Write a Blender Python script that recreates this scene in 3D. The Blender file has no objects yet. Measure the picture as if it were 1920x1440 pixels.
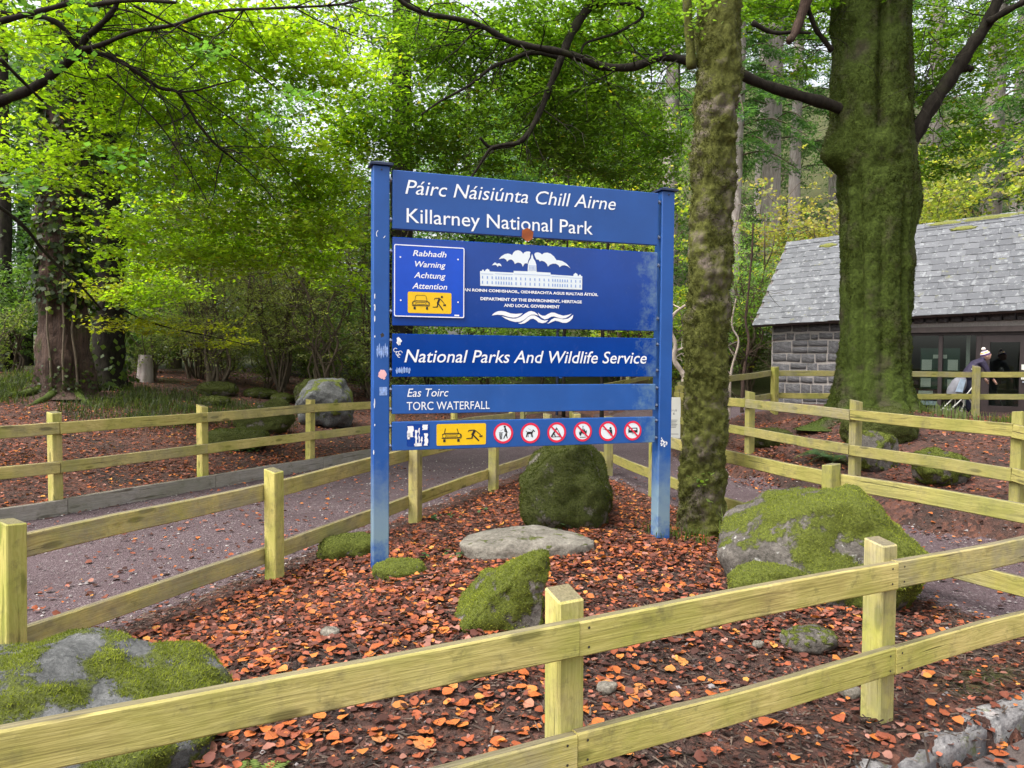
import bpy, bmesh, math, random
import numpy as np
from mathutils import Vector, Matrix, noise as mnoise

# ------------------------------------------------------------------ camera, sky, sun, exposure
scene = bpy.context.scene
coll = scene.collection
FPX, EYE = 1400.0, 1.6
PITCH, ROLL = math.radians(2.0), math.radians(0.45)
_F = Vector((0, math.cos(PITCH), -math.sin(PITCH)))
_U0 = Vector((0, math.sin(PITCH), math.cos(PITCH)))
_R0 = Vector((1, 0, 0))
_R = math.cos(ROLL) * _R0 + math.sin(ROLL) * _U0
_U = -math.sin(ROLL) * _R0 + math.cos(ROLL) * _U0
cam_data = bpy.data.cameras.new('camera')
cam_data.sensor_fit = 'HORIZONTAL'
cam_data.sensor_width = 36.0
cam_data.lens = 36.0 * FPX / 1920.0
cam_data.clip_end = 400.0
cam_data.clip_start = 0.05
cam = bpy.data.objects.new('camera', cam_data)
coll.objects.link(cam)
_m = Matrix((( _R.x, _U.x, -_F.x, 0), (_R.y, _U.y, -_F.y, 0), (_R.z, _U.z, -_F.z, EYE), (0, 0, 0, 1)))
cam.matrix_world = _m
scene.camera = cam

SUN_EL, SUN_AZ = math.radians(60), math.radians(-120)      # azimuth from +Y (ahead of the camera) towards +X
world = bpy.data.worlds.new('World')
scene.world = world
world.use_nodes = True
wn = world.node_tree
bg = wn.nodes['Background']
sky = wn.nodes.new('ShaderNodeTexSky')
sky.sky_type = 'NISHITA'
sky.sun_disc = False
sky.sun_elevation = SUN_EL
sky.sun_rotation = SUN_AZ
sky.air_density = 1.0
sky.dust_density = 6.0
sky.ozone_density = 1.0
hs = wn.nodes.new('ShaderNodeHueSaturation')
hs.inputs['Saturation'].default_value = 0.28
wn.links.new(sky.outputs[0], hs.inputs['Color'])
wn.links.new(hs.outputs[0], bg.inputs['Color'])
bg.inputs['Strength'].default_value = 0.15
sun_data = bpy.data.lights.new('sun', 'SUN')
sun_data.energy = 0.8
sun_data.angle = math.radians(40)
sun_data.color = (1.0, 0.96, 0.9)
sun = bpy.data.objects.new('sun', sun_data)
coll.objects.link(sun)
_sd = Vector((math.sin(SUN_AZ) * math.cos(SUN_EL), math.cos(SUN_AZ) * math.cos(SUN_EL), math.sin(SUN_EL)))
sun.rotation_euler = _sd.to_track_quat('Z', 'Y').to_euler()
sun.location = (-5, -8, 30)

vs = scene.view_settings
vs.view_transform = 'Standard'
vs.look = 'None'
vs.exposure = 1.58
vs.gamma = 1.0
vs.use_curve_mapping = False
scene.cycles.use_denoising = True
scene.cycles.max_bounces = 8
scene.cycles.diffuse_bounces = 4
scene.cycles.transmission_bounces = 6
scene.cycles.transparent_max_bounces = 12
scene.cycles.caustics_reflective = False
scene.cycles.caustics_refractive = False

# ------------------------------------------------------------------ helpers
RNG = np.random.default_rng(7)
random.seed(7)

def ss(a, b, x):
    t = np.clip((x - a) / (b - a), 0.0, 1.0)
    return t * t * (3 - 2 * t)

def site(px, py, depth):
    """world point at ground distance `depth` (metres ahead) on the sight line of a photograph point; used for surveying"""
    d = _F + _R * ((px - 960) / FPX) - _U * ((py - 720) / FPX)
    return Vector((0, 0, EYE)) + d * (depth / d.y)

def tag(o, label=None, cat=None, group=None, kind=None):
    if label: o['label'] = label
    if cat: o['category'] = cat
    if group: o['group'] = group
    if kind: o['kind'] = kind
    return o

def empty(name, loc=(0, 0, 0), rz=0.0):
    o = bpy.data.objects.new(name, None)
    coll.objects.link(o)
    o.location = loc
    o.rotation_euler = (0, 0, rz)
    o.empty_display_size = 0.2
    return o

def link(name, me, parent=None, loc=None, rot=None, scale=None):
    o = bpy.data.objects.new(name, me)
    coll.objects.link(o)
    if parent is not None: o.parent = parent
    if loc is not None: o.location = loc
    if rot is not None: o.rotation_euler = rot
    if scale is not None: o.scale = scale
    return o

def mesh_py(name, verts, faces, mat=None, smooth=False):
    me = bpy.data.meshes.new(name)
    me.from_pydata([tuple(v) for v in verts], [], faces)
    me.update()
    if mat is not None: me.materials.append(mat)
    if smooth: me.shade_smooth()
    return me

def mesh_np(name, verts, k, mat=None, cols=None, smooth=False):
    """verts (n*k,3): n separate polygons of k corners; cols (n,3) colour for each polygon"""
    verts = np.ascontiguousarray(verts, dtype=np.float32)
    nv = len(verts); n = nv // k
    me = bpy.data.meshes.new(name)
    me.vertices.add(nv)
    me.vertices.foreach_set('co', verts.ravel())
    me.loops.add(nv)
    me.loops.foreach_set('vertex_index', np.arange(nv, dtype=np.int32))
    me.polygons.add(n)
    me.polygons.foreach_set('loop_start', np.arange(0, nv, k, dtype=np.int32))
    me.update(calc_edges=True)
    if cols is not None: set_cols(me, cols)
    if mat is not None: me.materials.append(mat)
    return me

def mesh_idx(name, verts, faces, mat=None, cols=None, smooth=False):
    """verts (nv,3), faces (nf,k) numpy"""
    verts = np.ascontiguousarray(verts, dtype=np.float32)
    faces = np.ascontiguousarray(faces, dtype=np.int32)
    nf, k = faces.shape
    me = bpy.data.meshes.new(name)
    me.vertices.add(len(verts))
    me.vertices.foreach_set('co', verts.ravel())
    me.loops.add(nf * k)
    me.loops.foreach_set('vertex_index', faces.ravel())
    me.polygons.add(nf)
    me.polygons.foreach_set('loop_start', np.arange(0, nf * k, k, dtype=np.int32))
    me.update(calc_edges=True)
    if cols is not None: set_cols(me, cols)
    if mat is not None: me.materials.append(mat)
    if smooth: me.shade_smooth()
    return me

def set_cols(me, cols):
    a = me.attributes.new('col', 'FLOAT_COLOR', 'FACE')
    c = np.ones((len(cols), 4), dtype=np.float32)
    c[:, :3] = cols
    a.data.foreach_set('color', c.ravel())

def set_vattr(me, name, vals):
    a = me.attributes.new(name, 'FLOAT', 'POINT')
    a.data.foreach_set('value', np.ascontiguousarray(vals, dtype=np.float32))

def fbm(p, octaves=4, scale=1.0, seed=0.0):
    v = Vector((p[0] * scale + seed, p[1] * scale - seed * 1.7, p[2] * scale + seed * .6))
    s, a = 0.0, 1.0
    for _ in range(octaves):
        s += a * mnoise.noise(v)
        v = v * 2.03
        a *= 0.5
    return s

class MB:
    def __init__(self):
        self.v, self.f = [], []
    def box(self, x0, x1, y0, y1, z0, z1, c=0.0):
        """box, chamfered by c on all edges when c > 0"""
        b = len(self.v)
        if c <= 0:
            self.v += [(x, y, z) for z in (z0, z1) for y in (y0, y1) for x in (x0, x1)]
            self.f += [tuple(b + i for i in q) for q in ((0, 2, 3, 1), (4, 5, 7, 6), (0, 1, 5, 4), (2, 6, 7, 3), (0, 4, 6, 2), (1, 3, 7, 5))]
        else:
            bm = bmesh.new()
            bmesh.ops.create_cube(bm, size=1.0)
            bmesh.ops.scale(bm, vec=(x1 - x0, y1 - y0, z1 - z0), verts=bm.verts)
            bmesh.ops.translate(bm, vec=((x0 + x1) / 2, (y0 + y1) / 2, (z0 + z1) / 2), verts=bm.verts)
            bmesh.ops.bevel(bm, geom=list(bm.edges), offset=c, segments=1, affect='EDGES')
            bm.verts.index_update()
            self.v += [tuple(v.co) for v in bm.verts]
            self.f += [tuple(b + v.index for v in f.verts) for f in bm.faces]
            bm.free()
        return self
    def poly(self, pts):
        b = len(self.v)
        self.v += [tuple(p) for p in pts]
        self.f.append(tuple(range(b, b + len(pts))))
        return self
    def tube(self, pts, rad, n=8, cap=True):
        v, f = tube_geo(pts, rad, n, cap)
        b = len(self.v)
        self.v += [tuple(p) for p in v]
        self.f += [tuple(b + i for i in q) for q in f]
        return self
    def prism(self, pts2, y0, y1):
        """outline in (x,z), thickness from y0 to y1"""
        b = len(self.v); n = len(pts2)
        self.v += [(p[0], y0, p[1]) for p in pts2] + [(p[0], y1, p[1]) for p in pts2]
        self.f.append(tuple(range(b, b + n)))
        self.f.append(tuple(range(b + 2 * n - 1, b + n - 1, -1)))
        for i in range(n):
            j = (i + 1) % n
            self.f.append((b + i, b + n + i, b + n + j, b + j))
        return self
    def mesh(self, name, mat, smooth=False):
        return mesh_py(name, self.v, self.f, mat, smooth)
    def build(self, name, mat, parent=None, smooth=False, loc=None, rot=None):
        me = self.mesh(name, mat, smooth)
        bm = bmesh.new(); bm.from_mesh(me)
        bmesh.ops.recalc_face_normals(bm, faces=bm.faces)
        bm.to_mesh(me); bm.free()
        return link(name, me, parent, loc, rot)

def tube_geo(pts, rad, n=8, cap=True):
    pts = [Vector(p) for p in pts]
    if not hasattr(rad, '__len__'): rad = [rad] * len(pts)
    v, f = [], []
    t = (pts[1] - pts[0]).normalized()
    up = Vector((0, 0, 1)) if abs(t.z) < .9 else Vector((1, 0, 0))
    a = t.cross(up).normalized()
    for i, p in enumerate(pts):
        if i == 0: tn = (pts[1] - pts[0])
        elif i == len(pts) - 1: tn = (pts[-1] - pts[-2])
        else: tn = (pts[i + 1] - pts[i - 1])
        tn.normalize()
        a = (a - tn * a.dot(tn))
        if a.length < 1e-5: a = tn.orthogonal()
        a.normalize()
        b = tn.cross(a)
        for k in range(n):
            th = 2 * math.pi * k / n
            v.append(p + (a * math.cos(th) + b * math.sin(th)) * rad[i])
    for i in range(len(pts) - 1):
        for k in range(n):
            k2 = (k + 1) % n
            f.append((i * n + k, i * n + k2, (i + 1) * n + k2, (i + 1) * n + k))
    if cap:
        f.append(tuple(range(n - 1, -1, -1)))
        f.append(tuple((len(pts) - 1) * n + k for k in range(n)))
    return v, f

def smooth_path(pts, sub=4):
    """Catmull-Rom through the points"""
    pts = [Vector(p) for p in pts]
    out = []
    for i in range(len(pts) - 1):
        p0 = pts[max(0, i - 1)]; p1 = pts[i]; p2 = pts[i + 1]; p3 = pts[min(len(pts) - 1, i + 2)]
        for s in range(sub):
            t = s / sub
            out.append(0.5 * ((2 * p1) + (p2 - p0) * t + (2 * p0 - 5 * p1 + 4 * p2 - p3) * t * t + (3 * p1 - p0 - 3 * p2 + p3) * t ** 3))
    out.append(pts[-1])
    return out

# ------------------------------------------------------------------ materials
def mat_new(name):
    m = bpy.data.materials.new(name)
    m.use_nodes = True
    nt = m.node_tree
    return m, nt, nt.nodes['Principled BSDF']

def N(nt, t, **kw):
    n = nt.nodes.new(t)
    for k, v in kw.items():
        if k.startswith('i_'): n.inputs[k[2:].replace('_', ' ')].default_value = v
        else: setattr(n, k, v)
    return n

def ramp(nt, src, stops):
    r = nt.nodes.new('ShaderNodeValToRGB')
    e = r.color_ramp.elements
    while len(e) < len(stops): e.new(0.5)
    for el, (p, c) in zip(e, stops):
        el.position = p
        el.color = (c[0], c[1], c[2], 1.0)
    nt.links.new(src, r.inputs[0])
    return r.outputs[0]

def mixc(nt, fac, a, b, blend='MIX'):
    m = nt.nodes.new('ShaderNodeMix')
    m.data_type = 'RGBA'; m.blend_type = blend
    if isinstance(fac, (int, float)): m.inputs[0].default_value = fac
    else: nt.links.new(fac, m.inputs[0])
    for i, x in ((6, a), (7, b)):
        if isinstance(x, (tuple, list)): m.inputs[i].default_value = (*x[:3], 1)
        else: nt.links.new(x, m.inputs[i])
    return m.outputs[2]

def math_n(nt, op, a, b=None, clamp=False):
    m = nt.nodes.new('ShaderNodeMath'); m.operation = op; m.use_clamp = clamp
    for i, x in ((0, a), (1, b)):
        if x is None: continue
        if isinstance(x, (int, float)): m.inputs[i].default_value = x
        else: nt.links.new(x, m.inputs[i])
    return m.outputs[0]

def noise_n(nt, vec, scale, detail=4.0, rough=0.55, dist=0.0, out=0):
    n = nt.nodes.new('ShaderNodeTexNoise')
    n.inputs['Scale'].default_value = scale
    n.inputs['Detail'].default_value = detail
    n.inputs['Roughness'].default_value = rough
    n.inputs['Distortion'].default_value = dist
    if vec is not None: nt.links.new(vec, n.inputs['Vector'])
    return n.outputs[out]

def coords(nt, kind='Object', scale=None, rnd=False):
    tc = nt.nodes.new('ShaderNodeTexCoord')
    v = tc.outputs[kind]
    if rnd:
        oi = nt.nodes.new('ShaderNodeObjectInfo')
        ad = nt.nodes.new('ShaderNodeVectorMath'); ad.operation = 'MULTIPLY_ADD'
        cb = nt.nodes.new('ShaderNodeCombineXYZ')
        for i in range(3): nt.links.new(oi.outputs['Random'], cb.inputs[i])
        nt.links.new(cb.outputs[0], ad.inputs[0])
        ad.inputs[1].default_value = (37.0, 53.0, 71.0)
        nt.links.new(v, ad.inputs[2])
        v = ad.outputs[0]
    if scale is not None:
        mp = nt.nodes.new('ShaderNodeMapping')
        mp.inputs['Scale'].default_value = scale
        nt.links.new(v, mp.inputs['Vector'])
        v = mp.outputs[0]
    return v

def bump(nt, bsdf, h, strength=0.5, dist=0.01, prev=None):
    b = nt.nodes.new('ShaderNodeBump')
    b.inputs['Strength'].default_value = strength
    b.inputs['Distance'].default_value = dist
    nt.links.new(h, b.inputs['Height'])
    if prev is not None: nt.links.new(prev, b.inputs['Normal'])
    if bsdf is not None: nt.links.new(b.outputs[0], bsdf.inputs['Normal'])
    return b.outputs[0]

def simple(name, col, rough=0.6, metal=0.0, noise_amt=0.0, nscale=8.0, spec=0.5, bumpd=0.0):
    m, nt, b = mat_new(name)
    b.inputs['Roughness'].default_value = rough
    b.inputs['Metallic'].default_value = metal
    b.inputs['Specular IOR Level'].default_value = spec
    if noise_amt > 0:
        n = noise_n(nt, coords(nt, rnd=True), nscale, 5)
        lo = tuple(c * (1 - noise_amt) for c in col); hi = tuple(min(1, c * (1 + noise_amt)) for c in col)
        nt.links.new(ramp(nt, n, [(0.3, lo), (0.7, hi)]), b.inputs['Base Color'])
        if bumpd: bump(nt, b, n, .6, bumpd)
    else:
        b.inputs['Base Color'].default_value = (*col, 1)
    return m

def wood_mat(name, c_lo, c_hi, c_dark, algae, alg_amt, axis):
    """sawn softwood: grain runs along the local `axis`"""
    m, nt, b = mat_new(name)
    st = {'x': (0.9, 26, 26), 'z': (26, 26, 0.9)}[axis]
    base = coords(nt, rnd=True)
    v = nt.nodes.new('ShaderNodeMapping'); v.inputs['Scale'].default_value = st
    nt.links.new(base, v.inputs['Vector'])
    # knots bend the grain
    kv = nt.nodes.new('ShaderNodeMapping'); kv.inputs['Scale'].default_value = {'x': (2.6, 9, 9), 'z': (9, 9, 2.6)}[axis]
    nt.links.new(base, kv.inputs['Vector'])
    vo = nt.nodes.new('ShaderNodeTexVoronoi'); vo.inputs['Scale'].default_value = 1.0
    nt.links.new(kv.outputs[0], vo.inputs['Vector'])
    knot = ramp(nt, vo.outputs['Distance'], [(0.13, (1, 1, 1)), (0.20, (0, 0, 0))])
    warp = nt.nodes.new('ShaderNodeVectorMath'); warp.operation = 'MULTIPLY_ADD'
    nt.links.new(vo.outputs['Distance'], warp.inputs[0]); warp.inputs[1].default_value = (0.0, 1.5, 1.5) if axis == 'x' else (1.5, 1.5, 0)
    nt.links.new(v.outputs[0], warp.inputs[2])
    g = noise_n(nt, warp.outputs[0], 1.0, 5, 0.6, 0.15)
    fine = noise_n(nt, v.outputs[0], 5.0, 4, 0.6)
    col = ramp(nt, g, [(0.30, c_dark), (0.40, c_lo), (0.47, c_hi), (0.52, c_lo), (0.58, c_hi), (0.72, c_lo)])
    col = mixc(nt, 0.30, col, ramp(nt, fine, [(0.3, c_lo), (0.7, c_hi)]))
    # knots
    col = mixc(nt, math_n(nt, 'MULTIPLY', knot, 0.75), col, tuple(c * 0.35 for c in c_dark))
    # drying cracks along the grain
    cv = nt.nodes.new('ShaderNodeMapping'); cv.inputs['Scale'].default_value = {'x': (1.1, 34, 34), 'z': (34, 34, 1.1)}[axis]
    nt.links.new(base, cv.inputs['Vector'])
    ck = noise_n(nt, cv.outputs[0], 1.0, 3, 0.5, 0.3)
    cm = ramp(nt, ck, [(0.30, (1, 1, 1)), (0.345, (0, 0, 0))])
    col = mixc(nt, math_n(nt, 'MULTIPLY', cm, 0.7), col, (0.06, 0.045, 0.025))
    # algae and grey weathering
    a = noise_n(nt, base, 2.2, 5, 0.6)
    am = ramp(nt, a, [(0.5 - alg_amt * .3, (0, 0, 0)), (0.78 - alg_amt * .2, (1, 1, 1))])
    col = mixc(nt, math_n(nt, 'MULTIPLY', am, 0.8), col, algae)
    s2 = noise_n(nt, base, 6.0, 6, 0.7)
    sm = ramp(nt, s2, [(0.54, (0, 0, 0)), (0.70, (1, 1, 1))])
    col = mixc(nt, math_n(nt, 'MULTIPLY', sm, 0.5), col, (0.10, 0.085, 0.06))
    oi = nt.nodes.new('ShaderNodeObjectInfo')
    gy = math_n(nt, 'MULTIPLY', ramp(nt, oi.outputs['Random'], [(0.2, (0, 0, 0)), (1.0, (1, 1, 1))]), ramp(nt, noise_n(nt, base, 3.4, 6, 0.7), [(0.36, (0, 0, 0)), (0.62, (1, 1, 1))]))
    col = mixc(nt, math_n(nt, 'MULTIPLY', gy, 0.75), col, ramp(nt, fine, [(0.3, (0.15, 0.13, 0.10)), (0.7, (0.34, 0.30, 0.22))]))
    bl = ramp(nt, noise_n(nt, base, 13.0, 7, 0.75), [(0.56, (0, 0, 0)), (0.66, (1, 1, 1))])
    col = mixc(nt, math_n(nt, 'MULTIPLY', bl, 0.42), col, (0.12, 0.115, 0.05))
    # upward faces weather grey-brown
    geo = nt.nodes.new('ShaderNodeNewGeometry'); sx = nt.nodes.new('ShaderNodeSeparateXYZ')
    nt.links.new(geo.outputs['Normal'], sx.inputs[0])
    upf = ramp(nt, sx.outputs['Z'], [(0.6, (0, 0, 0)), (0.9, (1, 1, 1))])
    col = mixc(nt, math_n(nt, 'MULTIPLY', upf, 0.85), col, ramp(nt, fine, [(0.3, (0.05, 0.043, 0.034)), (0.7, (0.16, 0.135, 0.09))]))
    nt.links.new(col, b.inputs['Base Color'])
    b.inputs['Roughness'].default_value = 0.82
    b.inputs['Specular IOR Level'].default_value = 0.25
    h = math_n(nt, 'ADD', math_n(nt, 'MULTIPLY', g, 0.7), math_n(nt, 'MULTIPLY', fine, 0.5))
    h = math_n(nt, 'SUBTRACT', h, math_n(nt, 'MULTIPLY', cm, 0.8))
    bump(nt, b, h, 0.8, 0.006)
    return m

Y_LO, Y_HI, Y_DK = (0.44, 0.35, 0.11), (0.63, 0.52, 0.19), (0.20, 0.15, 0.055)
M = {}
M['wood_x'] = wood_mat('rail_wood', Y_LO, Y_HI, Y_DK, (0.29, 0.30, 0.045), 0.36, 'x')
M['wood_z'] = wood_mat('post_wood', Y_LO, Y_HI, Y_DK, (0.27, 0.31, 0.04), 0.5, 'z')
M['wood_x_old_shaded'] = wood_mat('shaded_algae_rail_wood', (0.25, 0.21, 0.06), (0.41, 0.36, 0.11), (0.10, 0.085, 0.03), (0.20, 0.21, 0.04), 0.45, 'x')  # darker copy of the rail wood: algae plus shade put into its colour
M['wood_z_old_shaded'] = wood_mat('shaded_algae_post_wood', (0.25, 0.21, 0.06), (0.41, 0.36, 0.11), (0.10, 0.085, 0.03), (0.20, 0.22, 0.03), 0.55, 'z')  # post wood likewise darkened for algae and for shade
M['wood_grey'] = wood_mat('grey_board', (0.26, 0.235, 0.21), (0.38, 0.35, 0.31), (0.15, 0.135, 0.12), (0.2, 0.2, 0.14), 0.2, 'x')

def leaf_material(name, trans=0.5, rough=0.45, spec=0.35):
    m, nt, b = mat_new(name)
    at = N(nt, 'ShaderNodeAttribute', attribute_name='col')
    nt.links.new(at.outputs['Color'], b.inputs['Base Color'])
    b.inputs['Roughness'].default_value = rough
    b.inputs['Specular IOR Level'].default_value = spec
    tr = nt.nodes.new('ShaderNodeBsdfTranslucent')
    tc = mixc(nt, 1.0, at.outputs['Color'], (1.42, 1.6, 0.5), 'MULTIPLY')
    nt.links.new(tc, tr.inputs['Color'])
    mx = nt.nodes.new('ShaderNodeMixShader'); mx.inputs[0].default_value = trans
    nt.links.new(b.outputs[0], mx.inputs[1]); nt.links.new(tr.outputs[0], mx.inputs[2])
    nt.links.new(mx.outputs[0], nt.nodes['Material Output'].inputs['Surface'])
    return m
M['leaf'] = leaf_material('foliage', 0.58)
M['litter'] = leaf_material('dry_leaf', 0.12, 0.65, 0.15)
M['moss_tuft'] = leaf_material('moss_tuft', 0.3, 0.9, 0.1)

def dry_leaf_object_material():
    m, nt, b = mat_new('fallen_leaf')
    oi = nt.nodes.new('ShaderNodeObjectInfo')
    c = ramp(nt, oi.outputs['Random'], [(0.0, (0.26, 0.062, 0.020)), (0.2, (0.46, 0.12, 0.022)), (0.4, (0.56, 0.18, 0.03)), (0.55, (0.32, 0.08, 0.03)), (0.75, (0.18, 0.05, 0.028)), (0.93, (0.52, 0.23, 0.05)), (1.0, (0.34, 0.16, 0.11))])
    n = noise_n(nt, coords(nt), 60, 3)
    c2 = mixc(nt, math_n(nt, 'MULTIPLY', n, 0.5), c, (0.2, 0.06, 0.03))
    sx = nt.nodes.new('ShaderNodeSeparateXYZ'); nt.links.new(coords(nt), sx.inputs[0])
    rib = ramp(nt, math_n(nt, 'ABSOLUTE', sx.outputs['Y']), [(0.012, (.55, .55, .55)), (0.05, (0, 0, 0))])
    vein = ramp(nt, math_n(nt, 'SINE', math_n(nt, 'ADD', math_n(nt, 'MULTIPLY', sx.outputs['X'], 55), math_n(nt, 'MULTIPLY', math_n(nt, 'ABSOLUTE', sx.outputs['Y']), -42))), [(0.55, (0, 0, 0)), (1.0, (.35, .35, .35))])
    b.inputs['Specular IOR Level'].default_value = 0.2
    c2 = mixc(nt, math_n(nt, 'MAXIMUM', rib, vein), c2, (0.16, 0.045, 0.025))
    nt.links.new(c2, b.inputs['Base Color'])
    b.inputs['Roughness'].default_value = 0.5
    bump(nt, b, n, .5, .003)
    return m
M['leaf_obj'] = dry_leaf_object_material()

def bark_mat(name, c1, c2, moss, moss_amt, stretch=(7, 7, 1.3), bdist=0.03, moss_scale=2.0):
    m, nt, b = mat_new(name)
    base = coords(nt)
    mp = nt.nodes.new('ShaderNodeMapping'); mp.inputs['Scale'].default_value = stretch
    nt.links.new(base, mp.inputs['Vector'])
    g = noise_n(nt, mp.outputs[0], 1.6, 8, 0.65, 0.4)
    col = ramp(nt, g, [(0.32, c1), (0.68, c2)])
    fine = noise_n(nt, base, 28, 6, 0.7)
    if moss_amt > 0:
        a = noise_n(nt, base, moss_scale, 6, 0.62)
        am = ramp(nt, a, [(0.72 - moss_amt * .5, (0, 0, 0)), (0.86 - moss_amt * .5, (1, 1, 1))])
        mcol = ramp(nt, fine, [(0.28, tuple(x * .35 for x in moss)), (0.55, moss), (0.78, tuple(min(1, x * 1.7) for x in moss))])
        col = mixc(nt, am, col, mcol)
    nt.links.new(col, b.inputs['Base Color'])
    b.inputs['Roughness'].default_value = 0.92
    b.inputs['Specular IOR Level'].default_value = 0.15
    n1 = bump(nt, None, g, 0.7, bdist)
    bump(nt, b, fine, 0.7, bdist * .6, n1)
    return m
M['bark_beech'] = bark_mat('mossy_beech_bark', (0.028, 0.028, 0.015), (0.07, 0.062, 0.034), (0.048, 0.068, 0.011), 0.74, (3, 3, 4), 0.03)
M['bark_slim'] = bark_mat('scaly_mossy_bark', (0.06, 0.05, 0.038), (0.20, 0.16, 0.13), (0.085, 0.09, 0.02), 0.74, (9, 9, 5), 0.03, 3.5)
M['bark_red'] = bark_mat('red_brown_bark', (0.03, 0.021, 0.017), (0.095, 0.06, 0.045), (0.05, 0.06, 0.018), 0.35, (14, 14, 1.0), 0.05)
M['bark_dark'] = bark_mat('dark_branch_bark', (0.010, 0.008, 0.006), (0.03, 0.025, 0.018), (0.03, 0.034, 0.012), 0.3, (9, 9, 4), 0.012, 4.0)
M['bark_stem'] = bark_mat('shrub_stem_bark', (0.06, 0.048, 0.035), (0.15, 0.115, 0.08), (0.06, 0.065, 0.02), 0.3, (9, 9, 3), 0.01, 3.0)
M['bark_conifer'] = bark_mat('grey_conifer_bark', (0.22, 0.18, 0.165), (0.48, 0.42, 0.39), (0.12, 0.14, 0.06), 0.2, (8, 8, 1.6), 0.04)
M['bark_pale'] = bark_mat('pale_dead_wood', (0.25, 0.2, 0.16), (0.45, 0.38, 0.32), (0.2, 0.2, 0.1), 0.15, (8, 8, 2), 0.01)

def rock_mat(name, c1, c2, moss, lichen=0.25):
    m, nt, b = mat_new(name)
    base = coords(nt)
    g = noise_n(nt, base, 5.0, 10, 0.74)
    col = ramp(nt, g, [(0.34, tuple(x * .6 for x in c1)), (0.48, c1), (0.66, c2)])
    sp = noise_n(nt, base, 45, 4, 0.7)
    col = mixc(nt, 0.35, col, ramp(nt, sp, [(0.35, tuple(x * .5 for x in c1)), (0.7, tuple(min(1, x * 1.25) for x in c2))]))
    li = noise_n(nt, base, 7.5, 5, 0.7)
    lm = ramp(nt, li, [(0.68 - lichen * .15, (0, 0, 0)), (0.72 - lichen * .15, (1, 1, 1))])
    col = mixc(nt, math_n(nt, 'MULTIPLY', lm, min(1, lichen * 2)), col, (0.50, 0.50, 0.46))
    at = N(nt, 'ShaderNodeAttribute', attribute_name='moss')
    ed = noise_n(nt, base, 14, 5, 0.7)
    mm = math_n(nt, 'ADD', at.outputs['Fac'], math_n(nt, 'MULTIPLY', math_n(nt, 'SUBTRACT', ed, 0.5), 0.9))
    mm = ramp(nt, mm, [(0.46, (0, 0, 0)), (0.56, (1, 1, 1))])
    fine = noise_n(nt, base, 70, 5, 0.75)
    mc = ramp(nt, fine, [(0.3, tuple(x * .3 for x in moss)), (0.55, moss), (0.8, tuple(min(1, x * 1.6) for x in moss))])
    col = mixc(nt, mm, col, mc)
    nt.links.new(col, b.inputs['Base Color'])
    b.inputs['Roughness'].default_value = 0.9
    b.inputs['Specular IOR Level'].default_value = 0.2
    n1 = bump(nt, None, g, 0.9, 0.05)
    n2 = bump(nt, None, sp, 0.4, 0.006, n1)
    hm = math_n(nt, 'MULTIPLY', mm, math_n(nt, 'ADD', fine, 0.4))
    bump(nt, b, hm, 0.8, 0.018, n2)
    return m
M['rock_moss'] = rock_mat('mossy_rock', (0.07, 0.062, 0.053), (0.20, 0.18, 0.155), (0.11, 0.13, 0.02), 0.3)
M['rock_dark'] = rock_mat('dark_mossy_rock', (0.10, 0.09, 0.07), (0.22, 0.2, 0.16), (0.06, 0.07, 0.015), 0.05)
M['rock_pale'] = rock_mat('pale_flat_rock', (0.15, 0.135, 0.11), (0.30, 0.275, 0.225), (0.12, 0.14, 0.03), 0.1)
M['rock_grey'] = rock_mat('grey_rock', (0.07, 0.072, 0.07), (0.19, 0.19, 0.185), (0.11, 0.13, 0.025), 0.12)

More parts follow.
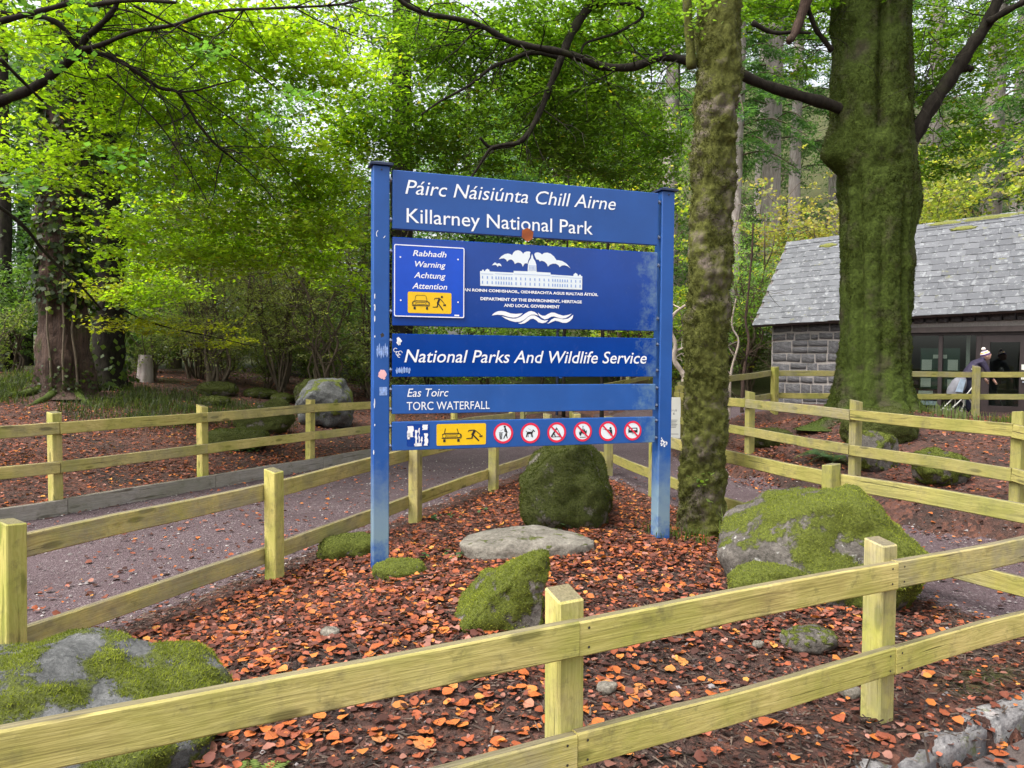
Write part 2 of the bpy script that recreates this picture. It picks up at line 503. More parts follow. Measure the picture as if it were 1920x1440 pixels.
M['blue'] = None
def paint(name, col, rough, dirt, dirt_amt, algae_low=False, streak=False):
    m, nt, b = mat_new(name)
    base = coords(nt)
    n = noise_n(nt, base, 2.4, 6, 0.65)
    c = ramp(nt, n, [(0.25, tuple(x * .82 for x in col)), (0.75, tuple(min(1, x * 1.14) for x in col))])
    d = noise_n(nt, base, 9.0, 8, 0.75)
    dm = ramp(nt, d, [(0.66 - dirt_amt * .2, (0, 0, 0)), (0.80 - dirt_amt * .1, (1, 1, 1))])
    c = mixc(nt, math_n(nt, 'MULTIPLY', dm, 0.30), c, dirt)
    if algae_low:      # green-grey scuffed film on the lower shaft
        sx = nt.nodes.new('ShaderNodeSeparateXYZ'); nt.links.new(base, sx.inputs[0])
        zz = math_n(nt, 'ADD', sx.outputs['Z'], math_n(nt, 'MULTIPLY', math_n(nt, 'SUBTRACT', noise_n(nt, base, 6, 6, .7), 0.5), 0.7))
        zm = ramp(nt, zz, [(0.10, (0, 0, 0)), (0.28, (1, 1, 1)), (0.45, (.9, .9, .9)), (0.85, (0, 0, 0))])
        c = mixc(nt, math_n(nt, 'MULTIPLY', zm, 0.55), c, (0.30, 0.40, 0.33))
        ch = noise_n(nt, base, 26, 4, .7)
        cm = ramp(nt, ch, [(0.735, (0, 0, 0)), (0.75, (1, 1, 1))])
        c = mixc(nt, cm, c, (0.65, 0.68, 0.70))
    if streak:         # pale algae film at the far end of the panel
        sx = nt.nodes.new('ShaderNodeSeparateXYZ'); nt.links.new(base, sx.inputs[0])
        xx = math_n(nt, 'ADD', sx.outputs['X'], math_n(nt, 'MULTIPLY', math_n(nt, 'SUBTRACT', noise_n(nt, base, 7, 7, .75), 0.5), 0.9))
        xm = ramp(nt, math_n(nt, 'DIVIDE', xx, 2.6), [(0.80, (0, 0, 0)), (0.90, (1, 1, 1))])
        c = mixc(nt, math_n(nt, 'MULTIPLY', xm, 0.42), c, (0.30, 0.45, 0.34))
    nt.links.new(c, b.inputs['Base Color'])
    rr = ramp(nt, d, [(0.3, (rough * .8,) * 3), (0.7, (min(1, rough * 1.3),) * 3)])
    nt.links.new(rr, b.inputs['Roughness'])
    b.inputs['Specular IOR Level'].default_value = 0.5
    return m
M['blue_post'] = paint('blue_post_paint', (0.010, 0.075, 0.29), 0.42, (0.10, 0.16, 0.38), 0.3, algae_low=True)
M['blue_matt'] = paint('blue_panel_paint', (0.011, 0.082, 0.32), 0.45, (0.08, 0.16, 0.42), 0.4, streak=True)
M['blue_gloss'] = paint('blue_glossy_panel', (0.003, 0.045, 0.27), 0.07, (0.06, 0.09, 0.30), 0.5, streak=True)
M['blue_top'] = paint('blue_top_panel', (0.012, 0.072, 0.28), 0.36, (0.06, 0.11, 0.34), 0.3)
M['blue_plate'] = paint('bright_blue_plate', (0.003, 0.065, 0.50), 0.2, (0.02, 0.06, 0.42), 0.3)
M['blue_dark'] = simple('dark_blue_metal', (0.012, 0.022, 0.06), 0.5)
M['white'] = simple('white_vinyl', (0.80, 0.81, 0.82), 0.4)
M['paleblue'] = simple('pale_blue_print', (0.66, 0.74, 0.84), 0.4)
M['inkblue'] = simple('blue_print_line', (0.22, 0.34, 0.62), 0.5)
M['yellow'] = simple('yellow_vinyl', (0.80, 0.50, 0.005), 0.4, noise_amt=.05, nscale=20)
M['black'] = simple('black_vinyl', (0.012, 0.012, 0.014), 0.45)
M['red'] = simple('red_vinyl', (0.72, 0.02, 0.06), 0.4)
M['disc'] = simple('white_disc', (0.72, 0.78, 0.80), 0.4)
M['pink'] = simple('pink_sticker_rest', (0.75, 0.42, 0.42), 0.7, noise_amt=.1)
M['paleglue'] = simple('pale_sticker_rest', (0.22, 0.33, 0.60), 0.7, noise_amt=.4, nscale=50)
M['steel'] = simple('zinc_bolt', (0.30, 0.34, 0.42), 0.35, 0.8)
M['nail'] = simple('nail_head', (0.05, 0.045, 0.04), 0.6, 0.5)
# ------------------------------------------------------------------ lie of the land
def pdist(poly, x, y):
    """signed distance to a polygon, positive inside"""
    x = np.asarray(x, float); y = np.asarray(y, float)
    d = np.full(x.shape, 1e9); inside = np.zeros(x.shape, bool)
    n = len(poly)
    for i in range(n):
        ax, ay = poly[i]; bx, by = poly[(i + 1) % n]
        ex, ey = bx - ax, by - ay
        t = np.clip(((x - ax) * ex + (y - ay) * ey) / (ex * ex + ey * ey), 0, 1)
        d = np.minimum(d, np.hypot(x - ax - t * ex, y - ay - t * ey))
        c = ((ay > y) != (by > y)) & (x < (bx - ax) * (y - ay) / ((by - ay) if by != ay else 1e-9) + ax)
        inside ^= c
    return np.where(inside, d, -d)

FR = np.array([1.454, .771]); FR = FR / np.linalg.norm(FR)          # run of the front fence
F0 = np.array([0.19, 2.53])                                          # one of its posts
FRONT = [tuple(F0 + FR * t) for t in (-1.78, 0.0, 1.655, 3.3)]
LEFT = [(-2.40, 3.54), (-1.69, 5.30), (-0.925, 7.17), (-0.215, 8.95), (0.52, 10.75)]
RIGHT = [(0.95, 10.9), (1.343, 10.3), (1.66, 8.65), (1.95, 7.25), (2.478, 5.747), (3.16, 4.36)]
ISLAND = [FRONT[0], FRONT[3]] + RIGHT[::-1] + LEFT[::-1]
KD = np.array([1.093, .617]); KD = KD / np.linalg.norm(KD)
K0 = np.array([1.353, 2.88])
KN = np.array([KD[1], -KD[0]])                                       # towards the road
BANK_L = [(-8.2, 1.0), (-4.87, 7.1), (-2.23, 12.0), (-0.5, 15.3), (1.6, 19.0), (6.0, 25.5), (12, 36), (-70, 90), (-70, 1.0)]
BANK_R = [(5.6, 3.2), (4.5, 6.6), (3.87, 8.38), (3.31, 10.35), (2.75, 12.3), (5.6, 15.9), (10.0, 16.0), (15, 15.2), (15, 3.0)]

def T(x, y):
    x = np.asarray(x, float); y = np.asarray(y, float)
    z = np.zeros(np.broadcast(x, y).shape)
    s = pdist(ISLAND, x, y)
    z = z + 0.15 * ss(0.0, 1.7, s)
    b = pdist(BANK_L, x, y)
    z = z + np.where(b > 0, 0.07 * ss(0, .12, b) + 0.12 * np.minimum(b, 9.0), 0)
    r = pdist(BANK_R, x, y)
    z = z + np.where(r > -0.5, 0.30 * ss(-0.5, .05, r) + 0.12 * np.clip(r, 0, 2.5), 0)
    z = z + 0.36 * np.exp(-((x - 5.58) ** 2 + (y - 11.5) ** 2) / 1.5)
    hut = ss(11.0, 15.5, y) * ss(2.0, 5.0, x) * (1 - ss(-.4, .3, r)) * 0.42
    z = z + hut
    hill = np.maximum(0, y - 24 - 2.0 * np.sin(x * .13)) * (0.05 + 0.42 * ss(-4, 12, x))
    z = z + hill
    k = (x - K0[0]) * KN[0] + (y - K0[1]) * KN[1]
    z = z - 0.26 * ss(-0.02, 0.03, k - 0.06) * ss(-60, -59, -np.abs(x))
    # small unevenness
    z = z + 0.018 * (np.sin(x * 2.7 + 1.3 * np.sin(y * 1.9)) * np.sin(y * 2.3 + .7)) * ss(-.1, .3, np.maximum(np.maximum(s, b), r))
    return z

def Tz(x, y):
    return float(T(np.array([x]), np.array([y]))[0])

PATH = [(-8.0, 1.4), (-4.95, 7.05), (-2.30, 12.0), (-0.55, 15.4), (1.5, 19.0), (5.2, 24.2), (9.5, 22.5), (6.4, 19.6), (9.6, 16.35), (5.5, 16.2),
        (2.55, 12.4), (3.1, 10.3), (3.62, 8.3), (4.25, 6.5), (5.35, 3.2), (3.4, 2.9), (3.0, 4.4), (2.35, 5.7), (1.97, 7.1), (1.55, 8.7), (1.1, 10.6),
        (0.5, 11.1), (-0.3, 9.2), (-1.02, 7.3), (-1.8, 5.4), (-2.55, 3.7), (-3.2, 2.2), (-6.2, .3)]

def axis_pts(spec):
    out = []
    for a, b, st in spec:
        out += list(np.arange(a, b - 1e-6, st))
    out.append(spec[-1][1])
    return np.array(out)

def ground_mat():
    m, nt, b = mat_new('earth_and_leaf_mould')
    base = coords(nt)
    n1 = noise_n(nt, base, 1.3, 6, .62)
    n2 = noise_n(nt, base, 11, 7, .7)
    n3 = noise_n(nt, base, 60, 5, .7)
    soil = ramp(nt, n3, [(0.3, (0.016, 0.011, 0.010)), (0.6, (0.055, 0.038, 0.032)), (0.8, (0.13, 0.095, 0.08))])
    vo = nt.nodes.new('ShaderNodeTexVoronoi'); vo.inputs['Scale'].default_value = 26
    nt.links.new(base, vo.inputs['Vector'])
    sc = nt.nodes.new('ShaderNodeSeparateColor'); nt.links.new(vo.outputs['Color'], sc.inputs[0])
    leafc = ramp(nt, sc.outputs[0], [(0.0, (0.035, 0.021, 0.018)), (0.4, (0.10, 0.048, 0.036)), (0.7, (0.17, 0.07, 0.045)), (1.0, (0.09, 0.05, 0.045))])
    lm = ramp(nt, math_n(nt, 'ADD', n1, math_n(nt, 'MULTIPLY', n2, .5)), [(0.62, (0, 0, 0)), (0.8, (1, 1, 1))])
    col = mixc(nt, math_n(nt, 'MULTIPLY', lm, .8), soil, leafc)
    # moss and short green growth on the banks, bare by the fence
    g = noise_n(nt, base, 0.8, 6, .65)
    at = N(nt, 'ShaderNodeAttribute', attribute_name='green')
    gm = ramp(nt, math_n(nt, 'ADD', math_n(nt, 'MULTIPLY', at.outputs['Fac'], .5), g), [(0.72, (0, 0, 0)), (0.86, (1, 1, 1))])
    gc = ramp(nt, n3, [(0.3, (0.02, 0.028, 0.008)), (0.7, (0.085, 0.10, 0.03))])
    col = mixc(nt, math_n(nt, 'MULTIPLY', gm, .85), col, gc)
    nt.links.new(col, b.inputs['Base Color'])
    b.inputs['Roughness'].default_value = 0.95
    b.inputs['Specular IOR Level'].default_value = 0.2
    p = bump(nt, None, n2, .8, .05)
    p = bump(nt, None, vo.outputs['Distance'], .5, .02, p)
    bump(nt, b, n3, .8, .012, p)
    return m

def gravel_mat():
    m, nt, b = mat_new('path_gravel')
    base = coords(nt)
    vo = nt.nodes.new('ShaderNodeTexVoronoi'); vo.inputs['Scale'].default_value = 75
    nt.links.new(base, vo.inputs['Vector'])
    sc = nt.nodes.new('ShaderNodeSeparateColor'); nt.links.new(vo.outputs['Color'], sc.inputs[0])
    col = ramp(nt, sc.outputs[1], [(0.0, (0.03, 0.02, 0.022)), (0.5, (0.072, 0.048, 0.052)), (0.85, (0.125, 0.092, 0.097)), (1.0, (0.32, 0.28, 0.28))])
    n1 = noise_n(nt, base, 1.1, 6, .6)
    dirt = ramp(nt, n1, [(0.3, (0.048, 0.027, 0.032)), (0.7, (0.092, 0.057, 0.067))])
    fm = ramp(nt, noise_n(nt, base, 2.2, 5, .65), [(0.38, (0, 0, 0)), (0.62, (1, 1, 1))])
    col = mixc(nt, math_n(nt, 'ADD', math_n(nt, 'MULTIPLY', fm, .40), .22), dirt, col)
    n3 = noise_n(nt, base, 140, 4, .7)
    col = mixc(nt, .25, col, ramp(nt, n3, [(0.35, (0.035, .025, .026)), (0.65, (.16, .125, .125))]))
    nt.links.new(col, b.inputs['Base Color'])
    b.inputs['Roughness'].default_value = 0.9
    b.inputs['Specular IOR Level'].default_value = 0.3
    p = bump(nt, None, vo.outputs['Distance'], .7, .012)
    bump(nt, b, n3, .5, .004, p)
    return m
M['ground'] = ground_mat()
M['gravel'] = gravel_mat()

def build_ground():
    xs = axis_pts([(-70, -20, 2.5), (-20, -9, .5), (-9, -5, .16), (-5, 6, .085), (6, 12, .2), (12, 22, .6), (22, 70, 3.0)])
    ys = axis_pts([(-8, 0, .8), (0, 2, .15), (2, 12.6, .085), (12.6, 20, .22), (20, 40, .7), (40, 110, 3.5)])
    X, Yy = np.meshgrid(xs, ys)
    Z = T(X, Yy)
    Z += 0.012 * np.sin(X * 17 + 3 * np.sin(Yy * 11)) * np.sin(Yy * 19 + 2 * np.sin(X * 13))*.6
    # the beaten path is sunk a little into the earth
    pd = pdist(PATH, X, Yy)
    Z -= 0.05 * ss(-.02, .30, pd + .06 * np.sin(X * 5 + Yy * 3) * np.sin(Yy * 6.1))
    nx, ny = len(xs), len(ys)
    V = np.stack([X.ravel(), Yy.ravel(), Z.ravel()], 1)
    i = (np.arange(ny - 1)[:, None] * nx + np.arange(nx - 1)[None, :]).ravel()
    Fc = np.stack([i, i + 1, i + nx + 1, i + nx], 1)
    me = mesh_idx('ground', V, Fc, M['ground'], smooth=True)
    gr = np.clip(np.maximum(ss(3.0, 7.0, pdist(BANK_L, X, Yy)) * .30, 0) + .9 * ss(20, 27, Yy) + .75 * np.exp(-(((X - 2.45) * KD[0] + (Yy - 3.76) * KD[1]) / .55) ** 2 - (((X - 2.45) * KN[0] + (Yy - 3.76) * KN[1]) / .16) ** 2), 0, 1)
    set_vattr(me, 'green', gr.ravel())
    return tag(link('ground', me), 'brown earth covered with red fallen leaves and patches of moss', 'ground', kind='structure')
ground = build_ground()

def build_path():
    xs = axis_pts([(-8.2, -5, .2), (-5, 5.4, .08), (5.4, 10, .25)])
    ys = axis_pts([(.2, 3, .12), (3, 13, .08), (13, 25, .25)])
    X, Yy = np.meshgrid(xs, ys)
    pd = pdist(PATH, X, Yy)
    Z = T(X, Yy) - 0.022 + 0.006 * np.sin(X * 9 + 2 * np.sin(Yy * 7)) * np.sin(Yy * 8)
    nx, ny = len(xs), len(ys)
    V = np.stack([X.ravel(), Yy.ravel(), Z.ravel()], 1)
    i = (np.arange(ny - 1)[:, None] * nx + np.arange(nx - 1)[None, :])
    keep = pd[:-1, :-1] > -.12
    i = i[keep]
    Fc = np.stack([i, i + 1, i + nx + 1, i + nx], 1)
    me = mesh_idx('path', V, Fc, M['gravel'], smooth=True)
    return tag(link('path', me), 'purple-grey gravel path passing both sides of the fenced bed', 'path', kind='structure')
path = build_path()

def road_mat():
    m, nt, b = mat_new('worn_tarmac')
    base = coords(nt)
    n3 = noise_n(nt, base, 90, 5, .75); n1 = noise_n(nt, base, 3, 6, .6)
    c = ramp(nt, n3, [(0.3, (0.035, 0.028, 0.028)), (0.65, (0.10, 0.08, 0.075)), (.85, (.2, .17, .16))])
    c = mixc(nt, ramp(nt, n1, [(0.45, (0, 0, 0)), (.65, (.6, .6, .6))]), c, (0.06, 0.042, 0.034))
    nt.links.new(c, b.inputs['Base Color']); b.inputs['Roughness'].default_value = .85
    bump(nt, b, n3, .6, .008)
    return m
M['road'] = road_mat()
def build_road():
    mb = MB()
    a = K0 + KN * 0.10
    p0 = a - KD * 14; p1 = a + KD * 14; p2 = p1 + KN * 14; p3 = p0 + KN * 14
    n = 28
    for i in range(n):
        q0 = p0 + (p1 - p0) * i / n; q1 = p0 + (p1 - p0) * (i + 1) / n
        r0 = p3 + (p2 - p3) * i / n; r1 = p3 + (p2 - p3) * (i + 1) / n
        mb.poly([(*q0, -.10), (*r0, -.12), (*r1, -.12), (*q1, -.10)])
    return tag(mb.build('road', M['road']), 'dark worn tarmac at the foot of the kerb', 'road', kind='structure')
road = build_road()

def kerb_mat():
    m, nt, b = mat_new('worn_painted_kerb')
    base = coords(nt)
    n = noise_n(nt, base, 6, 8, .72); s = noise_n(nt, base, 50, 4, .7)
    c = ramp(nt, s, [(0.3, (0.08, .075, .075)), (0.7, (0.22, .21, .205))])
    oi = nt.nodes.new('ShaderNodeObjectInfo')
    w = ramp(nt, math_n(nt, 'ADD', n, math_n(nt, 'MULTIPLY', oi.outputs['Random'], .16)), [(0.66, (0, 0, 0)), (0.74, (1, 1, 1))])
    c = mixc(nt, math_n(nt, 'MULTIPLY', w, .6), c, (0.40, .39, .37))
    g = ramp(nt, noise_n(nt, base, 9, 6, .7), [(0.58, (0, 0, 0)), (.68, (1, 1, 1))])
    c = mixc(nt, g, c, (.09, .10, .04))
    nt.links.new(c, b.inputs['Base Color']); b.inputs['Roughness'].default_value = .9
    bump(nt, b, n, .8, .02)
    return m
M['kerb'] = kerb_mat()
kerb = empty('kerb', (K0[0], K0[1], 0), math.atan2(KD[1], KD[0]))
tag(kerb, 'low kerb of broken stones with flaking white paint along the road', 'kerb', kind='structure')
def rough_block(x0, x1, y0, y1, z0, z1, seed, amp=.012, cuts=5):
    bm = bmesh.new()
    bmesh.ops.create_cube(bm, size=1.0)
    bmesh.ops.scale(bm, vec=(x1 - x0, y1 - y0, z1 - z0), verts=bm.verts)
    bmesh.ops.translate(bm, vec=((x0 + x1) / 2, (y0 + y1) / 2, (z0 + z1) / 2), verts=bm.verts)
    bmesh.ops.bevel(bm, geom=list(bm.edges), offset=min(.018, (z1 - z0) * .2), segments=2, affect='EDGES')
    bmesh.ops.subdivide_edges(bm, edges=[e for e in bm.edges if e.calc_length() > .05], cuts=cuts, use_grid_fill=True)
    for v in bm.verts:
        v.co += Vector((fbm(v.co, 3, 7, seed), fbm(v.co, 3, 7, seed + 9), fbm(v.co, 3, 7, seed + 21))) * amp
    me = bpy.data.meshes.new('block'); bm.to_mesh(me); bm.free()
    me.shade_smooth()
    return me
x = -4.2
ki = 0
while x < 4.5:
    w = [.62, .30, .48, .75, .38][ki % 5]
    if x > -1.2 or x + w < -1.2:
        me = rough_block(x, x + w - .015, -.06, .06, -.2, -.004 + .012 * math.sin(ki * 2.1), ki * 3.3, .026, 5)
        me.materials.append(M['kerb'])
        link('kerb_stone', me, kerb)
    x += w; ki += 1

# ------------------------------------------------------------------ timber fences
def rail_mesh(L, h, th, seed):
    """rail along +x from 0 to L, slightly uneven sawn edges"""
    nseg = max(3, int(L / .3))
    rr = random.Random(seed)
    v, f = [], []
    c = .006
    sec = [(-th / 2, -h / 2 + c), (-th / 2 + c, -h / 2), (th / 2 - c, -h / 2), (th / 2, -h / 2 + c), (th / 2, h / 2 - c), (th / 2 - c, h / 2), (-th / 2 + c, h / 2), (-th / 2, h / 2 - c)]
    off = 0
    for i in range(nseg + 1):
        xx = L * i / nseg
        dy = .004 * math.sin(i * 1.3 + seed); dz = .004 * math.sin(i * .9 + seed * 2) + rr.uniform(-.0015, .0015)
        v += [(xx, y + dy, z + dz) for y, z in sec]
    for i in range(nseg):
        for k in range(8):
            f.append((i * 8 + k, i * 8 + (k + 1) % 8, (i + 1) * 8 + (k + 1) % 8, (i + 1) * 8 + k))
    f.append(tuple(range(7, -1, -1))); f.append(tuple(nseg * 8 + k for k in range(8)))
    return v, f

def post_mesh(h, w, depth, seed):
    rr = random.Random(seed)
    mb = MB()
    bm = bmesh.new()
    bmesh.ops.create_cube(bm, size=1.0)
    bmesh.ops.scale(bm, vec=(w, w, h + depth), verts=bm.verts)
    bmesh.ops.translate(bm, vec=(0, 0, (h - depth) / 2), verts=bm.verts)
    sl = rr.uniform(.004, .016); sl2 = rr.uniform(-.008, .008)
    for v in bm.verts:
        if v.co.z > 0: v.co.z += sl * (1 if v.co.y > 0 else -1) + sl2 * (1 if v.co.x > 0 else -1)
    bmesh.ops.bevel(bm, geom=list(bm.edges), offset=.006, segments=1, affect='EDGES')
    me = bpy.data.meshes.new('post'); bm.to_mesh(me); bm.free()
    return me

def fence(label, posts, rails, side, hs=None, old=False, group='timber fences', w=.1, th=.04, h=.12, upto=None, skip_first=False, nails=False):
    """posts: (x, y[, dz]); rails: centre heights above the post foot; side: +1 rails on the left of the run, -1 on the right"""
    P = [np.array(p[:2], float) for p in posts]
    Z = [Tz(*p[:2]) + (p[2] if len(p) > 2 else 0.0) for p in posts]
    H = hs or [.8] * len(P)
    root = empty('timber_fence', (P[0][0], P[0][1], Z[0]))
    tag(root, label, 'fence', group)
    mx, mz = (M['wood_x_old_shaded'], M['wood_z_old_shaded']) if old else (M['wood_x'], M['wood_z'])  # old picks the greener wood with shade in its colour
    org = Vector((P[0][0], P[0][1], Z[0]))
    n = len(P)
    for i in range(n):
        a = P[max(0, i - 1)]; b = P[min(n - 1, i + 1)]
        ang = math.atan2(b[1] - a[1], b[0] - a[0])
        if not (skip_first and i == 0):
            me = post_mesh(H[i], w, .3, i * 7 + len(label)); me.materials.append(mz)
            o = link('post', me, root, Vector((P[i][0], P[i][1], Z[i])) - org, (math.sin(i * 3.1) * .012, math.cos(i * 2.3) * .012, ang))
            if H[i] > 0 and nails:
                for rz in rails:
                    pass
        if i < n - 1:
            d = P[i + 1] - P[i]; L = float(np.linalg.norm(d)); a2 = math.atan2(d[1], d[0])
            nrm = np.array([-d[1], d[0]]) / L * side * (w / 2 + th / 2 + .001)
            for j, rz in enumerate(rails):
                z0 = Z[i] + rz; z1 = Z[i + 1] + rz
                v, f = rail_mesh(math.hypot(L, z1 - z0) - .004, h, th, i * 5 + j * 11 + len(label))
                me = mesh_py('rail', v, f, mx)
                A = Vector((P[i][0] + nrm[0], P[i][1] + nrm[1], z0)) - org
                ro = link('rail', me, root, A, (0, -math.atan2(z1 - z0, L), a2))
                if nails:
                    mb = MB()
                    for ex in (.035, L - .045):
                        for ez in (-.032, .034):
                            cy = side * (th / 2 + .0005)
                            pts = [(ex + .005 * math.cos(q * math.pi / 4), cy + side * .001, ez + .005 * math.sin(q * math.pi / 4)) for q in range(8)]
                            mb.poly(pts)
                    no = mb.build('nail_heads', M['nail'], ro); no['kind'] = 'stuff'
    return root

fence('yellowed post-and-rail fence nearest the camera, rails on its front', FRONT, (.668, .285), -1, nails=True)
fence('post-and-rail fence between left gravel path and the leaf bed, nearer of two left fences', [LEFT[0] + (-.01,), LEFT[1] + (-.03,), LEFT[2], LEFT[3], LEFT[4]], (.66, .20), +1, hs=[.81, .82, .8, .8, .8])
fence('short fence closing the narrow far end of the leaf bed', [LEFT[4], RIGHT[0]], (.66, .22), +1, hs=[.8, .8], skip_first=True)
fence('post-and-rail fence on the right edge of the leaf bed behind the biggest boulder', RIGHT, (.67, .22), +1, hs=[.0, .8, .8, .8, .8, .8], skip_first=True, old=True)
def along(p, q, t): return (p[0] + (q[0] - p[0]) * t, p[1] + (q[1] - p[1]) * t)
FL = [(-5.45, 6.0), (-4.60, 7.5), (-3.80, 9.15), (-2.93, 10.82), (-2.02, 12.5), (-1.1, 14.2), (0.0, 16.0)]
fence('post-and-rail fence above the grey edging board on the left bank', [(*p, dz) for p, dz in zip(FL, (.12, .10, .07, .05, .03, 0, 0))], (.76, .37), -1, hs=[.9, .92, .90, .89, .87, .86, .86], group='timber fences')
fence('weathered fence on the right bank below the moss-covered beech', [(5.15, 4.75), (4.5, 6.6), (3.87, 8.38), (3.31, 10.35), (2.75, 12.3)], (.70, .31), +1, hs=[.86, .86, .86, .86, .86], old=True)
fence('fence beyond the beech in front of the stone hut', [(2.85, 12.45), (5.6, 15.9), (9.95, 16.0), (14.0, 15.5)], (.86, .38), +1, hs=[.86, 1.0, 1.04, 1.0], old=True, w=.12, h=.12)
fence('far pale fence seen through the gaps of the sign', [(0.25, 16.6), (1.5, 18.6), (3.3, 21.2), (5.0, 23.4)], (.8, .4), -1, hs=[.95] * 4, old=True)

eb = empty('edging_board', (-4.95, 7.02, 0))
tag(eb, 'long grey weathered edging board at the foot of the left bank', 'edging board')
EB = [(-6.63, 4.0), (-5.55, 6.0), (-4.62, 7.6), (-3.75, 9.2), (-2.85, 10.85), (-2.0, 12.45), (-1.1, 14.1)]
for i in range(len(EB) - 1):
    a, b = np.array(EB[i]) + (.1, -.055), np.array(EB[i + 1]) + (.1, -.055)
    L = float(np.linalg.norm(b - a))
    v, f = rail_mesh(L - .006, .17, .05, i * 3)
    link('board', mesh_py('board', v, f, M['wood_grey']), eb, Vector((a[0] + 4.95, a[1] - 7.02, .055)), (0, 0, math.atan2(b[1] - a[1], b[0] - a[0])))
# ------------------------------------------------------------------ the park sign
SO = Vector((-0.942, 5.33, 0.0)); SA = math.atan2(.3212, .947)
sign = empty('park_sign', (SO.x, SO.y, 0.0), SA)
tag(sign, 'tall blue national park sign of five panels between two square posts', 'sign')

def post_box(u0, u1, base, name):
    mb = MB().box(u0, u1, 0.0, .115, base - .4, 2.955, .006)
    o = mb.build(name, M['blue_post'], sign)
    c = MB()
    b = [(u0 - .022, -.022, 2.957), (u1 + .022, -.022, 2.957), (u1 + .022, .137, 2.957), (u0 - .022, .137, 2.957)]
    t = [(p[0], p[1], 2.972) for p in b]
    k = len(c.v); c.v += b + t + [((u0 + u1) / 2, .0575, 3.0)]
    c.f += [(3, 2, 1, 0), (0, 1, 5, 4), (1, 2, 6, 5), (2, 3, 7, 6), (3, 0, 4, 7), (4, 5, 8), (5, 6, 8), (6, 7, 8), (7, 4, 8)]
    c.build('post_cap', M['blue_dark'], o)
    # screw under the cap
    um = (u0 + u1) / 2
    MB().tube([(um, .001, 2.925), (um, -.004, 2.925)], .006, 8).build('screw', M['nail'], o)
    return o
pl = post_box(-.0503, .0663, Tz(-.942, 5.33), 'post')
pr = post_box(2.2600, 2.3755, Tz(1.232, 6.064), 'post')

PAN = [('top', 2.516, 2.932, 'blue_top'), ('crest', 1.826, 2.458, 'blue_gloss'), ('service', 1.457, 1.768, 'blue_gloss'),
       ('waterfall', 1.189, 1.398, 'blue_matt'), ('pictogram', .9235, 1.132, 'blue_matt')]
PU0, PU1 = .0875, 2.2275
panels = {}
for nm, z0, z1, mt in PAN:
    mb = MB().box(PU0, PU1, .004, .05, z0, z1, .0035)
    panels[nm] = mb.build('panel', M[mt], sign)
    for zz in (z0 + (z1 - z0) * .16, z1 - (z1 - z0) * .16):     # spacer bolts between panel and posts
        for a, b in ((.0663, PU0), (PU1, 2.26)):
            mb = MB().tube([(a, .03, zz), (b, .03, zz)], .011, 10)
            mb.tube([((a + b) / 2 - .004, .03, zz), ((a + b) / 2 + .004, .03, zz)], .018, 6)
            mb.build('spacer_bolt', M['steel'], panels[nm])

_capc = {}
def text(body, u0, u1, zb, cap, mat, parent, shear=0.0, bold=0.0, y=.0015, name='lettering'):
    """one line of lettering fitted between u0 and u1, its baseline at zb and capitals `cap` high"""
    cu = bpy.data.curves.new('lettering', 'FONT')
    cu.body = body; cu.size = 1.0; cu.shear = shear; cu.offset = bold; cu.extrude = 0.0; cu.resolution_u = 3
    o = bpy.data.objects.new('lettering_tmp', cu)
    coll.objects.link(o)
    dg = bpy.context.evaluated_depsgraph_get()
    me = bpy.data.meshes.new_from_object(o.evaluated_get(dg))
    bpy.data.objects.remove(o)
    n = len(me.vertices)
    co = np.empty(n * 3, np.float32); me.vertices.foreach_get('co', co); co = co.reshape(-1, 3)
    x0, x1 = co[:, 0].min(), co[:, 0].max()
    CAP = 0.729
    out = np.empty_like(co)
    out[:, 0] = u0 + (co[:, 0] - x0) * (u1 - u0) / (x1 - x0)
    out[:, 1] = y
    out[:, 2] = zb + co[:, 1] * cap / CAP
    me.vertices.foreach_set('co', out.ravel())
    # one object for each word: a gap wider than a letter space parts two words
    bm = bmesh.new(); bm.from_mesh(me)
    bm.verts.ensure_lookup_table()
    left = set(bm.verts); isl = []
    while left:
        st = [left.pop()]; grp = []
        while st:
            v = st.pop(); grp.append(v)
            for e in v.link_edges:
                w = e.other_vert(v)
                if w in left: left.remove(w); st.append(w)
        xs_ = [v.co.x for v in grp]
        isl.append((min(xs_), max(xs_), grp))
    isl.sort(key=lambda t: t[0])
    words, end = [], None
    for a, b_, grp in isl:
        if end is None or a - end > cap * (.17 if shear == 0 else .13): words.append([])
        words[-1] += grp
        end = b_ if end is None else max(end, b_)
    bpy.data.meshes.remove(me)
    for grp in words:
        mp = {v: i for i, v in enumerate(grp)}
        fs = {f for v in grp for f in v.link_faces}
        link(name, mesh_py(name, [v.co for v in grp], [tuple(mp[v] for v in f.verts) for f in fs], mat), parent)
    bm.free()

def flat(name, polys, mat, parent, y=.0015):
    mb = MB()
    for p in polys: mb.poly([(u, y, z) for u, z in p])
    me = mb.mesh(name, mat)
    bm = bmesh.new(); bm.from_mesh(me)
    bmesh.ops.triangulate(bm, faces=bm.faces)
    bmesh.ops.recalc_face_normals(bm, faces=bm.faces)
    bm.to_mesh(me); bm.free()
    return link(name, me, parent)

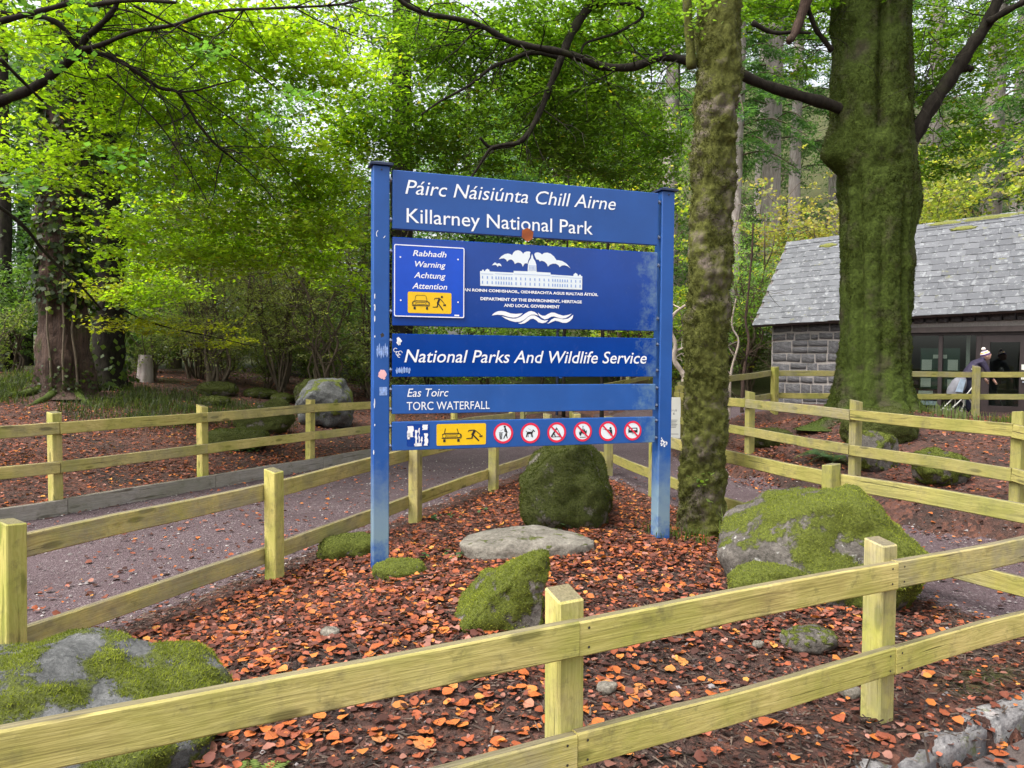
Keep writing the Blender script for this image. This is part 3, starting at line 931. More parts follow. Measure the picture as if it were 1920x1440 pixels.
W = M['white']
text('Páirc Náisiúnta Chill Airne', .1775, 1.846, 2.7695, .106, W, panels['top'], .22, .001)
text('Killarney National Park', .1877, 1.651, 2.5665, .107, W, panels['top'], 0, .003)
text('National Parks And Wildlife Service', .1745, 2.139, 1.5635, .097, W, panels['service'], .22, .006)
text('Eas Toirc', .1959, .5013, 1.3135, .0625, W, panels['waterfall'], .22, .002)
text('TORC WATERFALL', .1916, .820, 1.2165, .0625, W, panels['waterfall'], 0, .002)
text('AN ROINN COMHSHAOIL, OIDHREACHTA AGUS RIALTAIS ÁITIÚIL', .612, 1.702, 2.091, .0205, W, panels['crest'], 0, .035)
text('DEPARTMENT OF THE ENVIRONMENT, HERITAGE', .7425, 1.5635, 2.029, .0218, W, panels['crest'], 0, .035)
text('AND LOCAL GOVERNMENT', .9264, 1.378, 1.985, .0225, W, panels['crest'], 0, .035)

# emblem: clouds over a domed building, waves below
CLL = [(0.8827, 2.3371), (0.9025, 2.3595), (0.9286, 2.3772), (0.9549, 2.3835), (0.976, 2.3796), (0.9877, 2.3723), (0.9971, 2.3917), (1.0129, 2.4065), (1.0341, 2.4127), (1.0555, 2.4073), (1.0689, 2.3965), (1.076, 2.3868), (1.0849, 2.3988), (1.1036, 2.4063), (1.1251, 2.4075), (1.1359, 2.4015), (1.1307, 2.3887), (1.1319, 2.3686), (1.1177, 2.3402), (1.1109, 2.3123), (1.1017, 2.3194), (1.0884, 2.3137), (1.0805, 2.3008), (1.0736, 2.2894), (1.0681, 2.3052), (1.0563, 2.3172), (1.0349, 2.3197), (1.019, 2.3139), (1.0111, 2.3065), (1.003, 2.3246), (0.987, 2.3388), (0.9711, 2.3395), (0.9579, 2.3324), (0.949, 2.322), (0.9421, 2.3366), (0.9236, 2.3456), (0.9026, 2.3431)]
CLR = [(1.1657, 2.3905), (1.1764, 2.4011), (1.1953, 2.4046), (1.2144, 2.4006), (1.2292, 2.3897), (1.2443, 2.4021), (1.2715, 2.4071), (1.299, 2.3999), (1.3267, 2.381), (1.3479, 2.3531), (1.3655, 2.3539), (1.3988, 2.3474), (1.4324, 2.3301), (1.4663, 2.2943), (1.4438, 2.3102), (1.4158, 2.3176), (1.3937, 2.3145), (1.3744, 2.3003), (1.366, 2.3142), (1.3438, 2.3259), (1.3162, 2.3246), (1.2944, 2.3159), (1.2781, 2.3009), (1.2697, 2.3198), (1.2504, 2.3366), (1.2285, 2.3432), (1.2096, 2.3372), (1.2013, 2.3494), (1.1823, 2.351), (1.1713, 2.3731)]
CLS = [(0.8299, 2.289), (0.8428, 2.3045), (0.8531, 2.3119), (0.8636, 2.3084), (0.8673, 2.3007), (0.8767, 2.3061), (0.8898, 2.3067), (0.9003, 2.2998), (0.9057, 2.2836), (0.8951, 2.2891), (0.882, 2.2895), (0.8743, 2.2787), (0.869, 2.2884), (0.8559, 2.2937), (0.8428, 2.2921)]
flat('cloud_emblem', [CLL, CLR, CLS], M['disc'], panels['crest'])
BLD = [(0.738, 2.2428), (0.7525, 2.2435), (0.7534, 2.2509), (0.7601, 2.2561), (0.7669, 2.2515), (0.7679, 2.2442), (0.7773, 2.2431), (0.7793, 2.2531), (0.7947, 2.2626), (0.8104, 2.2545), (0.812, 2.2437), (0.8484, 2.2428), (1.001, 2.2421), (1.0009, 2.2561), (1.1131, 2.257), (1.1153, 2.3074), (1.1231, 2.333), (1.139, 2.3564), (1.1416, 2.3716), (1.1484, 2.3906), (1.1556, 2.3723), (1.159, 2.3574), (1.1743, 2.3355), (1.1827, 2.3106), (1.1859, 2.2562), (1.3005, 2.2552), (1.3006, 2.241), (1.4529, 2.2388), (1.4893, 2.2378), (1.492, 2.2508), (1.5087, 2.2633), (1.5257, 2.2522), (1.5275, 2.2394), (1.5354, 2.2398), (1.5376, 2.2476), (1.5454, 2.2525), (1.5534, 2.2477), (1.5551, 2.2406), (1.5653, 2.24), (1.5649, 2.1351), (0.7403, 2.1345)]
flat('building_emblem', [BLD], M['disc'], panels['crest'])
def rect(u0, u1, z0, z1): return [(u0, z0), (u1, z0), (u1, z1), (u0, z1)]
win = []
for u in np.concatenate([np.linspace(.757, .832, 3), np.linspace(.862, .985, 7), np.linspace(1.02, 1.285, 8), np.linspace(1.318, 1.44, 7), np.linspace(1.472, 1.547, 3)]):
    win += [rect(u - .0042, u + .0042, 2.188, 2.208), rect(u - .0042, u + .0042, 2.150, 2.172)]
for a, b, z in ((.745, .84, 2.2225), (.855, .995, 2.227), (1.003, 1.298, 2.232), (1.31, 1.45, 2.2265), (1.455, 1.56, 2.2215), (1.12, 1.178, 2.300), (1.118, 1.18, 2.266)):
    win.append(rect(a, b, z, z + .0024))
for u in np.linspace(1.127, 1.172, 5): win.append(rect(u - .002, u + .002, 2.272, 2.296))
flat('emblem_windows', win, M['inkblue'], panels['crest'], -.0005)
WV = [[(0.8299, 1.916), (0.8533, 1.9375), (0.8794, 1.9492), (0.9056, 1.9519), (0.9372, 1.9488), (0.9797, 1.9359), (1.0222, 1.933), (1.0542, 1.9369), (1.0767, 1.9395), (1.0597, 1.9229), (1.0331, 1.9082), (1.0012, 1.9038), (0.9587, 1.9093), (0.9164, 1.9212), (0.8743, 1.9231)],
      [(0.9085, 1.913), (0.9482, 1.905), (0.9906, 1.8971), (1.0225, 1.8978), (1.0598, 1.9128), (1.0971, 1.939), (1.1239, 1.9539), (1.1455, 1.958), (1.1726, 1.9512), (1.1917, 1.939), (1.2054, 1.9241), (1.1728, 1.9319), (1.1457, 1.9302), (1.1189, 1.9153), (1.0868, 1.8883), (1.0548, 1.8749), (1.0174, 1.8716), (0.9748, 1.8806), (0.9377, 1.8958)],
      [(1.0388, 1.8645), (1.0655, 1.8686), (1.0922, 1.8874), (1.1189, 1.9118), (1.1458, 1.9251), (1.1728, 1.9258), (1.2001, 1.9123), (1.2275, 1.8942), (1.2549, 1.8882), (1.285, 1.893), (1.266, 1.8747), (1.2387, 1.8675), (1.2059, 1.8733), (1.184, 1.8906), (1.1622, 1.9002), (1.1406, 1.8972), (1.1192, 1.8815), (1.0924, 1.8642), (1.0603, 1.8584)],
      [(1.1998, 1.9478), (1.219, 1.9321), (1.2381, 1.925), (1.26, 1.9255), (1.2818, 1.9388), (1.3092, 1.9508), (1.3367, 1.9505), (1.37, 1.9386), (1.409, 1.9293), (1.448, 1.9355), (1.4787, 1.9466), (1.4593, 1.928), (1.4315, 1.9119), (1.3982, 1.9059), (1.3648, 1.9128), (1.3315, 1.9222), (1.3095, 1.9191), (1.2822, 1.9031), (1.2548, 1.8964), (1.2274, 1.9094), (1.2081, 1.9267)],
      [(1.2743, 1.8683), (1.288, 1.8726), (1.3097, 1.8961), (1.3371, 1.9106), (1.3704, 1.9078), (1.4093, 1.9011), (1.4483, 1.9072), (1.4761, 1.9259), (1.4928, 1.9392), (1.4875, 1.9133), (1.4653, 1.8895), (1.4375, 1.875), (1.4041, 1.8742), (1.3706, 1.8848), (1.3429, 1.8892), (1.3154, 1.8784), (1.288, 1.8665)]]
flat('wave_emblem', WV, W, panels['crest'])

# riveted warning plate on the second panel
def rrect(u0, u1, z0, z1, r, n=5):
    pts = []
    for cx, cz, a0 in ((u1 - r, z1 - r, 0), (u0 + r, z1 - r, 90), (u0 + r, z0 + r, 180), (u1 - r, z0 + r, 270)):
        for i in range(n + 1):
            a = math.radians(a0 + 90 * i / n)
            pts.append((cx + r * math.cos(a), cz + r * math.sin(a)))
    return pts
plate = MB().prism(rrect(.094, .6175, 1.888, 2.408, .008), -.007, .003).build('warning_plate', M['blue_plate'], sign)
def ring(out, inn):
    n = len(out)
    return [[out[i], out[(i + 1) % n], inn[(i + 1) % n], inn[i]] for i in range(n)]
flat('plate_border', ring(rrect(.0965, .615, 1.8905, 2.4055, .012), rrect(.1035, .608, 1.8975, 2.3985, .008)), W, plate, -.0085)
for bd, a, b, z in (('Rabhadh', .2316, .4796, 2.3285), ('Warning', .2467, .4733, 2.2512), ('Achtung', .2405, .4737, 2.1722), ('Attention', .2278, .4861, 2.0945)):
    text(bd, a, b, z, .043, W, plate, .22, .012, y=-.0085)
YP = flat('yellow_pictogram', [rrect(.1957, .518, 1.9185, 2.071, .012)], M['yellow'], plate, -.0085)
def bar(p, q, w):
    p = np.array(p, float); q = np.array(q, float); d = q - p; d /= np.linalg.norm(d); n = np.array([-d[1], d[0]]) * w / 2
    return [tuple(p + n), tuple(q + n), tuple(q - n), tuple(p - n)]
def disc(c, r, n=16): return [(c[0] + r * math.cos(2 * math.pi * i / n), c[1] + r * math.sin(2 * math.pi * i / n)) for i in range(n)]
def car_polys(u0, z0, w, h, worn=False):
    X = lambda a, b: (u0 + a * w, z0 + b * h)
    P = []
    lw = .028 * w
    out = [(.14, .60), (.20, .93), (.28, 1.0), (.72, 1.0), (.80, .93), (.86, .60)]
    if not worn:
        P += [bar(X(*out[i]), X(*out[i + 1]), lw) for i in range(5)]
        P += [bar(X(.14, .60), X(.0, .50), lw), bar(X(.86, .60), X(1, .50), lw), bar(X(.0, .5), X(.0, .28), lw), bar(X(1, .5), X(1, .28), lw)]
    else:
        P += [bar(X(.14, .60), X(.19, .95), lw * 1.4), bar(X(.86, .60), X(.78, .92), lw * 1.4), bar(X(.14, .60), X(.02, .52), lw * 1.3), bar(X(.86, .6), X(1, .5), lw * 1.6), bar(X(1, .5), X(1, .3), lw * 1.6)]
    P += [bar(X(.16, .60), X(.86, .60), lw * 1.6), bar(X(.0, .27), X(1, .27), lw * 1.8), bar(X(.24, .50), X(.76, .50), lw), bar(X(.24, .36), X(.76, .36), lw)]
    for c in ((.13, .43), (.87, .43)):
        o, i2 = disc(X(*c), .105 * w, 14), disc(X(*c), .08 * w, 14)
        P += ring(o, i2)
    P += [rect(*(X(.08, 0)[0], X(.2, 0)[0]), X(0, 0)[1], X(0, .2)[1]), rect(X(.80, 0)[0], X(.92, 0)[0], X(0, 0)[1], X(0, .2)[1])]
    return P
def thief_polys(u0, z0, w, h, worn=False):
    X = lambda a, b: (u0 + a * w, z0 + b * h)
    P = [bar(X(.52, .82), X(.36, .45), .15 * w), bar(X(.40, .48), X(.78, .0), .085 * w), bar(X(.38, .46), X(.34, .20), .085 * w), bar(X(.36, .22), X(.0, .20), .06 * w),
         bar(X(.52, .84), X(.16, .82), .06 * w), bar(X(.16, .83), X(.12, .70), .05 * w), bar(X(.54, .82), X(.88, .46), .05 * w), rect(X(.80, 0)[0], X(1, 0)[0], X(0, .30)[1], X(0, .42)[1])]
    if not worn: P.append(disc(X(.69, .93), .085 * w))
    return P
flat('car_thief_symbol', car_polys(.2281, 1.945, .126, .103) + thief_polys(.3786, 1.9436, .098, .104), M['black'], plate, -.010)
flat('rivets', [disc((.141, 2.315), .006), disc((.566, 2.318), .006), disc((.1445, 2.007), .006), disc((.568, 2.006), .006), rect(.541, .577, 1.903, 1.914)], W, plate, -.0095)

# pictograms on the lowest panel
pp = panels['pictogram']
flat('yellow_pictogram', [rrect(.4135, .7922, .9505, 1.110, .012)], M['yellow'], pp, .0018)
flat('car_thief_symbol', car_polys(.452, .976, .148, .106, True) + thief_polys(.640, .978, .125, .098, True), M['black'], pp, .0003)
flat('peeled_blue_symbol', [rrect(.194, .360, .951, 1.113, .012)], M['blue_gloss'], pp, .0020)
rr = random.Random(4)
peel = []
for a, b, z0, z1 in ((.194, .245, 1.02, 1.10), (.250, .275, .955, 1.07), (.277, .292, .965, 1.085), (.294, .312, .955, 1.02), (.318, .352, .955, 1.045), (.306, .352, 1.07, 1.108), (.196, .222, 1.005, 1.05), (.245, .31, .952, .975)):
    n = 9
    L = [(a + rr.uniform(0, .008), z0 + (z1 - z0) * i / n) for i in range(n + 1)]
    Rr = [(b - rr.uniform(0, .010), z0 + (z1 - z0) * i / n) for i in range(n, -1, -1)]
    peel.append(L + Rr)
flat('peeled_white_film', peel, W, pp, .0005)
CIR = [('c1', .9288, 1.031), ('c2', 1.147, 1.0265), ('c3', 1.364, 1.0265), ('c4', 1.584, 1.028), ('c5', 1.8023, 1.025), ('c6', 2.022, 1.024)]
RAD = .0785
for nm, cu_, cz in CIR:
    o = disc((cu_, cz), RAD, 36); i2 = disc((cu_, cz), RAD * .79, 36)
    rd = flat('round_symbol', [disc((cu_, cz), RAD * .80, 36)], M['disc'], pp, .0018)
    flat('red_ring', ring(o, i2), M['red'], pp, .0008)
    S = lambda a, b: (cu_ + a * RAD, cz + b * RAD)
    P = []
    if nm == 'c1':
        P = [disc(S(.14, .62), RAD * .11), bar(S(.16, .50), S(.36, .05), RAD * .16), bar(S(.15, .46), S(.10, .2), RAD * .06), bar(S(.1, .2), S(.4, .02), RAD * .06),
             bar(S(.28, -.02), S(.04, -.52), RAD * .09), bar(S(.28, -.02), S(.40, -.5), RAD * .08), bar(S(.32, 0), S(.3, -.3), RAD * .12)]
        P += [bar(S(-.42 + .04 * i, 0.05), S(-.36 + .03 * i * .9, -.55), RAD * .018) for i in range(0, 9)]
        P += [bar(S(-.44, .06), S(-.02, .06), RAD * .04), bar(S(-.37, -.56), S(-.1, -.56), RAD * .04)] + [bar(S(-.3 + .1 * i, .2 + .08 * i), S(-.2 + .1 * i, .26 + .05 * i), RAD * .025) for i in range(3)]
    if nm == 'c2':
        P = [bar(S(-.36, .02), S(.22, .02), RAD * .22), bar(S(-.36, .1), S(-.46, .22), RAD * .05), bar(S(-.33, .0), S(-.42, -.4), RAD * .09), bar(S(-.26, 0), S(-.24, -.38), RAD * .07), bar(S(.16, 0), S(.22, -.42), RAD * .09), bar(S(.08, 0), S(.1, -.36), RAD * .06),
             bar(S(.18, .05), S(.30, .26), RAD * .12), bar(S(.26, .27), S(.46, .14), RAD * .10), bar(S(.26, .27), S(.24, .36), RAD * .05), bar(S(.2, .2), S(-.25, .45), RAD * .02)]
    if nm == 'c3':
        P = [[S(-.62, -.42), S(-.06, .34), S(.06, .34), S(.55, -.42)], ]
        P = [bar(S(-.56, -.42), S(-.02, .38), RAD * .17), bar(S(.0, .42), S(.5, -.42), RAD * .07), bar(S(-.6, -.44), S(.52, -.44), RAD * .06), bar(S(-.3, -.1), S(-.12, -.42), RAD * .1), bar(S(-.02, .36), S(-.04, .52), RAD * .04)]
    if nm == 'c4':
        P = [[S(-.40, .02), S(-.28, -.10), S(-.22, .18), S(-.08, .02), S(.0, .45), S(.12, .12), S(.22, .30), S(.26, .02), S(.44, .12), S(.42, -.22), S(.22, -.46), S(.26, -.3), S(.1, -.2), S(.04, -.3), S(-.08, -.12), S(-.14, -.28), S(-.24, -.48), S(-.38, -.26)],
             bar(S(-.32, -.58), S(.34, -.58), RAD * .06), [S(-.04, .42), S(.02, .62), S(.08, .44)]]
    if nm == 'c5':
        P = [disc(S(.28, .3), RAD * .12), [S(.16, .16), S(.46, .16), S(.52, -.46), S(.26, -.46), S(.2, -.1)], bar(S(-.34, .2), S(.3, .06), RAD * .10), bar(S(-.62, .24), S(-.3, .2), RAD * .035)]
    if nm == 'c6':
        P = [[S(-.5, -.2), S(-.5, .12), S(-.42, .3), S(.5, .3), S(.54, .2), S(.54, -.2)], bar(S(-.56, -.28), S(-.5, -.2), RAD * .04)]
    flat('black_symbol', P, M['black'], pp, .0006)
    if nm == 'c6':
        flat('symbol_window', [rect(S(-.36, 0)[0], S(.42, 0)[0], S(0, .06)[1], S(0, .2)[1])], M['disc'], pp, .0001)
        flat('symbol_wheel', ring(disc(S(.02, -.24), RAD * .12, 14), disc(S(.02, -.24), RAD * .085, 14)), M['black'], pp, -.0001)
    if nm in ('c3', 'c4', 'c5', 'c6'):
        flat('red_bar', [bar(S(-.62, .62), S(.62, -.62), RAD * .17)], M['red'], pp, -.0010)

# remains of stickers on the posts
def blob(cu_, cz, ru, rz, seed, n=22, rag=.35):
    r2 = random.Random(seed)
    return [(cu_ + ru * (1 - r2.uniform(0, rag)) * math.cos(2 * math.pi * i / n), cz + rz * (1 - r2.uniform(0, rag)) * math.sin(2 * math.pi * i / n)) for i in range(n)]
flat('sticker_rest', [blob(.015, 1.473, .036, .042, 3)], M['pink'], pl, -.0012)
flat('sticker_rest', [blob(-.02 + .014 * i, 1.64 + .012 * math.sin(i * 2), .008, .05, i) for i in range(6)], M['paleglue'], pl, -.0012)
flat('sticker_rest', [rect(-.005, .05, 1.325, 1.385)], M['paleglue'], pl, -.0012)
flat('sticker_rest', [rect(-.005, .045, 1.66 + .06, 1.78)], M['blue_matt'], pl, -.0012)
flat('sticker_rest', [blob(.014, 1.753, .018, .022, 9, 12, .6)], M['nail'], pl, -.0018)
flat('sticker_rest', [ring(disc((.003, 2.470), .034, 20), disc((.003, 2.470), .030, 20))[i] for i in (7, 8, 9, 10, 11, 17, 18)], M['white'], pl, -.0012)
flat('paint_chips', [blob(-.046 + rr.uniform(0, .008), 2.05 - rr.uniform(0, 1.4), .005, rr.uniform(.01, .03), 40 + i, 9, .5) for i in range(9)], W, pl, -.0012)
flat('paint_chips', [blob(2.31 + rr.uniform(-.03, .03), .925 + rr.uniform(-.035, .04), rr.uniform(.004, .013), rr.uniform(.004, .013), 70 + i, 9, .5) for i in range(16)], W, pr, -.0012)
flat('sticker_rest', [blob(.135, 1.715, .026, .035, 21, 14, .6), blob(.13, 1.70, .02, .02, 22, 10, .6)], W, panels['service'], .0018)
flat('sticker_rest', [ring(disc((.125 + .02 * math.cos(i * 2.4), 1.63 + .02 * math.sin(i * 1.7)), .016, 10), disc((.125 + .02 * math.cos(i * 2.4), 1.63 + .02 * math.sin(i * 1.7)), .012, 10))[k] for i in range(4) for k in range(i, 8 + i % 3)], W, panels['service'], .0018)
flat('sticker_rest', [blob(.12 + .018 * i, 1.505, .011, .03, 80 + i, 12, .5) for i in range(6)], M['paleglue'], panels['service'], .0018)
# ------------------------------------------------------------------ rocks
def ico(sub):
    bm = bmesh.new()
    bmesh.ops.create_icosphere(bm, subdivisions=sub, radius=1.0)
    v = np.array([tuple(p.co) for p in bm.verts]); f = np.array([[q.index for q in fc.verts] for fc in bm.faces])
    bm.free()
    return v, f
ICO = {k: ico(k) for k in (3, 4, 5)}

def tufts(V, Fc, mask, n, size, colr, rng, bend=.5):
    """little upright moss sprigs scattered over the faces where mask is high"""
    a, b, c = V[Fc[:, 0]], V[Fc[:, 1]], V[Fc[:, 2]]
    nr = np.cross(b - a, c - a); ar = np.linalg.norm(nr, axis=1) + 1e-12
    nr = nr / ar[:, None]
    w = ar * np.clip((mask[Fc].mean(1) - .45) * 4, 0, 1)
    if w.sum() <= 0: return None
    pick = rng.choice(len(Fc), n, p=w / w.sum())
    u = rng.random((n, 1)); v = rng.random((n, 1)); fl = (u + v) > 1
    u = np.where(fl, 1 - u, u); v = np.where(fl, 1 - v, v)
    p = a[pick] + (b[pick] - a[pick]) * u + (c[pick] - a[pick]) * v
    d = nr[pick] + rng.normal(0, bend, (n, 3)); d[:, 2] += .25; d /= np.linalg.norm(d, axis=1)[:, None]
    s = np.cross(d, rng.normal(0, 1, (n, 3))); s /= (np.linalg.norm(s, axis=1)[:, None] + 1e-9)
    L = size * rng.uniform(.5, 1.4, (n, 1)); Wd = L * .45
    q = np.stack([p - d * L * .3 - s * Wd * .5, p - d * L * .3 + s * Wd * .5, p + d * L], 1).reshape(-1, 3)
    lowf = .5 + .5 * np.sin(p[:, 0] * 11 / (1 + 0 * size) + 2 * np.sin(p[:, 1] * 9)) * np.sin(p[:, 2] * 13 + 1.5 * np.sin(p[:, 0] * 7))
    hif = .5 + .5 * np.sin(p[:, 0] * 37 + 2 * np.sin(p[:, 1] * 29)) * np.sin(p[:, 2] * 41 + p[:, 1] * 17)
    k = np.clip(.3 * rng.random(n) + .4 * lowf + .3 * hif, 0, 1)[:, None]
    cols = np.array(colr[0]) * (1 - k) + np.array(colr[1]) * k
    return q, cols

MOSS_BRIGHT = ((0.055, 0.075, 0.012), (0.30, 0.33, 0.05))
MOSS_DARK = ((0.03, 0.04, 0.008), (0.09, 0.105, 0.02))
def boulder(name, label, cat, centre, radii, mat, moss=.5, yaw=0.0, seed=0, sub=5, planes=(), rough=.10, mosscol=MOSS_BRIGHT, ntuft=0, tsize=.012, group=None, sink=.35, lean=None, mossfn=None, power=2.6):
    V, Fc = ICO[sub]
    V = V.copy()
    rng = np.random.default_rng(seed + 100)
    # squarish ellipsoid
    k = (np.abs(V) ** power).sum(1) ** (-1 / power)
    V = V * k[:, None]
    for nrm, dd in planes:
        nn = np.array(nrm, float); nn /= np.linalg.norm(nn)
        over = np.maximum(V @ nn - dd, 0)
        V = V - over[:, None] * nn * .92
    V = V * np.array(radii)
    if lean is not None:
        V[:, 0] += lean[0] * (V[:, 2] / radii[2] + 1) * .5; V[:, 1] += lean[1] * (V[:, 2] / radii[2] + 1) * .5
    rm = min(radii)
    disp = np.array([fbm(p, 5, 1.1 / rm, seed * 3.7 + 1) for p in V])
    ln = np.linalg.norm(V, axis=1)[:, None]
    V = V + V / ln * (disp[:, None] * rough * rm * 1.6)
    fine = np.array([fbm(p, 3, 9.0 / rm ** .5, seed + 5.0) for p in V])
    V = V + V / ln * (fine[:, None] * .012 * rm ** .5)
    # moss: upper faces, in patches
    me0 = mesh_idx(name, V, Fc)
    nz = np.empty(len(V) * 3, np.float32); me0.vertices.foreach_get('normal', nz); nz = nz.reshape(-1, 3)
    bpy.data.meshes.remove(me0)
    pat = np.array([fbm(p, 3, 1.7 / rm, seed * 1.9 + 31) for p in V])
    ms = moss + .45 * pat + .18 * nz[:, 2]
    if mossfn is not None: ms = ms + mossfn(V / np.array(radii), nz)
    cl = np.clip((ms - .5) * 3, 0, 1)
    V = V + nz * (cl * .012)[:, None] * (1 + .7 * fine[:, None])
    me = mesh_idx(name, V, Fc, M[mat], smooth=True)
    set_vattr(me, 'moss', np.clip(ms, 0, 1))
    z0 = Tz(centre[0], centre[1])
    top = radii[2] if len(centre) < 3 else centre[2]
    root = empty(name, (centre[0], centre[1], z0), yaw)
    tag(root, label, cat, group)
    zc = (1 - sink) * radii[2]
    b = link('stone', me, root, (0, 0, zc - .0))
    if ntuft:
        t = tufts(V, Fc, np.clip(ms, 0, 1), ntuft, tsize, mosscol, rng)
        if t is not None:
            mo = link('moss', mesh_np('moss', t[0], 3, M['moss_tuft'], t[1]), root, (0, 0, zc))
            mo['kind'] = 'stuff'
    return root

boulder('boulder', 'largest mossy boulder with white lichen on the right of the leaf bed', 'boulder', (2.09, 5.0), (.65, .46, .42), 'rock_moss', .56, math.radians(-12), 3, 5,
        [((-.7, -.2, .75), .72), ((.75, -.1, .6), .78), ((0, -1, .35), .78), ((-.2, 0, 1), .82)], .13, MOSS_BRIGHT, 11000, .013, 'boulders in the leaf bed', .36,
        mossfn=lambda q, n: .22 * np.clip(q[:, 0] + .2, -1, .8) - .25 * np.clip(-q[:, 0] - .45, 0, 1), power=2.8)
boulder('rock', 'small mossy lump against the foot of the largest boulder', 'rock', (1.62, 4.62), (.23, .15, .12), 'rock_moss', .72, .1, 8, 4, [], .14, MOSS_BRIGHT, 2600, .012, 'boulders in the leaf bed', .5)
boulder('boulder', 'dark block-shaped boulder thick with moss behind the sign', 'boulder', (0.52, 7.0), (.41, .80, .40), 'rock_dark', .66, math.radians(-6), 17, 5,
        [((.1, -1, .35), .80), ((-.6, -.2, .8), .82), ((.8, -.2, .55), .80)], .13, MOSS_DARK, 16000, .016, 'boulders in the leaf bed', .34, power=3.1)
boulder('rock', 'flat pale bare stone lying in leaves below the sign', 'rock', (0.13, 5.62), (.50, .30, .16), 'rock_pale', .12, math.radians(6), 21, 5,
        [((-.4, 0, 1), .62), ((.5, 0, 1), .66)], .10, MOSS_BRIGHT, 0, .01, 'boulders in the leaf bed', .78)
boulder('rock', 'pointed mossy rock standing before the middle of the sign', 'rock', (-.07, 4.12), (.27, .21, .28), 'rock_moss', .62, math.radians(5), 33, 5,
        [((-.72, -.15, .7), .42), ((1, 0, .12), .70), ((0, -1, .25), .72), ((-.3, .3, .9), .66)], .10, MOSS_BRIGHT, 9000, .012, 'boulders in the leaf bed', .55, lean=(.10, 0), power=3.0)
boulder('boulder', 'broad grey and moss-green boulder in the lower left corner', 'boulder', (-1.90, 2.90), (.74, .48, .32), 'rock_grey', .33, math.radians(8), 45, 5,
        [((0, 0, 1), .86), ((.6, -.2, .75), .80), ((0, -1, .5), .85)], .10, MOSS_BRIGHT, 16000, .012, 'boulders in the leaf bed', .72,
        mossfn=lambda q, n: .30 * np.clip(q[:, 0] - .15, -.3, .6) + .22 * np.clip(-q[:, 1] - .55, 0, 1))
boulder('rock', 'low mossy stone in front of the largest boulder, under the front fence', 'rock', (1.62, 4.0), (.15, .11, .06), 'rock_moss', .30, .3, 51, 4, [], .12, MOSS_DARK, 500, .007, 'boulders in the leaf bed', .45)
boulder('rock', 'small mossy stone at the foot of the left sign post', 'rock', (-.77, 5.12), (.17, .13, .07), 'rock_moss', .72, .2, 52, 4, [], .12, MOSS_BRIGHT, 1500, .010, 'boulders in the leaf bed', .55)
boulder('rock', 'low mossy stone left of the sign beside the gravel path', 'rock', (-1.28, 5.95), (.26, .18, .10), 'rock_moss', .72, .4, 53, 4, [], .12, MOSS_DARK, 1500, .011, 'boulders in the leaf bed', .55)
boulder('boulder', 'big rounded grey boulder on the left bank behind the fence', 'boulder', (-3.5, 14.0), (.52, .42, .46), 'rock_grey', .34, .1, 61, 5, [((0, 0, 1), .86), ((1, 0, .5), .85), ((-.7, -.3, .7), .8)], .15, MOSS_DARK, 0, .01, 'boulders on the left bank', .06, power=3.2)
boulder('boulder', 'slanting moss-green slab beside the grey boulder', 'boulder', (-4.25, 12.7), (.50, .3, .34), 'rock_dark', .70, .1, 62, 5, [((-.6, 0, .8), .42), ((0, -1, .3), .6)], .08, MOSS_DARK, 3000, .016, 'boulders on the left bank', .25)
boulder('rock', 'ivy-edged mossy hump behind the second post of the left bank fence', 'rock', (-4.15, 11.2), (.48, .35, .16), 'rock_dark', .78, .1, 63, 5, [], .12, MOSS_DARK, 4000, .02, 'boulders on the left bank', .45)
boulder('rock', 'grey and mossy rock on the right bank below the beech roots', 'rock', (4.25, 8.75), (.30, .24, .24), 'rock_moss', .45, .5, 71, 5, [((0, -1, .1), .7), ((-.4, -.5, .6), .75)], .10, MOSS_DARK, 2500, .014, 'rocks on the right bank', .25)
boulder('rock', 'wedge-shaped mossy rock among leaves near the right frame edge', 'rock', (4.48, 7.75), (.28, .22, .20), 'rock_moss', .55, .3, 72, 5, [((-.5, -.3, .6), .66), ((.7, 0, .6), .62)], .10, MOSS_DARK, 2500, .014, 'rocks on the right bank', .25)
boulder('rock', 'large moss-covered hump at the front of the beech roots', 'rock', (4.95, 10.05), (.48, .36, .26), 'rock_dark', .85, .2, 73, 5, [], .12, MOSS_DARK, 5000, .02, 'rocks on the right bank', .35)
boulder('rock', 'tiny mossy rock half buried at the left end of the right bank', 'rock', (3.72, 10.7), (.32, .2, .14), 'rock_dark', .75, .2, 74, 4, [], .12, MOSS_DARK, 1500, .02, 'rocks on the right bank', .4)
ROCKS = [(-6.4, 16.2, .4, .16, 'mossy rock leftmost in the tumble under the thicket'), (-5.6, 16.6, .35, .12, 'second mossy rock from the left under the thicket'),
         (-4.95, 16.2, .3, .12, 'mossy rock in the middle of the tumble under the thicket'), (-4.3, 16.2, .5, .32, 'dark rock behind the grey boulder under the thicket'),
         (-5.9, 14.8, .3, .10, 'low mossy rock lying in front of the tumble under the thicket'), (-8.6, 9.6, .6, .4, 'dark mossy rock at the left frame edge behind the bank fence')]
for i, (x, y, r, h, lb) in enumerate(ROCKS):
    boulder('rock', lb, 'rock', (x, y), (r, r * .75, h), 'rock_dark', .62, i * .7, 80 + i, 4, [((.3, -.4, .8), .7)], .16, MOSS_DARK, 1500, .025, 'rocks under the thicket', .3)
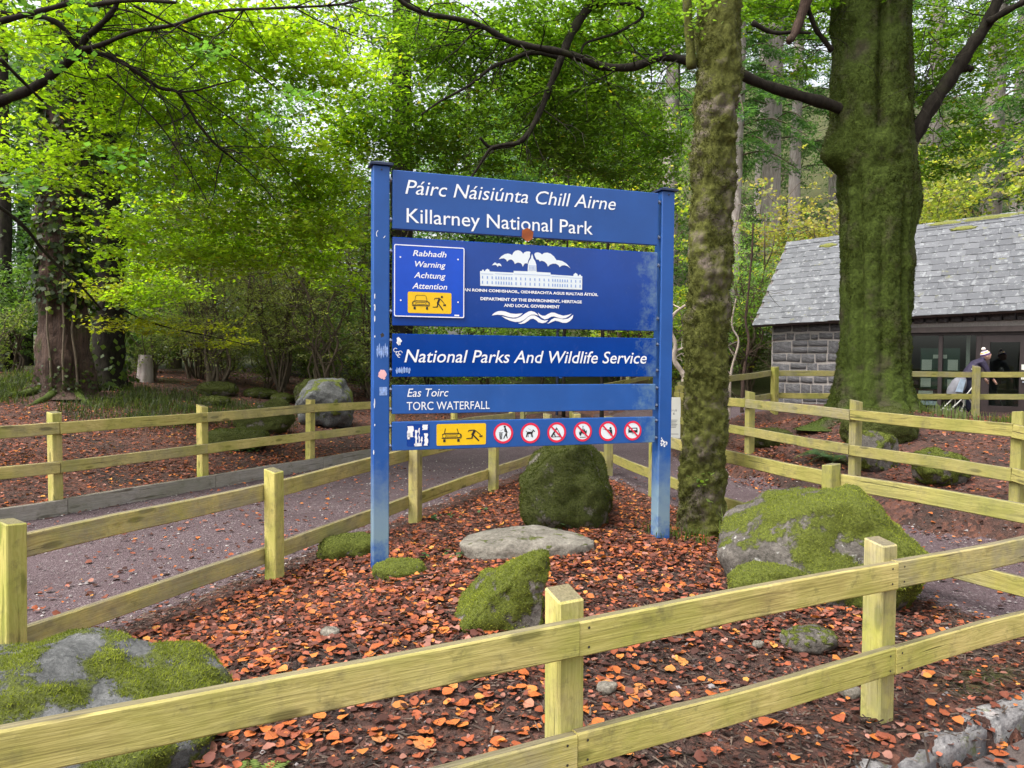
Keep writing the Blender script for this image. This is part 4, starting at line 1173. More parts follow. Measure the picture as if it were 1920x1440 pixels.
PEB = [(1.47, 3.62, .05, 'pale round pebble under the front fence'), (1.33, 3.95, .035, 'small pale pebble behind the top front rail'), (1.62, 3.52, .06, 'grey flat stone beside the second front fence post'),
       (.55, 3.05, .05, 'whitish stone between the front rails right of the middle post'), (1.95, 3.05, .085, 'angular grey stone beside the painted kerb'), (1.02, 2.78, .045, 'round grey pebble in the soil below the lower front rail'), (-.95, 3.9, .05, 'grey stone among leaves left of the pointed rock'), (.45, 3.4, .05, 'pale stone among the leaves just behind the middle front post')]
for i, (x, y, r, lb) in enumerate(PEB):
    boulder('stone', lb, 'stone', (x, y), (r, r * .8, r * .55), 'rock_pale', 0, i, 95 + i, 3, [((.3, .2, .9), .7)], .12, sink=.25, group='loose stones')

# ------------------------------------------------------------------ leaf litter
def leaf_shape(curl, bend, wd):
    L = [(0, 0), (.34, .0), (.68, .0), (1.0, 0)]
    def z(t, s): return bend * (t - .5) ** 2 * 1.6 + curl * abs(s) * (1 if s > 0 else .7)
    P = [(0, 0, z(0, 0)), (.24, .34 * wd, z(.3, 1)), (.3, 0, z(.3, 0)), (.24, -.34 * wd, z(.3, -1)), (.70, .34 * wd, z(.68, 1)), (.68, 0, z(.68, 0)), (.70, -.34 * wd, z(.68, -1)), (1.0, 0, z(1, 0))]
    Fq = [(0, 2, 1), (0, 3, 2), (1, 2, 5), (1, 5, 4), (2, 3, 6), (2, 6, 5), (4, 5, 7), (5, 6, 7)]
    P = np.array(P); P[:, 0] -= .5
    P[:, 2] -= P[:, 2].min()
    return P, np.array(Fq)
def leaf_fine(curl, bend, wd):
    """smoothly outlined curled leaf: midrib and two edges, seven stations"""
    ts = [0, .10, .25, .42, .60, .78, .92, 1.0]
    ws = [0, .20, .36, .43, .40, .27, .11, 0]
    P, F = [], []
    for t, w in zip(ts, ws):
        for s in (-1, 0, 1):
            wob = 1 + .10 * math.sin(t * 23 + s * 2 + curl * 40)
            P.append((t - .5, s * w * wd * wob, bend * (t - .5) ** 2 * 1.6 + curl * abs(s) * (w / .43) ** 1.5 * (1 if s > 0 else .6) + .02 * math.sin(t * 19 + s)))
    for i in range(len(ts) - 1):
        for k in (0, 1):
            a = i * 3 + k
            F += [(a, a + 3, a + 4), (a, a + 4, a + 1)]
    P = np.array(P); P[:, 2] -= P[:, 2].min()
    return P, np.array(F)
LEAF_PAR = ((.07, .2, 1.3), (.18, .12, 1.2), (-.08, .2, 1.4), (.12, -.25, 1.25), (.30, .35, 1.1), (.03, .06, 1.45), (.15, -.1, 1.3), (-.15, .3, 1.2))
LEAFS = [leaf_shape(*p) for p in LEAF_PAR]
LITTER_COL = np.array([(0.27, 0.075, 0.034), (0.42, 0.125, 0.036), (0.52, 0.175, 0.042), (0.17, 0.055, 0.034), (0.12, 0.045, 0.032), (0.32, 0.10, 0.06), (0.055, 0.024, 0.018), (0.54, 0.25, 0.06), (0.24, 0.11, 0.08), (0.34, 0.16, 0.12)])
LITTER_W = np.array([.14, .08, .04, .18, .21, .07, .20, .015, .05, .03]); LITTER_W = LITTER_W / LITTER_W.sum()

def litter_points(n, x0, x1, y0, y1, dens, rng):
    x = rng.uniform(x0, x1, n); y = rng.uniform(y0, y1, n)
    k = rng.random(n) < dens(x, y)
    return x[k], y[k]

def patchy(x, y, s=1.0, o=0.0):
    return .5 + .25 * (np.sin(x * 2.1 * s + o + 1.7 * np.sin(y * 1.3 * s)) + np.sin(y * 2.7 * s - o + 1.3 * np.sin(x * 1.9 * s)))

def dens_all(x, y):
    isl = pdist(ISLAND, x, y); bl = pdist(BANK_L, x, y); br = pdist(BANK_R, x, y); pa = pdist(PATH, x, y)
    fr = (x - F0[0]) * FR[1] - (y - F0[1]) * FR[0]         # >0: road side of the front fence
    d = np.zeros_like(x)
    near = ss(.1, 1.9, -fr)
    d = np.where(isl > 0, np.clip((.16 + .84 * near) * (.50 + .7 * patchy(x, y, 1.4, 1)), 0, 1), d)
    d = np.where((isl <= 0) & (fr > 0), .17 * (.4 + 1.1 * patchy(x, y, 2, 3)), d)
    d = np.where((bl > 0), np.clip(.75 * (.45 + .8 * patchy(x, y, .9, 2)) * (1 - .6 * ss(3.0, 7.0, bl)), 0, 1), d)
    d = np.where((br > 0), np.clip(.8 * (.4 + .8 * patchy(x, y, 1.1, 4)), 0, 1), d)
    edge = np.exp(-np.maximum(pa, 0) / .16)
    d = np.where(pa > 0.0, np.maximum(.035, .38 * edge * patchy(x, y, 2.2, 5)), d)
    d = np.where((br > -.55) & (br <= 0), .5 * (.3 + patchy(x, y, 2.0, 6)), d)
    return d

def build_litter():
    rng = np.random.default_rng(11)
    xs, ys = [], []
    for n, x0, x1, y0, y1 in ((66000, -3.4, 4.2, 1.9, 6.2), (36000, -3.5, 3.6, 6.2, 11), (46000, -12, -1.0, 6.0, 20), (26000, 3.0, 9.0, 5.0, 15.5), (9000, -8, -1.5, 2.5, 10), (3000, 1.0, 4.2, 2.0, 4.2), (22000, -9, -1.5, 6.0, 13)):
        a, b = litter_points(n, x0, x1, y0, y1, dens_all, rng)
        xs.append(a); ys.append(b)
    x = np.concatenate(xs); y = np.concatenate(ys)
    k = (x - K0[0]) * KN[0] + (y - K0[1]) * KN[1]
    z = np.where(k > .08, -.10, T(x, y) - .02 * (pdist(PATH, x, y) > 0))
    n = len(x)
    size = .014 + .043 * rng.random(n) ** 1.7
    yaw = rng.uniform(0, 2 * np.pi, n)
    tx, ty = rng.normal(0, .22, n), rng.normal(0, .22, n)
    # the ones that show largest are pieces of their own
    dist = np.sqrt(x ** 2 + y ** 2 + 2.5)
    show = size / dist
    px = 960 + 1400 * x / np.maximum(y, .1); py = 671 + 1400 * (1.6 - z) / np.maximum(y, .1)
    vis = (px > 10) & (px < 1910) & (py < 1430)
    order = np.argsort(-(show * vis))
    big = order[:300]; rest = order[300:]
    meshes = []
    for i, (P, Fq) in enumerate(LEAFS):
        P2, F2 = leaf_fine(*LEAF_PAR[i])
        me = mesh_idx('fallen_leaf', P2, F2, M['leaf_obj'], smooth=True)
        meshes.append(me)
    for i in big:
        link('fallen_leaf', meshes[int(rng.integers(len(meshes)))], ground, (x[i], y[i], z[i] + .006 + .012 * rng.random()), (tx[i] * .7, ty[i] * .7, yaw[i]), (size[i] * 1.1,) * 3)
    V, Fc, Cc = [], [], []
    base = 0
    kind = rng.integers(0, len(LEAFS), n)
    far = dist[rest] > 7.0
    vnear = dist[rest] < 3.9
    for kk, (P, Fq) in enumerate(LEAFS):
        for isfar in (0, 1, 2):
            idx = rest[(kind[rest] == kk) & (np.where(far, 1, np.where(vnear, 2, 0)) == isfar)]
            if len(idx) == 0: continue
            if isfar == 1:      # the small far ones: one folded kite each
                Pk = P[[0, 1, 7, 3]] * np.array([1, 1.25, 1]); Fk = np.array([[0, 3, 2], [0, 2, 1]])
            else:
                Pk, Fk = (P, Fq) if isfar == 0 else leaf_fine(*LEAF_PAR[kk])
            m = len(idx)
            Q = Pk[None] * size[idx][:, None, None]
            ca, sa = np.cos(tx[idx])[:, None], np.sin(tx[idx])[:, None]
            Q = np.stack([Q[..., 0], Q[..., 1] * ca - Q[..., 2] * sa, Q[..., 1] * sa + Q[..., 2] * ca], -1)
            cb, sb = np.cos(ty[idx])[:, None], np.sin(ty[idx])[:, None]
            Q = np.stack([Q[..., 0] * cb + Q[..., 2] * sb, Q[..., 1], -Q[..., 0] * sb + Q[..., 2] * cb], -1)
            cy, sy = np.cos(yaw[idx])[:, None], np.sin(yaw[idx])[:, None]
            Q = np.stack([Q[..., 0] * cy - Q[..., 1] * sy, Q[..., 0] * sy + Q[..., 1] * cy, Q[..., 2]], -1)
            Q[..., 0] += x[idx][:, None]; Q[..., 1] += y[idx][:, None]
            Q[..., 2] += (z[idx] + .004 + .02 * rng.random(m))[:, None]
            V.append(Q.reshape(-1, 3))
            nv = Pk.shape[0]
            Fc.append((Fk[None] + (base + np.arange(m) * nv)[:, None, None]).reshape(-1, 3))
            base += m * nv
            c = LITTER_COL[rng.choice(len(LITTER_COL), m, p=LITTER_W)] * rng.uniform(.7, 1.15, (m, 1))
            Cc.append(np.repeat(c, len(Fk), 0))
    me = mesh_idx('leaf_litter', np.concatenate(V), np.concatenate(Fc), M['litter'], np.concatenate(Cc), smooth=True)
    o = link('leaf_litter', me, ground); o['kind'] = 'stuff'
build_litter()

def build_bits():
    """twigs, bark crumbs and pebbles in the soil; loose gravel along the path edges"""
    rng = np.random.default_rng(5)
    # bits of twig: thin folded slivers
    n = 26000
    x = rng.uniform(-3, 4.2, n); y = rng.uniform(1.9, 6.5, n)
    k = (pdist(ISLAND, x, y) > -.6) & (pdist(PATH, x, y) < .1)
    x, y = x[k], y[k]; n = len(x)
    z = T(x, y) + .004 + .01 * rng.random(n)
    a = rng.uniform(0, 2 * np.pi, n); L = rng.uniform(.015, .07, n) * np.where(rng.random(n) < .06, 3, 1); w = rng.uniform(.0015, .006, n)
    d = np.stack([np.cos(a), np.sin(a), rng.normal(0, .15, n)], 1); s = np.stack([-np.sin(a), np.cos(a), 0 * a], 1)
    c = np.stack([x, y, z], 1)
    q = np.stack([c - d * L[:, None] / 2 - s * w[:, None], c - d * L[:, None] / 2 + s * w[:, None], c + d * L[:, None] / 2 + s * w[:, None] * .6 + np.array([0, 0, .004]), c + d * L[:, None] / 2 - s * w[:, None] * .6], 1).reshape(-1, 3)
    g = rng.random((n, 1))
    g = g ** 2.2
    cols = np.array((.02, .014, .012)) * (1 - g) + np.array((.15, .11, .085)) * g
    o = link('twig_litter', mesh_np('twig_litter', q, 4, M['litter'], cols), ground); o['kind'] = 'stuff'
    # broken brown leaf crumbs between the whole leaves
    n = 70000
    x = rng.uniform(-3, 4.2, n); y = rng.uniform(1.9, 9.5, n)
    k = (pdist(ISLAND, x, y) > -.5) & (pdist(PATH, x, y) < .05) & ((x - K0[0]) * KN[0] + (y - K0[1]) * KN[1] < 0)
    x, y = x[k], y[k]; n = len(x)
    c = np.stack([x, y, T(x, y) + .003 + .008 * rng.random(n)], 1)
    a = rng.uniform(0, 2 * np.pi, n); L = rng.uniform(.008, .024, (n, 1))
    d = np.stack([np.cos(a), np.sin(a), rng.normal(0, .25, n)], 1); s = np.stack([-np.sin(a), np.cos(a), rng.normal(0, .25, n)], 1)
    q = np.stack([c - d * L * .5, c + s * L * .42, c + d * L * .5, c - s * L * .35], 1).reshape(-1, 3)
    pal = np.array([(.045, .022, .018), (.09, .034, .022), (.15, .05, .028), (.06, .035, .03), (.20, .075, .045), (.03, .018, .015), (.17, .10, .085)])
    cols = pal[rng.integers(0, len(pal), n)] * rng.uniform(.7, 1.2, (n, 1))
    o = link('leaf_crumbs', mesh_np('leaf_crumbs', q, 4, M['litter'], cols), ground); o['kind'] = 'stuff'
    # pebbles
    V0 = np.array([(1, 0, 0), (-1, 0, 0), (0, 1, 0), (0, -1, 0), (0, 0, .7), (0, 0, -.5)], float)
    F0_ = np.array([(0, 2, 4), (2, 1, 4), (1, 3, 4), (3, 0, 4)])
    n = 60000
    x = rng.uniform(-6, 4.6, n); y = rng.uniform(2.1, 13, n)
    pa = pdist(PATH, x, y); fr = (x - F0[0]) * FR[1] - (y - F0[1]) * FR[0]
    pr_ = np.where((pa > -.08) & (pa < .35), .9 * np.exp(-np.abs(pa - .08) / .16), np.where(pa > .35, .16, np.where((fr > -1.0), .07, .02)))
    k = (rng.random(n) < pr_) & (np.hypot(x, y) < 12)
    x, y = x[k], y[k]; n = len(x)
    z = T(x, y) - .02 * (pdist(PATH, x, y) > 0)
    sz = rng.uniform(.005, .014, (n, 1, 1)) * np.where(rng.random((n, 1, 1)) < .04, 1.9, 1)
    a = rng.uniform(0, 2 * np.pi, n)[:, None]
    Q = V0[None] * sz * rng.uniform(.7, 1.3, (n, 1, 3))
    Q = np.stack([Q[..., 0] * np.cos(a) - Q[..., 1] * np.sin(a), Q[..., 0] * np.sin(a) + Q[..., 1] * np.cos(a), Q[..., 2]], -1)
    Q += np.stack([x, y, z + .003], 1)[:, None]
    Fk = (F0_[None] + (np.arange(n) * 6)[:, None, None]).reshape(-1, 3)
    g = rng.random((n, 1)) ** 2.5; cols = np.array((.075, .06, .062)) * (1 - g) + np.array((.34, .31, .30)) * g
    o = link('loose_gravel', mesh_idx('loose_gravel', Q.reshape(-1, 3), Fk, M['litter'], np.repeat(cols, 4, 0)), path); o['kind'] = 'stuff'
build_bits()
# ------------------------------------------------------------------ foliage and trees
def sprays(cent, length, m, ll, lw, rng, c1, c2, droop=.25, flat=.35, cvar=.25, az=None, yellow=0.0, ycol=(.42, .36, .03)):
    """flat leafy twigs: every centre gets a twig with m leaves set alternately along it"""
    cent = np.asarray(cent, float); n = len(cent)
    a = rng.uniform(0, 2 * np.pi, n) if az is None else az + rng.normal(0, .6, n)
    d = np.stack([np.cos(a), np.sin(a), -droop * rng.uniform(-.3, 1.6, n)], 1); d /= np.linalg.norm(d, axis=1)[:, None]
    s = np.stack([-np.sin(a), np.cos(a), rng.normal(0, flat, n)], 1)
    t = (np.arange(m) + .5) / m
    sgn = np.where(np.arange(m) % 2 == 0, 1.0, -1.0)
    LL = length * rng.uniform(.6, 1.3, n)
    pos = cent[:, None] + d[:, None] * (LL[:, None] * (t[None] - .5))[..., None] + rng.normal(0, .018 * length / .5, (n, m, 3))
    ld = d[:, None] * .55 + s[:, None] * (sgn[None] * rng.uniform(.5, 1.1, (n, m)))[..., None] + rng.normal(0, flat * .7, (n, m, 3))
    ld /= np.linalg.norm(ld, axis=2)[..., None]
    up = np.zeros((n, m, 3)); up[..., 2] = 1; up += rng.normal(0, flat, (n, m, 3))
    wd = np.cross(up, ld); wd /= (np.linalg.norm(wd, axis=2)[..., None] + 1e-9)
    sz = rng.uniform(.65, 1.25, (n, m, 1)) * (1 - .25 * t[None, :, None])
    tip = pos + ld * ll * sz
    mid = pos + ld * ll * sz * .48
    q = np.stack([pos, mid + wd * lw * sz * .5, tip, mid - wd * lw * sz * .5], 2).reshape(-1, 3)
    k = np.clip(rng.random((n, 1)) * .6 + rng.random((n, m)) * .4, 0, 1)[..., None]
    col = np.array(c1) * (1 - k) + np.array(c2) * k
    col = col * rng.uniform(1 - cvar, 1 + cvar, (n, m, 1))
    if yellow > 0:
        ym = (rng.random((n, m)) < yellow)[..., None]
        col = np.where(ym, np.array(ycol) * rng.uniform(.7, 1.2, (n, m, 1)), col)
    # the twigs themselves
    e0 = cent - d * (LL * .55)[:, None]; e1 = cent + d * (LL * .5)[:, None]
    w0 = .004 * length / .5
    tq = np.stack([e0 - s * w0, e0 + s * w0, e1 + s * w0 * .4, e1 - s * w0 * .4], 1).reshape(-1, 3)
    return q, col.reshape(-1, 3), tq

def ellipsoid_pts(c, r, n, rng, shell=.0):
    p = rng.normal(0, 1, (n, 3)); p /= np.linalg.norm(p, axis=1)[:, None]
    rad = rng.random(n) ** (1 / 3.0)
    if shell > 0: rad = 1 - (1 - rad) * (1 - shell)
    return np.array(c)[None] + p * rad[:, None] * np.array(r)[None]

def clumped(c, r, n, rng, k=9, spread=.38):
    """points gathered in k layered clumps inside an ellipsoid, so that gaps stay open"""
    cc = ellipsoid_pts(c, r, k, rng)
    i = rng.integers(0, k, n)
    return cc[i] + rng.normal(0, 1, (n, 3)) * np.array(r) * spread * np.array([1, 1, .45])

TWIG = simple('twig_brown', (0.05, 0.038, 0.026), .9)

class Foliage:
    def __init__(self): self.q, self.c, self.t = [], [], []
    def add(self, tup):
        self.q.append(tup[0]); self.c.append(tup[1]); self.t.append(tup[2])
    def build(self, parent, name='crown', twigs=True):
        o = link(name, mesh_np(name, np.concatenate(self.q), 4, M['leaf'], np.concatenate(self.c)), parent)
        if twigs:
            link('twigs', mesh_np('twigs', np.concatenate(self.t), 4, TWIG), o)
        return o

def rel(parent, pts):
    o = parent.location
    return [Vector(p) - o for p in pts]

def limb(parent, pts, r0, r1, mat, name='branch', n=8, sub=4, wob=.0, rng=random):
    P = smooth_path(pts, sub)
    if wob: P = [p + Vector((rng.gauss(0, wob), rng.gauss(0, wob), rng.gauss(0, wob))) if 0 < i < len(P) - 1 else p for i, p in enumerate(P)]
    m = len(P)
    rad = [r0 + (r1 - r0) * (i / (m - 1)) ** .8 for i in range(m)]
    rad = [r * (1 + .12 * math.sin(i * 1.9)) for i, r in enumerate(rad)]
    v, f = tube_geo([p - parent.location for p in P], rad, n)
    return link(name, mesh_py(name, v, f, mat, True), parent)

def twiglets(parent, pts, rng, n, ln, r, mat, depth=2, name='branchlets'):
    """fine side branches springing from a limb, joined as one part"""
    P = smooth_path(pts, 4)
    mb = MB()
    for i in range(n):
        k = rng.randrange(1, len(P) - 1)
        a = P[k] - parent.location
        d = (P[min(k + 1, len(P) - 1)] - P[k - 1]).normalized()
        side = Vector((rng.gauss(0, 1), rng.gauss(0, 1), rng.gauss(-.25, .6))).normalized()
        dr = (d * .6 + side).normalized()
        L = ln * rng.uniform(.4, 1.2)
        q = [a]
        for s in range(5):
            dr = (dr + Vector((rng.gauss(0, .22), rng.gauss(0, .22), rng.gauss(-.05, .2)))).normalized()
            q.append(q[-1] + dr * L / 5)
        mb.tube(q, [r * (1 - .17 * s) for s in range(6)], 4, False)
        if depth > 1:
            for s in (2, 3, 4):
                d2 = (dr + Vector((rng.gauss(0, .8), rng.gauss(0, .8), rng.gauss(-.1, .5)))).normalized()
                e = q[s] + d2 * L * .35; e2 = e + (d2 + Vector((rng.gauss(0, .3), rng.gauss(0, .3), rng.gauss(-.1, .2)))) * L * .25
                mb.tube([q[s], e, e2], [r * .5, r * .35, r * .2], 3, False)
    o = mb.build(name, mat, parent)
    o['kind'] = 'stuff'
    return o

def trunk_mesh(parent, pts, rads, mat, nseg=48, rows=90, seed=0, lobes=(), amp=.05, nscale=2.0, name='trunk', flare=0.0, fine=.0, bumps=(), grooves=(), fscale=16):
    """trunk along a curve: rads at each curve point; lobes = (count, depth, phase, twist) give fluting; bumps = (row fraction, angle, size, height)"""
    P = smooth_path(pts, max(2, rows // (len(pts) - 1)))
    m = len(P)
    R = np.interp(np.linspace(0, 1, m), np.linspace(0, 1, len(rads)), rads)
    V = []
    for i, p in enumerate(P):
        t = i / (m - 1)
        for k in range(nseg):
            th = 2 * math.pi * k / nseg
            r = R[i]
            for cnt, dep, phs, tw in lobes:
                r *= 1 + dep * math.sin(cnt * th + phs + tw * t)
            if flare:
                fl = max(0, 1 - t / flare) ** 2
                r *= 1 + fl * (.55 + .35 * math.sin(5 * th + seed) + .2 * math.sin(3 * th + 1.3 + seed))
            for bt, ba, bs, bh in bumps:
                da = (th - ba + math.pi) % (2 * math.pi) - math.pi
                r += bh * math.exp(-((t - bt) / bs) ** 2 - (da / .45) ** 2)
            for ga, gw, gd, g0, g1 in grooves:
                da = (th - ga - .25 * math.sin(t * 9) * .3 + math.pi) % (2 * math.pi) - math.pi
                if g0 < t < g1: r -= gd * math.exp(-(da / gw) ** 2) * min(1, (t - g0) / .06, (g1 - t) / .06 if g1 < 1 else 1)
            q = Vector((p.x + r * math.cos(th), p.y + r * math.sin(th), p.z))
            e = q - p; e.normalize()
            q += e * (amp * fbm((q.x, q.y, q.z * .6), 4, nscale, seed))
            if fine: q += e * (fine * fbm(q, 3, fscale, seed + 3))
            V.append(q - parent.location)
    V = np.array([tuple(v) for v in V])
    i = (np.arange(m - 1)[:, None] * nseg + np.arange(nseg)[None]).ravel()
    j = (np.arange(m - 1)[:, None] * nseg + (np.arange(nseg)[None] + 1) % nseg).ravel()
    Fq = np.stack([i, j, j + nseg, i + nseg], 1)
    me = mesh_idx(name, V, Fq, mat, smooth=True)
    return link(name, me, parent), V, Fq

def moss_on(parent, V, Fq, n, size, col, rng, thr=.45, nscale=3.0, seed=0):
    T3 = np.concatenate([Fq[:, [0, 1, 2]], Fq[:, [0, 2, 3]]])
    ms = np.array([.62 + .6 * fbm(p, 3, nscale, seed) for p in V])
    t = tufts(V, T3, np.clip(ms, 0, 1), n, size, col, rng, .6)
    o = link('moss', mesh_np('moss', t[0], 3, M['moss_tuft'], t[1]), parent)
    o['kind'] = 'stuff'

rngF = np.random.default_rng(21)
rnd = random.Random(5)

# --- slim mossy tree right of the sign
gx, gy = 1.745, 6.75
slim = empty('slim_tree', (gx, gy, Tz(gx, gy)))
tag(slim, 'slim straight tree with scaly moss-covered bark just right of the sign', 'tree')
base = Tz(gx, gy)
o, V, Fq = trunk_mesh(slim, [(gx, gy, base - .25), (gx + .0, gy, .35), (gx + .0, gy, 1.2), (gx + .015, gy, 2.3), (gx + .04, gy, 3.4), (gx + .07, gy, 4.8), (gx + .10, gy + .1, 7.5)], [.265, .205, .187, .182, .188, .18, .14], M['bark_slim'], 76, 280, 4, [(3, .02, .5, 2)], .035, 5.0, flare=.09, fine=.030, fscale=15)
moss_on(slim, V, Fq, 34000, .020, ((0.026, 0.030, 0.012), (0.135, 0.14, 0.042)), rngF, nscale=4.5, seed=2)
limb(slim, [site(1297, 128, 6.72), site(1292, 60, 6.7), site(1288, 0, 6.65), site(1280, -90, 6.6)], .045, .035, M['bark_slim'])
fo = Foliage()
fo.add(sprays(np.array([site(1318, 905, 6.5) + Vector((random.gauss(0, .05), random.gauss(0, .03), random.gauss(0, .08))) - slim.location for _ in range(7)]), .1, 4, .045, .04, rngF, (.10, .17, .03), (.20, .28, .06)))
fo.add(sprays(np.array([site(1300, 20, 6.5) + Vector((random.gauss(0, .10), random.gauss(0, .1), random.gauss(0, .12))) - slim.location for _ in range(22)]), .15, 5, .05, .04, rngF, (.09, .15, .03), (.18, .26, .05)))
fo.build(slim, 'leaves', False)
def crown_cap(tree, c, r, n, ll, c1, c2, seed):
    """unseen upper leaf clumps, added above the frame to shade what is below"""
    rg = np.random.default_rng(seed)
    f = Foliage()
    f.add(sprays(clumped(np.array(c) - np.array(tree.location), r, n, rg, 14, .4), .8, 7, ll, ll * .6, rg, c1, c2))
    return f.build(tree, 'unseen_upper_crown', False)

# --- big beech
bx, by = 5.58, 11.5
bz = Tz(bx, by)
beech = empty('beech_tree', (bx, by, bz))
tag(beech, 'massive moss-covered beech with fluted forked trunk in front of the hut', 'tree')
def bs(px, py, d=11.5): return site(px, py, d)
axis = [(1645, 800), (1638, 755), (1638, 690), (1640, 600), (1642, 500), (1645, 400), (1645, 320), (1637, 250), (1633, 170), (1634, 80), (1634, 0), (1636, -140)]
hw = [92, 76, 62, 60, 60, 63, 67, 70, 68, 66, 67, 63]
o, V, Fq = trunk_mesh(beech, [bs(*p) for p in axis], [w * 11.5 / 1400 for w in hw], M['bark_beech'], 110, 170, 9,
                      [(5, .035, 1.0, .8), (3, .03, 2.2, -.8), (11, .02, .3, .6)], .035, 3.0, flare=.12, fine=.030, grooves=[(-1.80, .11, .15, .60, 1.2), (-2.45, .10, .09, .02, .56), (-1.15, .09, .10, .0, .50), (-.70, .10, .08, .0, .62), (-1.85, .07, .05, .1, .45)],
                      bumps=[(.575, math.pi, .030, .17), (.61, math.pi - .1, .045, .15), (.47, .05, .045, .12), (.40, 3.3, .03, .06), (.30, 0, .03, .05), (.66, -1.2, .02, .05), (.36, -.9, .02, .06), (.54, -1.9, .025, -.05)])
moss_on(beech, V, Fq, 70000, .022, ((0.009, 0.013, 0.003), (0.085, 0.100, 0.017)), rngF, nscale=1.5, seed=8)
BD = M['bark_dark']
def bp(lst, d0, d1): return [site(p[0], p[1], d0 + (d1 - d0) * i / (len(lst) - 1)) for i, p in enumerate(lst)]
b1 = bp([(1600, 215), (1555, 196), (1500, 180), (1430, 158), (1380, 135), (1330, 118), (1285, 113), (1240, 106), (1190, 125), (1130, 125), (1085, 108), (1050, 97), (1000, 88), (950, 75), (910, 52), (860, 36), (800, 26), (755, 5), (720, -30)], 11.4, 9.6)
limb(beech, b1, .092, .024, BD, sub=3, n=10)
twiglets(beech, b1[4:], rnd, 34, 1.1, .012, BD)
b2 = bp([(1190, -60), (1140, -18), (1105, 12), (1072, 62), (1053, 108), (1030, 165), (1010, 215), (980, 262), (935, 276), (915, 274), (900, 258)], 10.9, 10.0)
limb(beech, b2, .085, .018, BD, n=8)
twiglets(beech, b2[3:], rnd, 16, .8, .009, BD)
limb(beech, bp([(975, 268), (925, 276), (905, 300), (885, 330), (860, 350)], 10, 10), .03, .008, BD)
limb(beech, bp([(1052, 108), (1000, 98), (960, 112), (920, 128), (880, 160), (825, 190), (790, 215)], 10.6, 9.8), .042, .01, BD)
limb(beech, bp([(1105, 12), (1180, 8), (1205, 30), (1160, 60), (1100, 80), (1090, 100)], 10.9, 10.7), .03, .015, BD)
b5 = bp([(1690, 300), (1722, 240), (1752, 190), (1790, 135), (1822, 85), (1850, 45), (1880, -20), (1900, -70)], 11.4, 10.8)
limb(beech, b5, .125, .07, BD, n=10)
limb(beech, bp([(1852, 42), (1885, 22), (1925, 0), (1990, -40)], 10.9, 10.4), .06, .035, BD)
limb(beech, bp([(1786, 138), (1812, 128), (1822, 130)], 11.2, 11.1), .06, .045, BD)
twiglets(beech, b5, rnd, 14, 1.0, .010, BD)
limb(beech, bp([(1530, -60), (1512, 0), (1492, 58), (1478, 78)], 10.9, 10.7), .10, .045, M['bark_red'])
limb(beech, bp([(1410, 42), (1440, 58), (1462, 62), (1485, 60), (1520, 62)], 10.7, 10.8), .04, .02, BD)
b6 = bp([(1560, 95), (1545, 75), (1530, 55), (1520, 30), (1512, 5)], 11.1, 10.8)
limb(beech, b6, .04, .03, BD)
twiglets(beech, b6, rnd, 12, .7, .008, BD)
twiglets(beech, bp([(1720, 30), (1740, 60), (1745, 110), (1750, 150)], 11, 10.8), rnd, 12, .9, .008, BD)
GB1, GB2 = (.085, .165, .020), (.20, .31, .038)
fo = Foliage()
BL = [(900, 200, 10.4, 1.7, 1.2, 1.0, 620), (1090, 190, 10.9, 1.3, 1.2, 1.0, 520), (800, 70, 9.9, 1.0, 1.0, .6, 200), (1000, 30, 10.4, 1.9, 1.2, .45, 420), (1215, 50, 10.9, .8, 1.0, .5, 190),
      (1470, 20, 11.0, .85, .8, .32, 150), (1800, 110, 10.9, .9, .9, .8, 260), (1510, 130, 11.6, .35, .5, .25, 20), (850, 290, 10.8, 1.0, 1.0, .4, 190), (1170, 290, 11.6, .9, 1.0, .45, 170), (1760, 300, 12, .5, .6, .5, 60), (1240, 260, 12, .4, .8, .6, 70), (1840, 250, 11.5, .5, .6, .4, 50), (1700, -40, 10.5, 2.0, 1.5, .4, 160)]
for px, py, d, rx, ry, rz, n in BL:
    c = np.array(site(px, py, d + .9) - beech.location)
    fo.add(sprays(clumped(c, (rx, ry * .8, rz), int(n * 1.3), rngF, 12, .36), .55, 15, .082, .058, rngF, GB1, GB2, yellow=.012))
fo.build(beech)
crown_cap(beech, (5.5, 12.5, 11.5), (4.5, 3.5, 2.0), 500, .17, GB1, GB2, 31)

# --- beech whose trunk stands left of the picture
lx, ly = -7.3, 7.9
lb = empty('beech_tree', (lx, ly, Tz(lx, ly)))
tag(lb, 'bright green beech whose boughs hang in from the left frame edge', 'tree')
trunk_mesh(lb, [(lx, ly, lb.location.z - .3), (lx, ly, 1.2), (lx + .05, ly, 3), (lx + .2, ly, 6), (lx + .3, ly, 10)], [.45, .36, .33, .28, .2], M['bark_beech'], 32, 60, 3, [(4, .05, 0, 2)], .05, flare=.15)
a1 = bp([(-260, 300), (-120, 235), (0, 190), (60, 165), (110, 130), (148, 96), (160, 72), (185, 50), (215, 15), (235, -40)], 8.0, 7.6)
limb(lb, a1, .068, .02, BD, n=9)
a2 = bp([(152, 92), (190, 84), (250, 60), (330, 46), (400, 22), (520, 15), (640, 8), (720, -12)], 7.7, 7.0)
limb(lb, a2, .028, .008, BD)
a3 = bp([(158, 95), (198, 104), (235, 120), (270, 145), (300, 165), (332, 172), (352, 200), (375, 238), (405, 272), (422, 286)], 7.7, 8.4)
limb(lb, a3, .03, .010, BD)
limb(lb, bp([(332, 172), (366, 170), (410, 158), (450, 148)], 8.1, 8.3), .016, .006, BD)
limb(lb, bp([(422, 286), (440, 300), (470, 325), (520, 380)], 8.4, 8.8), .013, .005, BD)
limb(lb, bp([(418, 288), (408, 320), (402, 360), (390, 390)], 8.4, 8.5), .011, .004, BD)
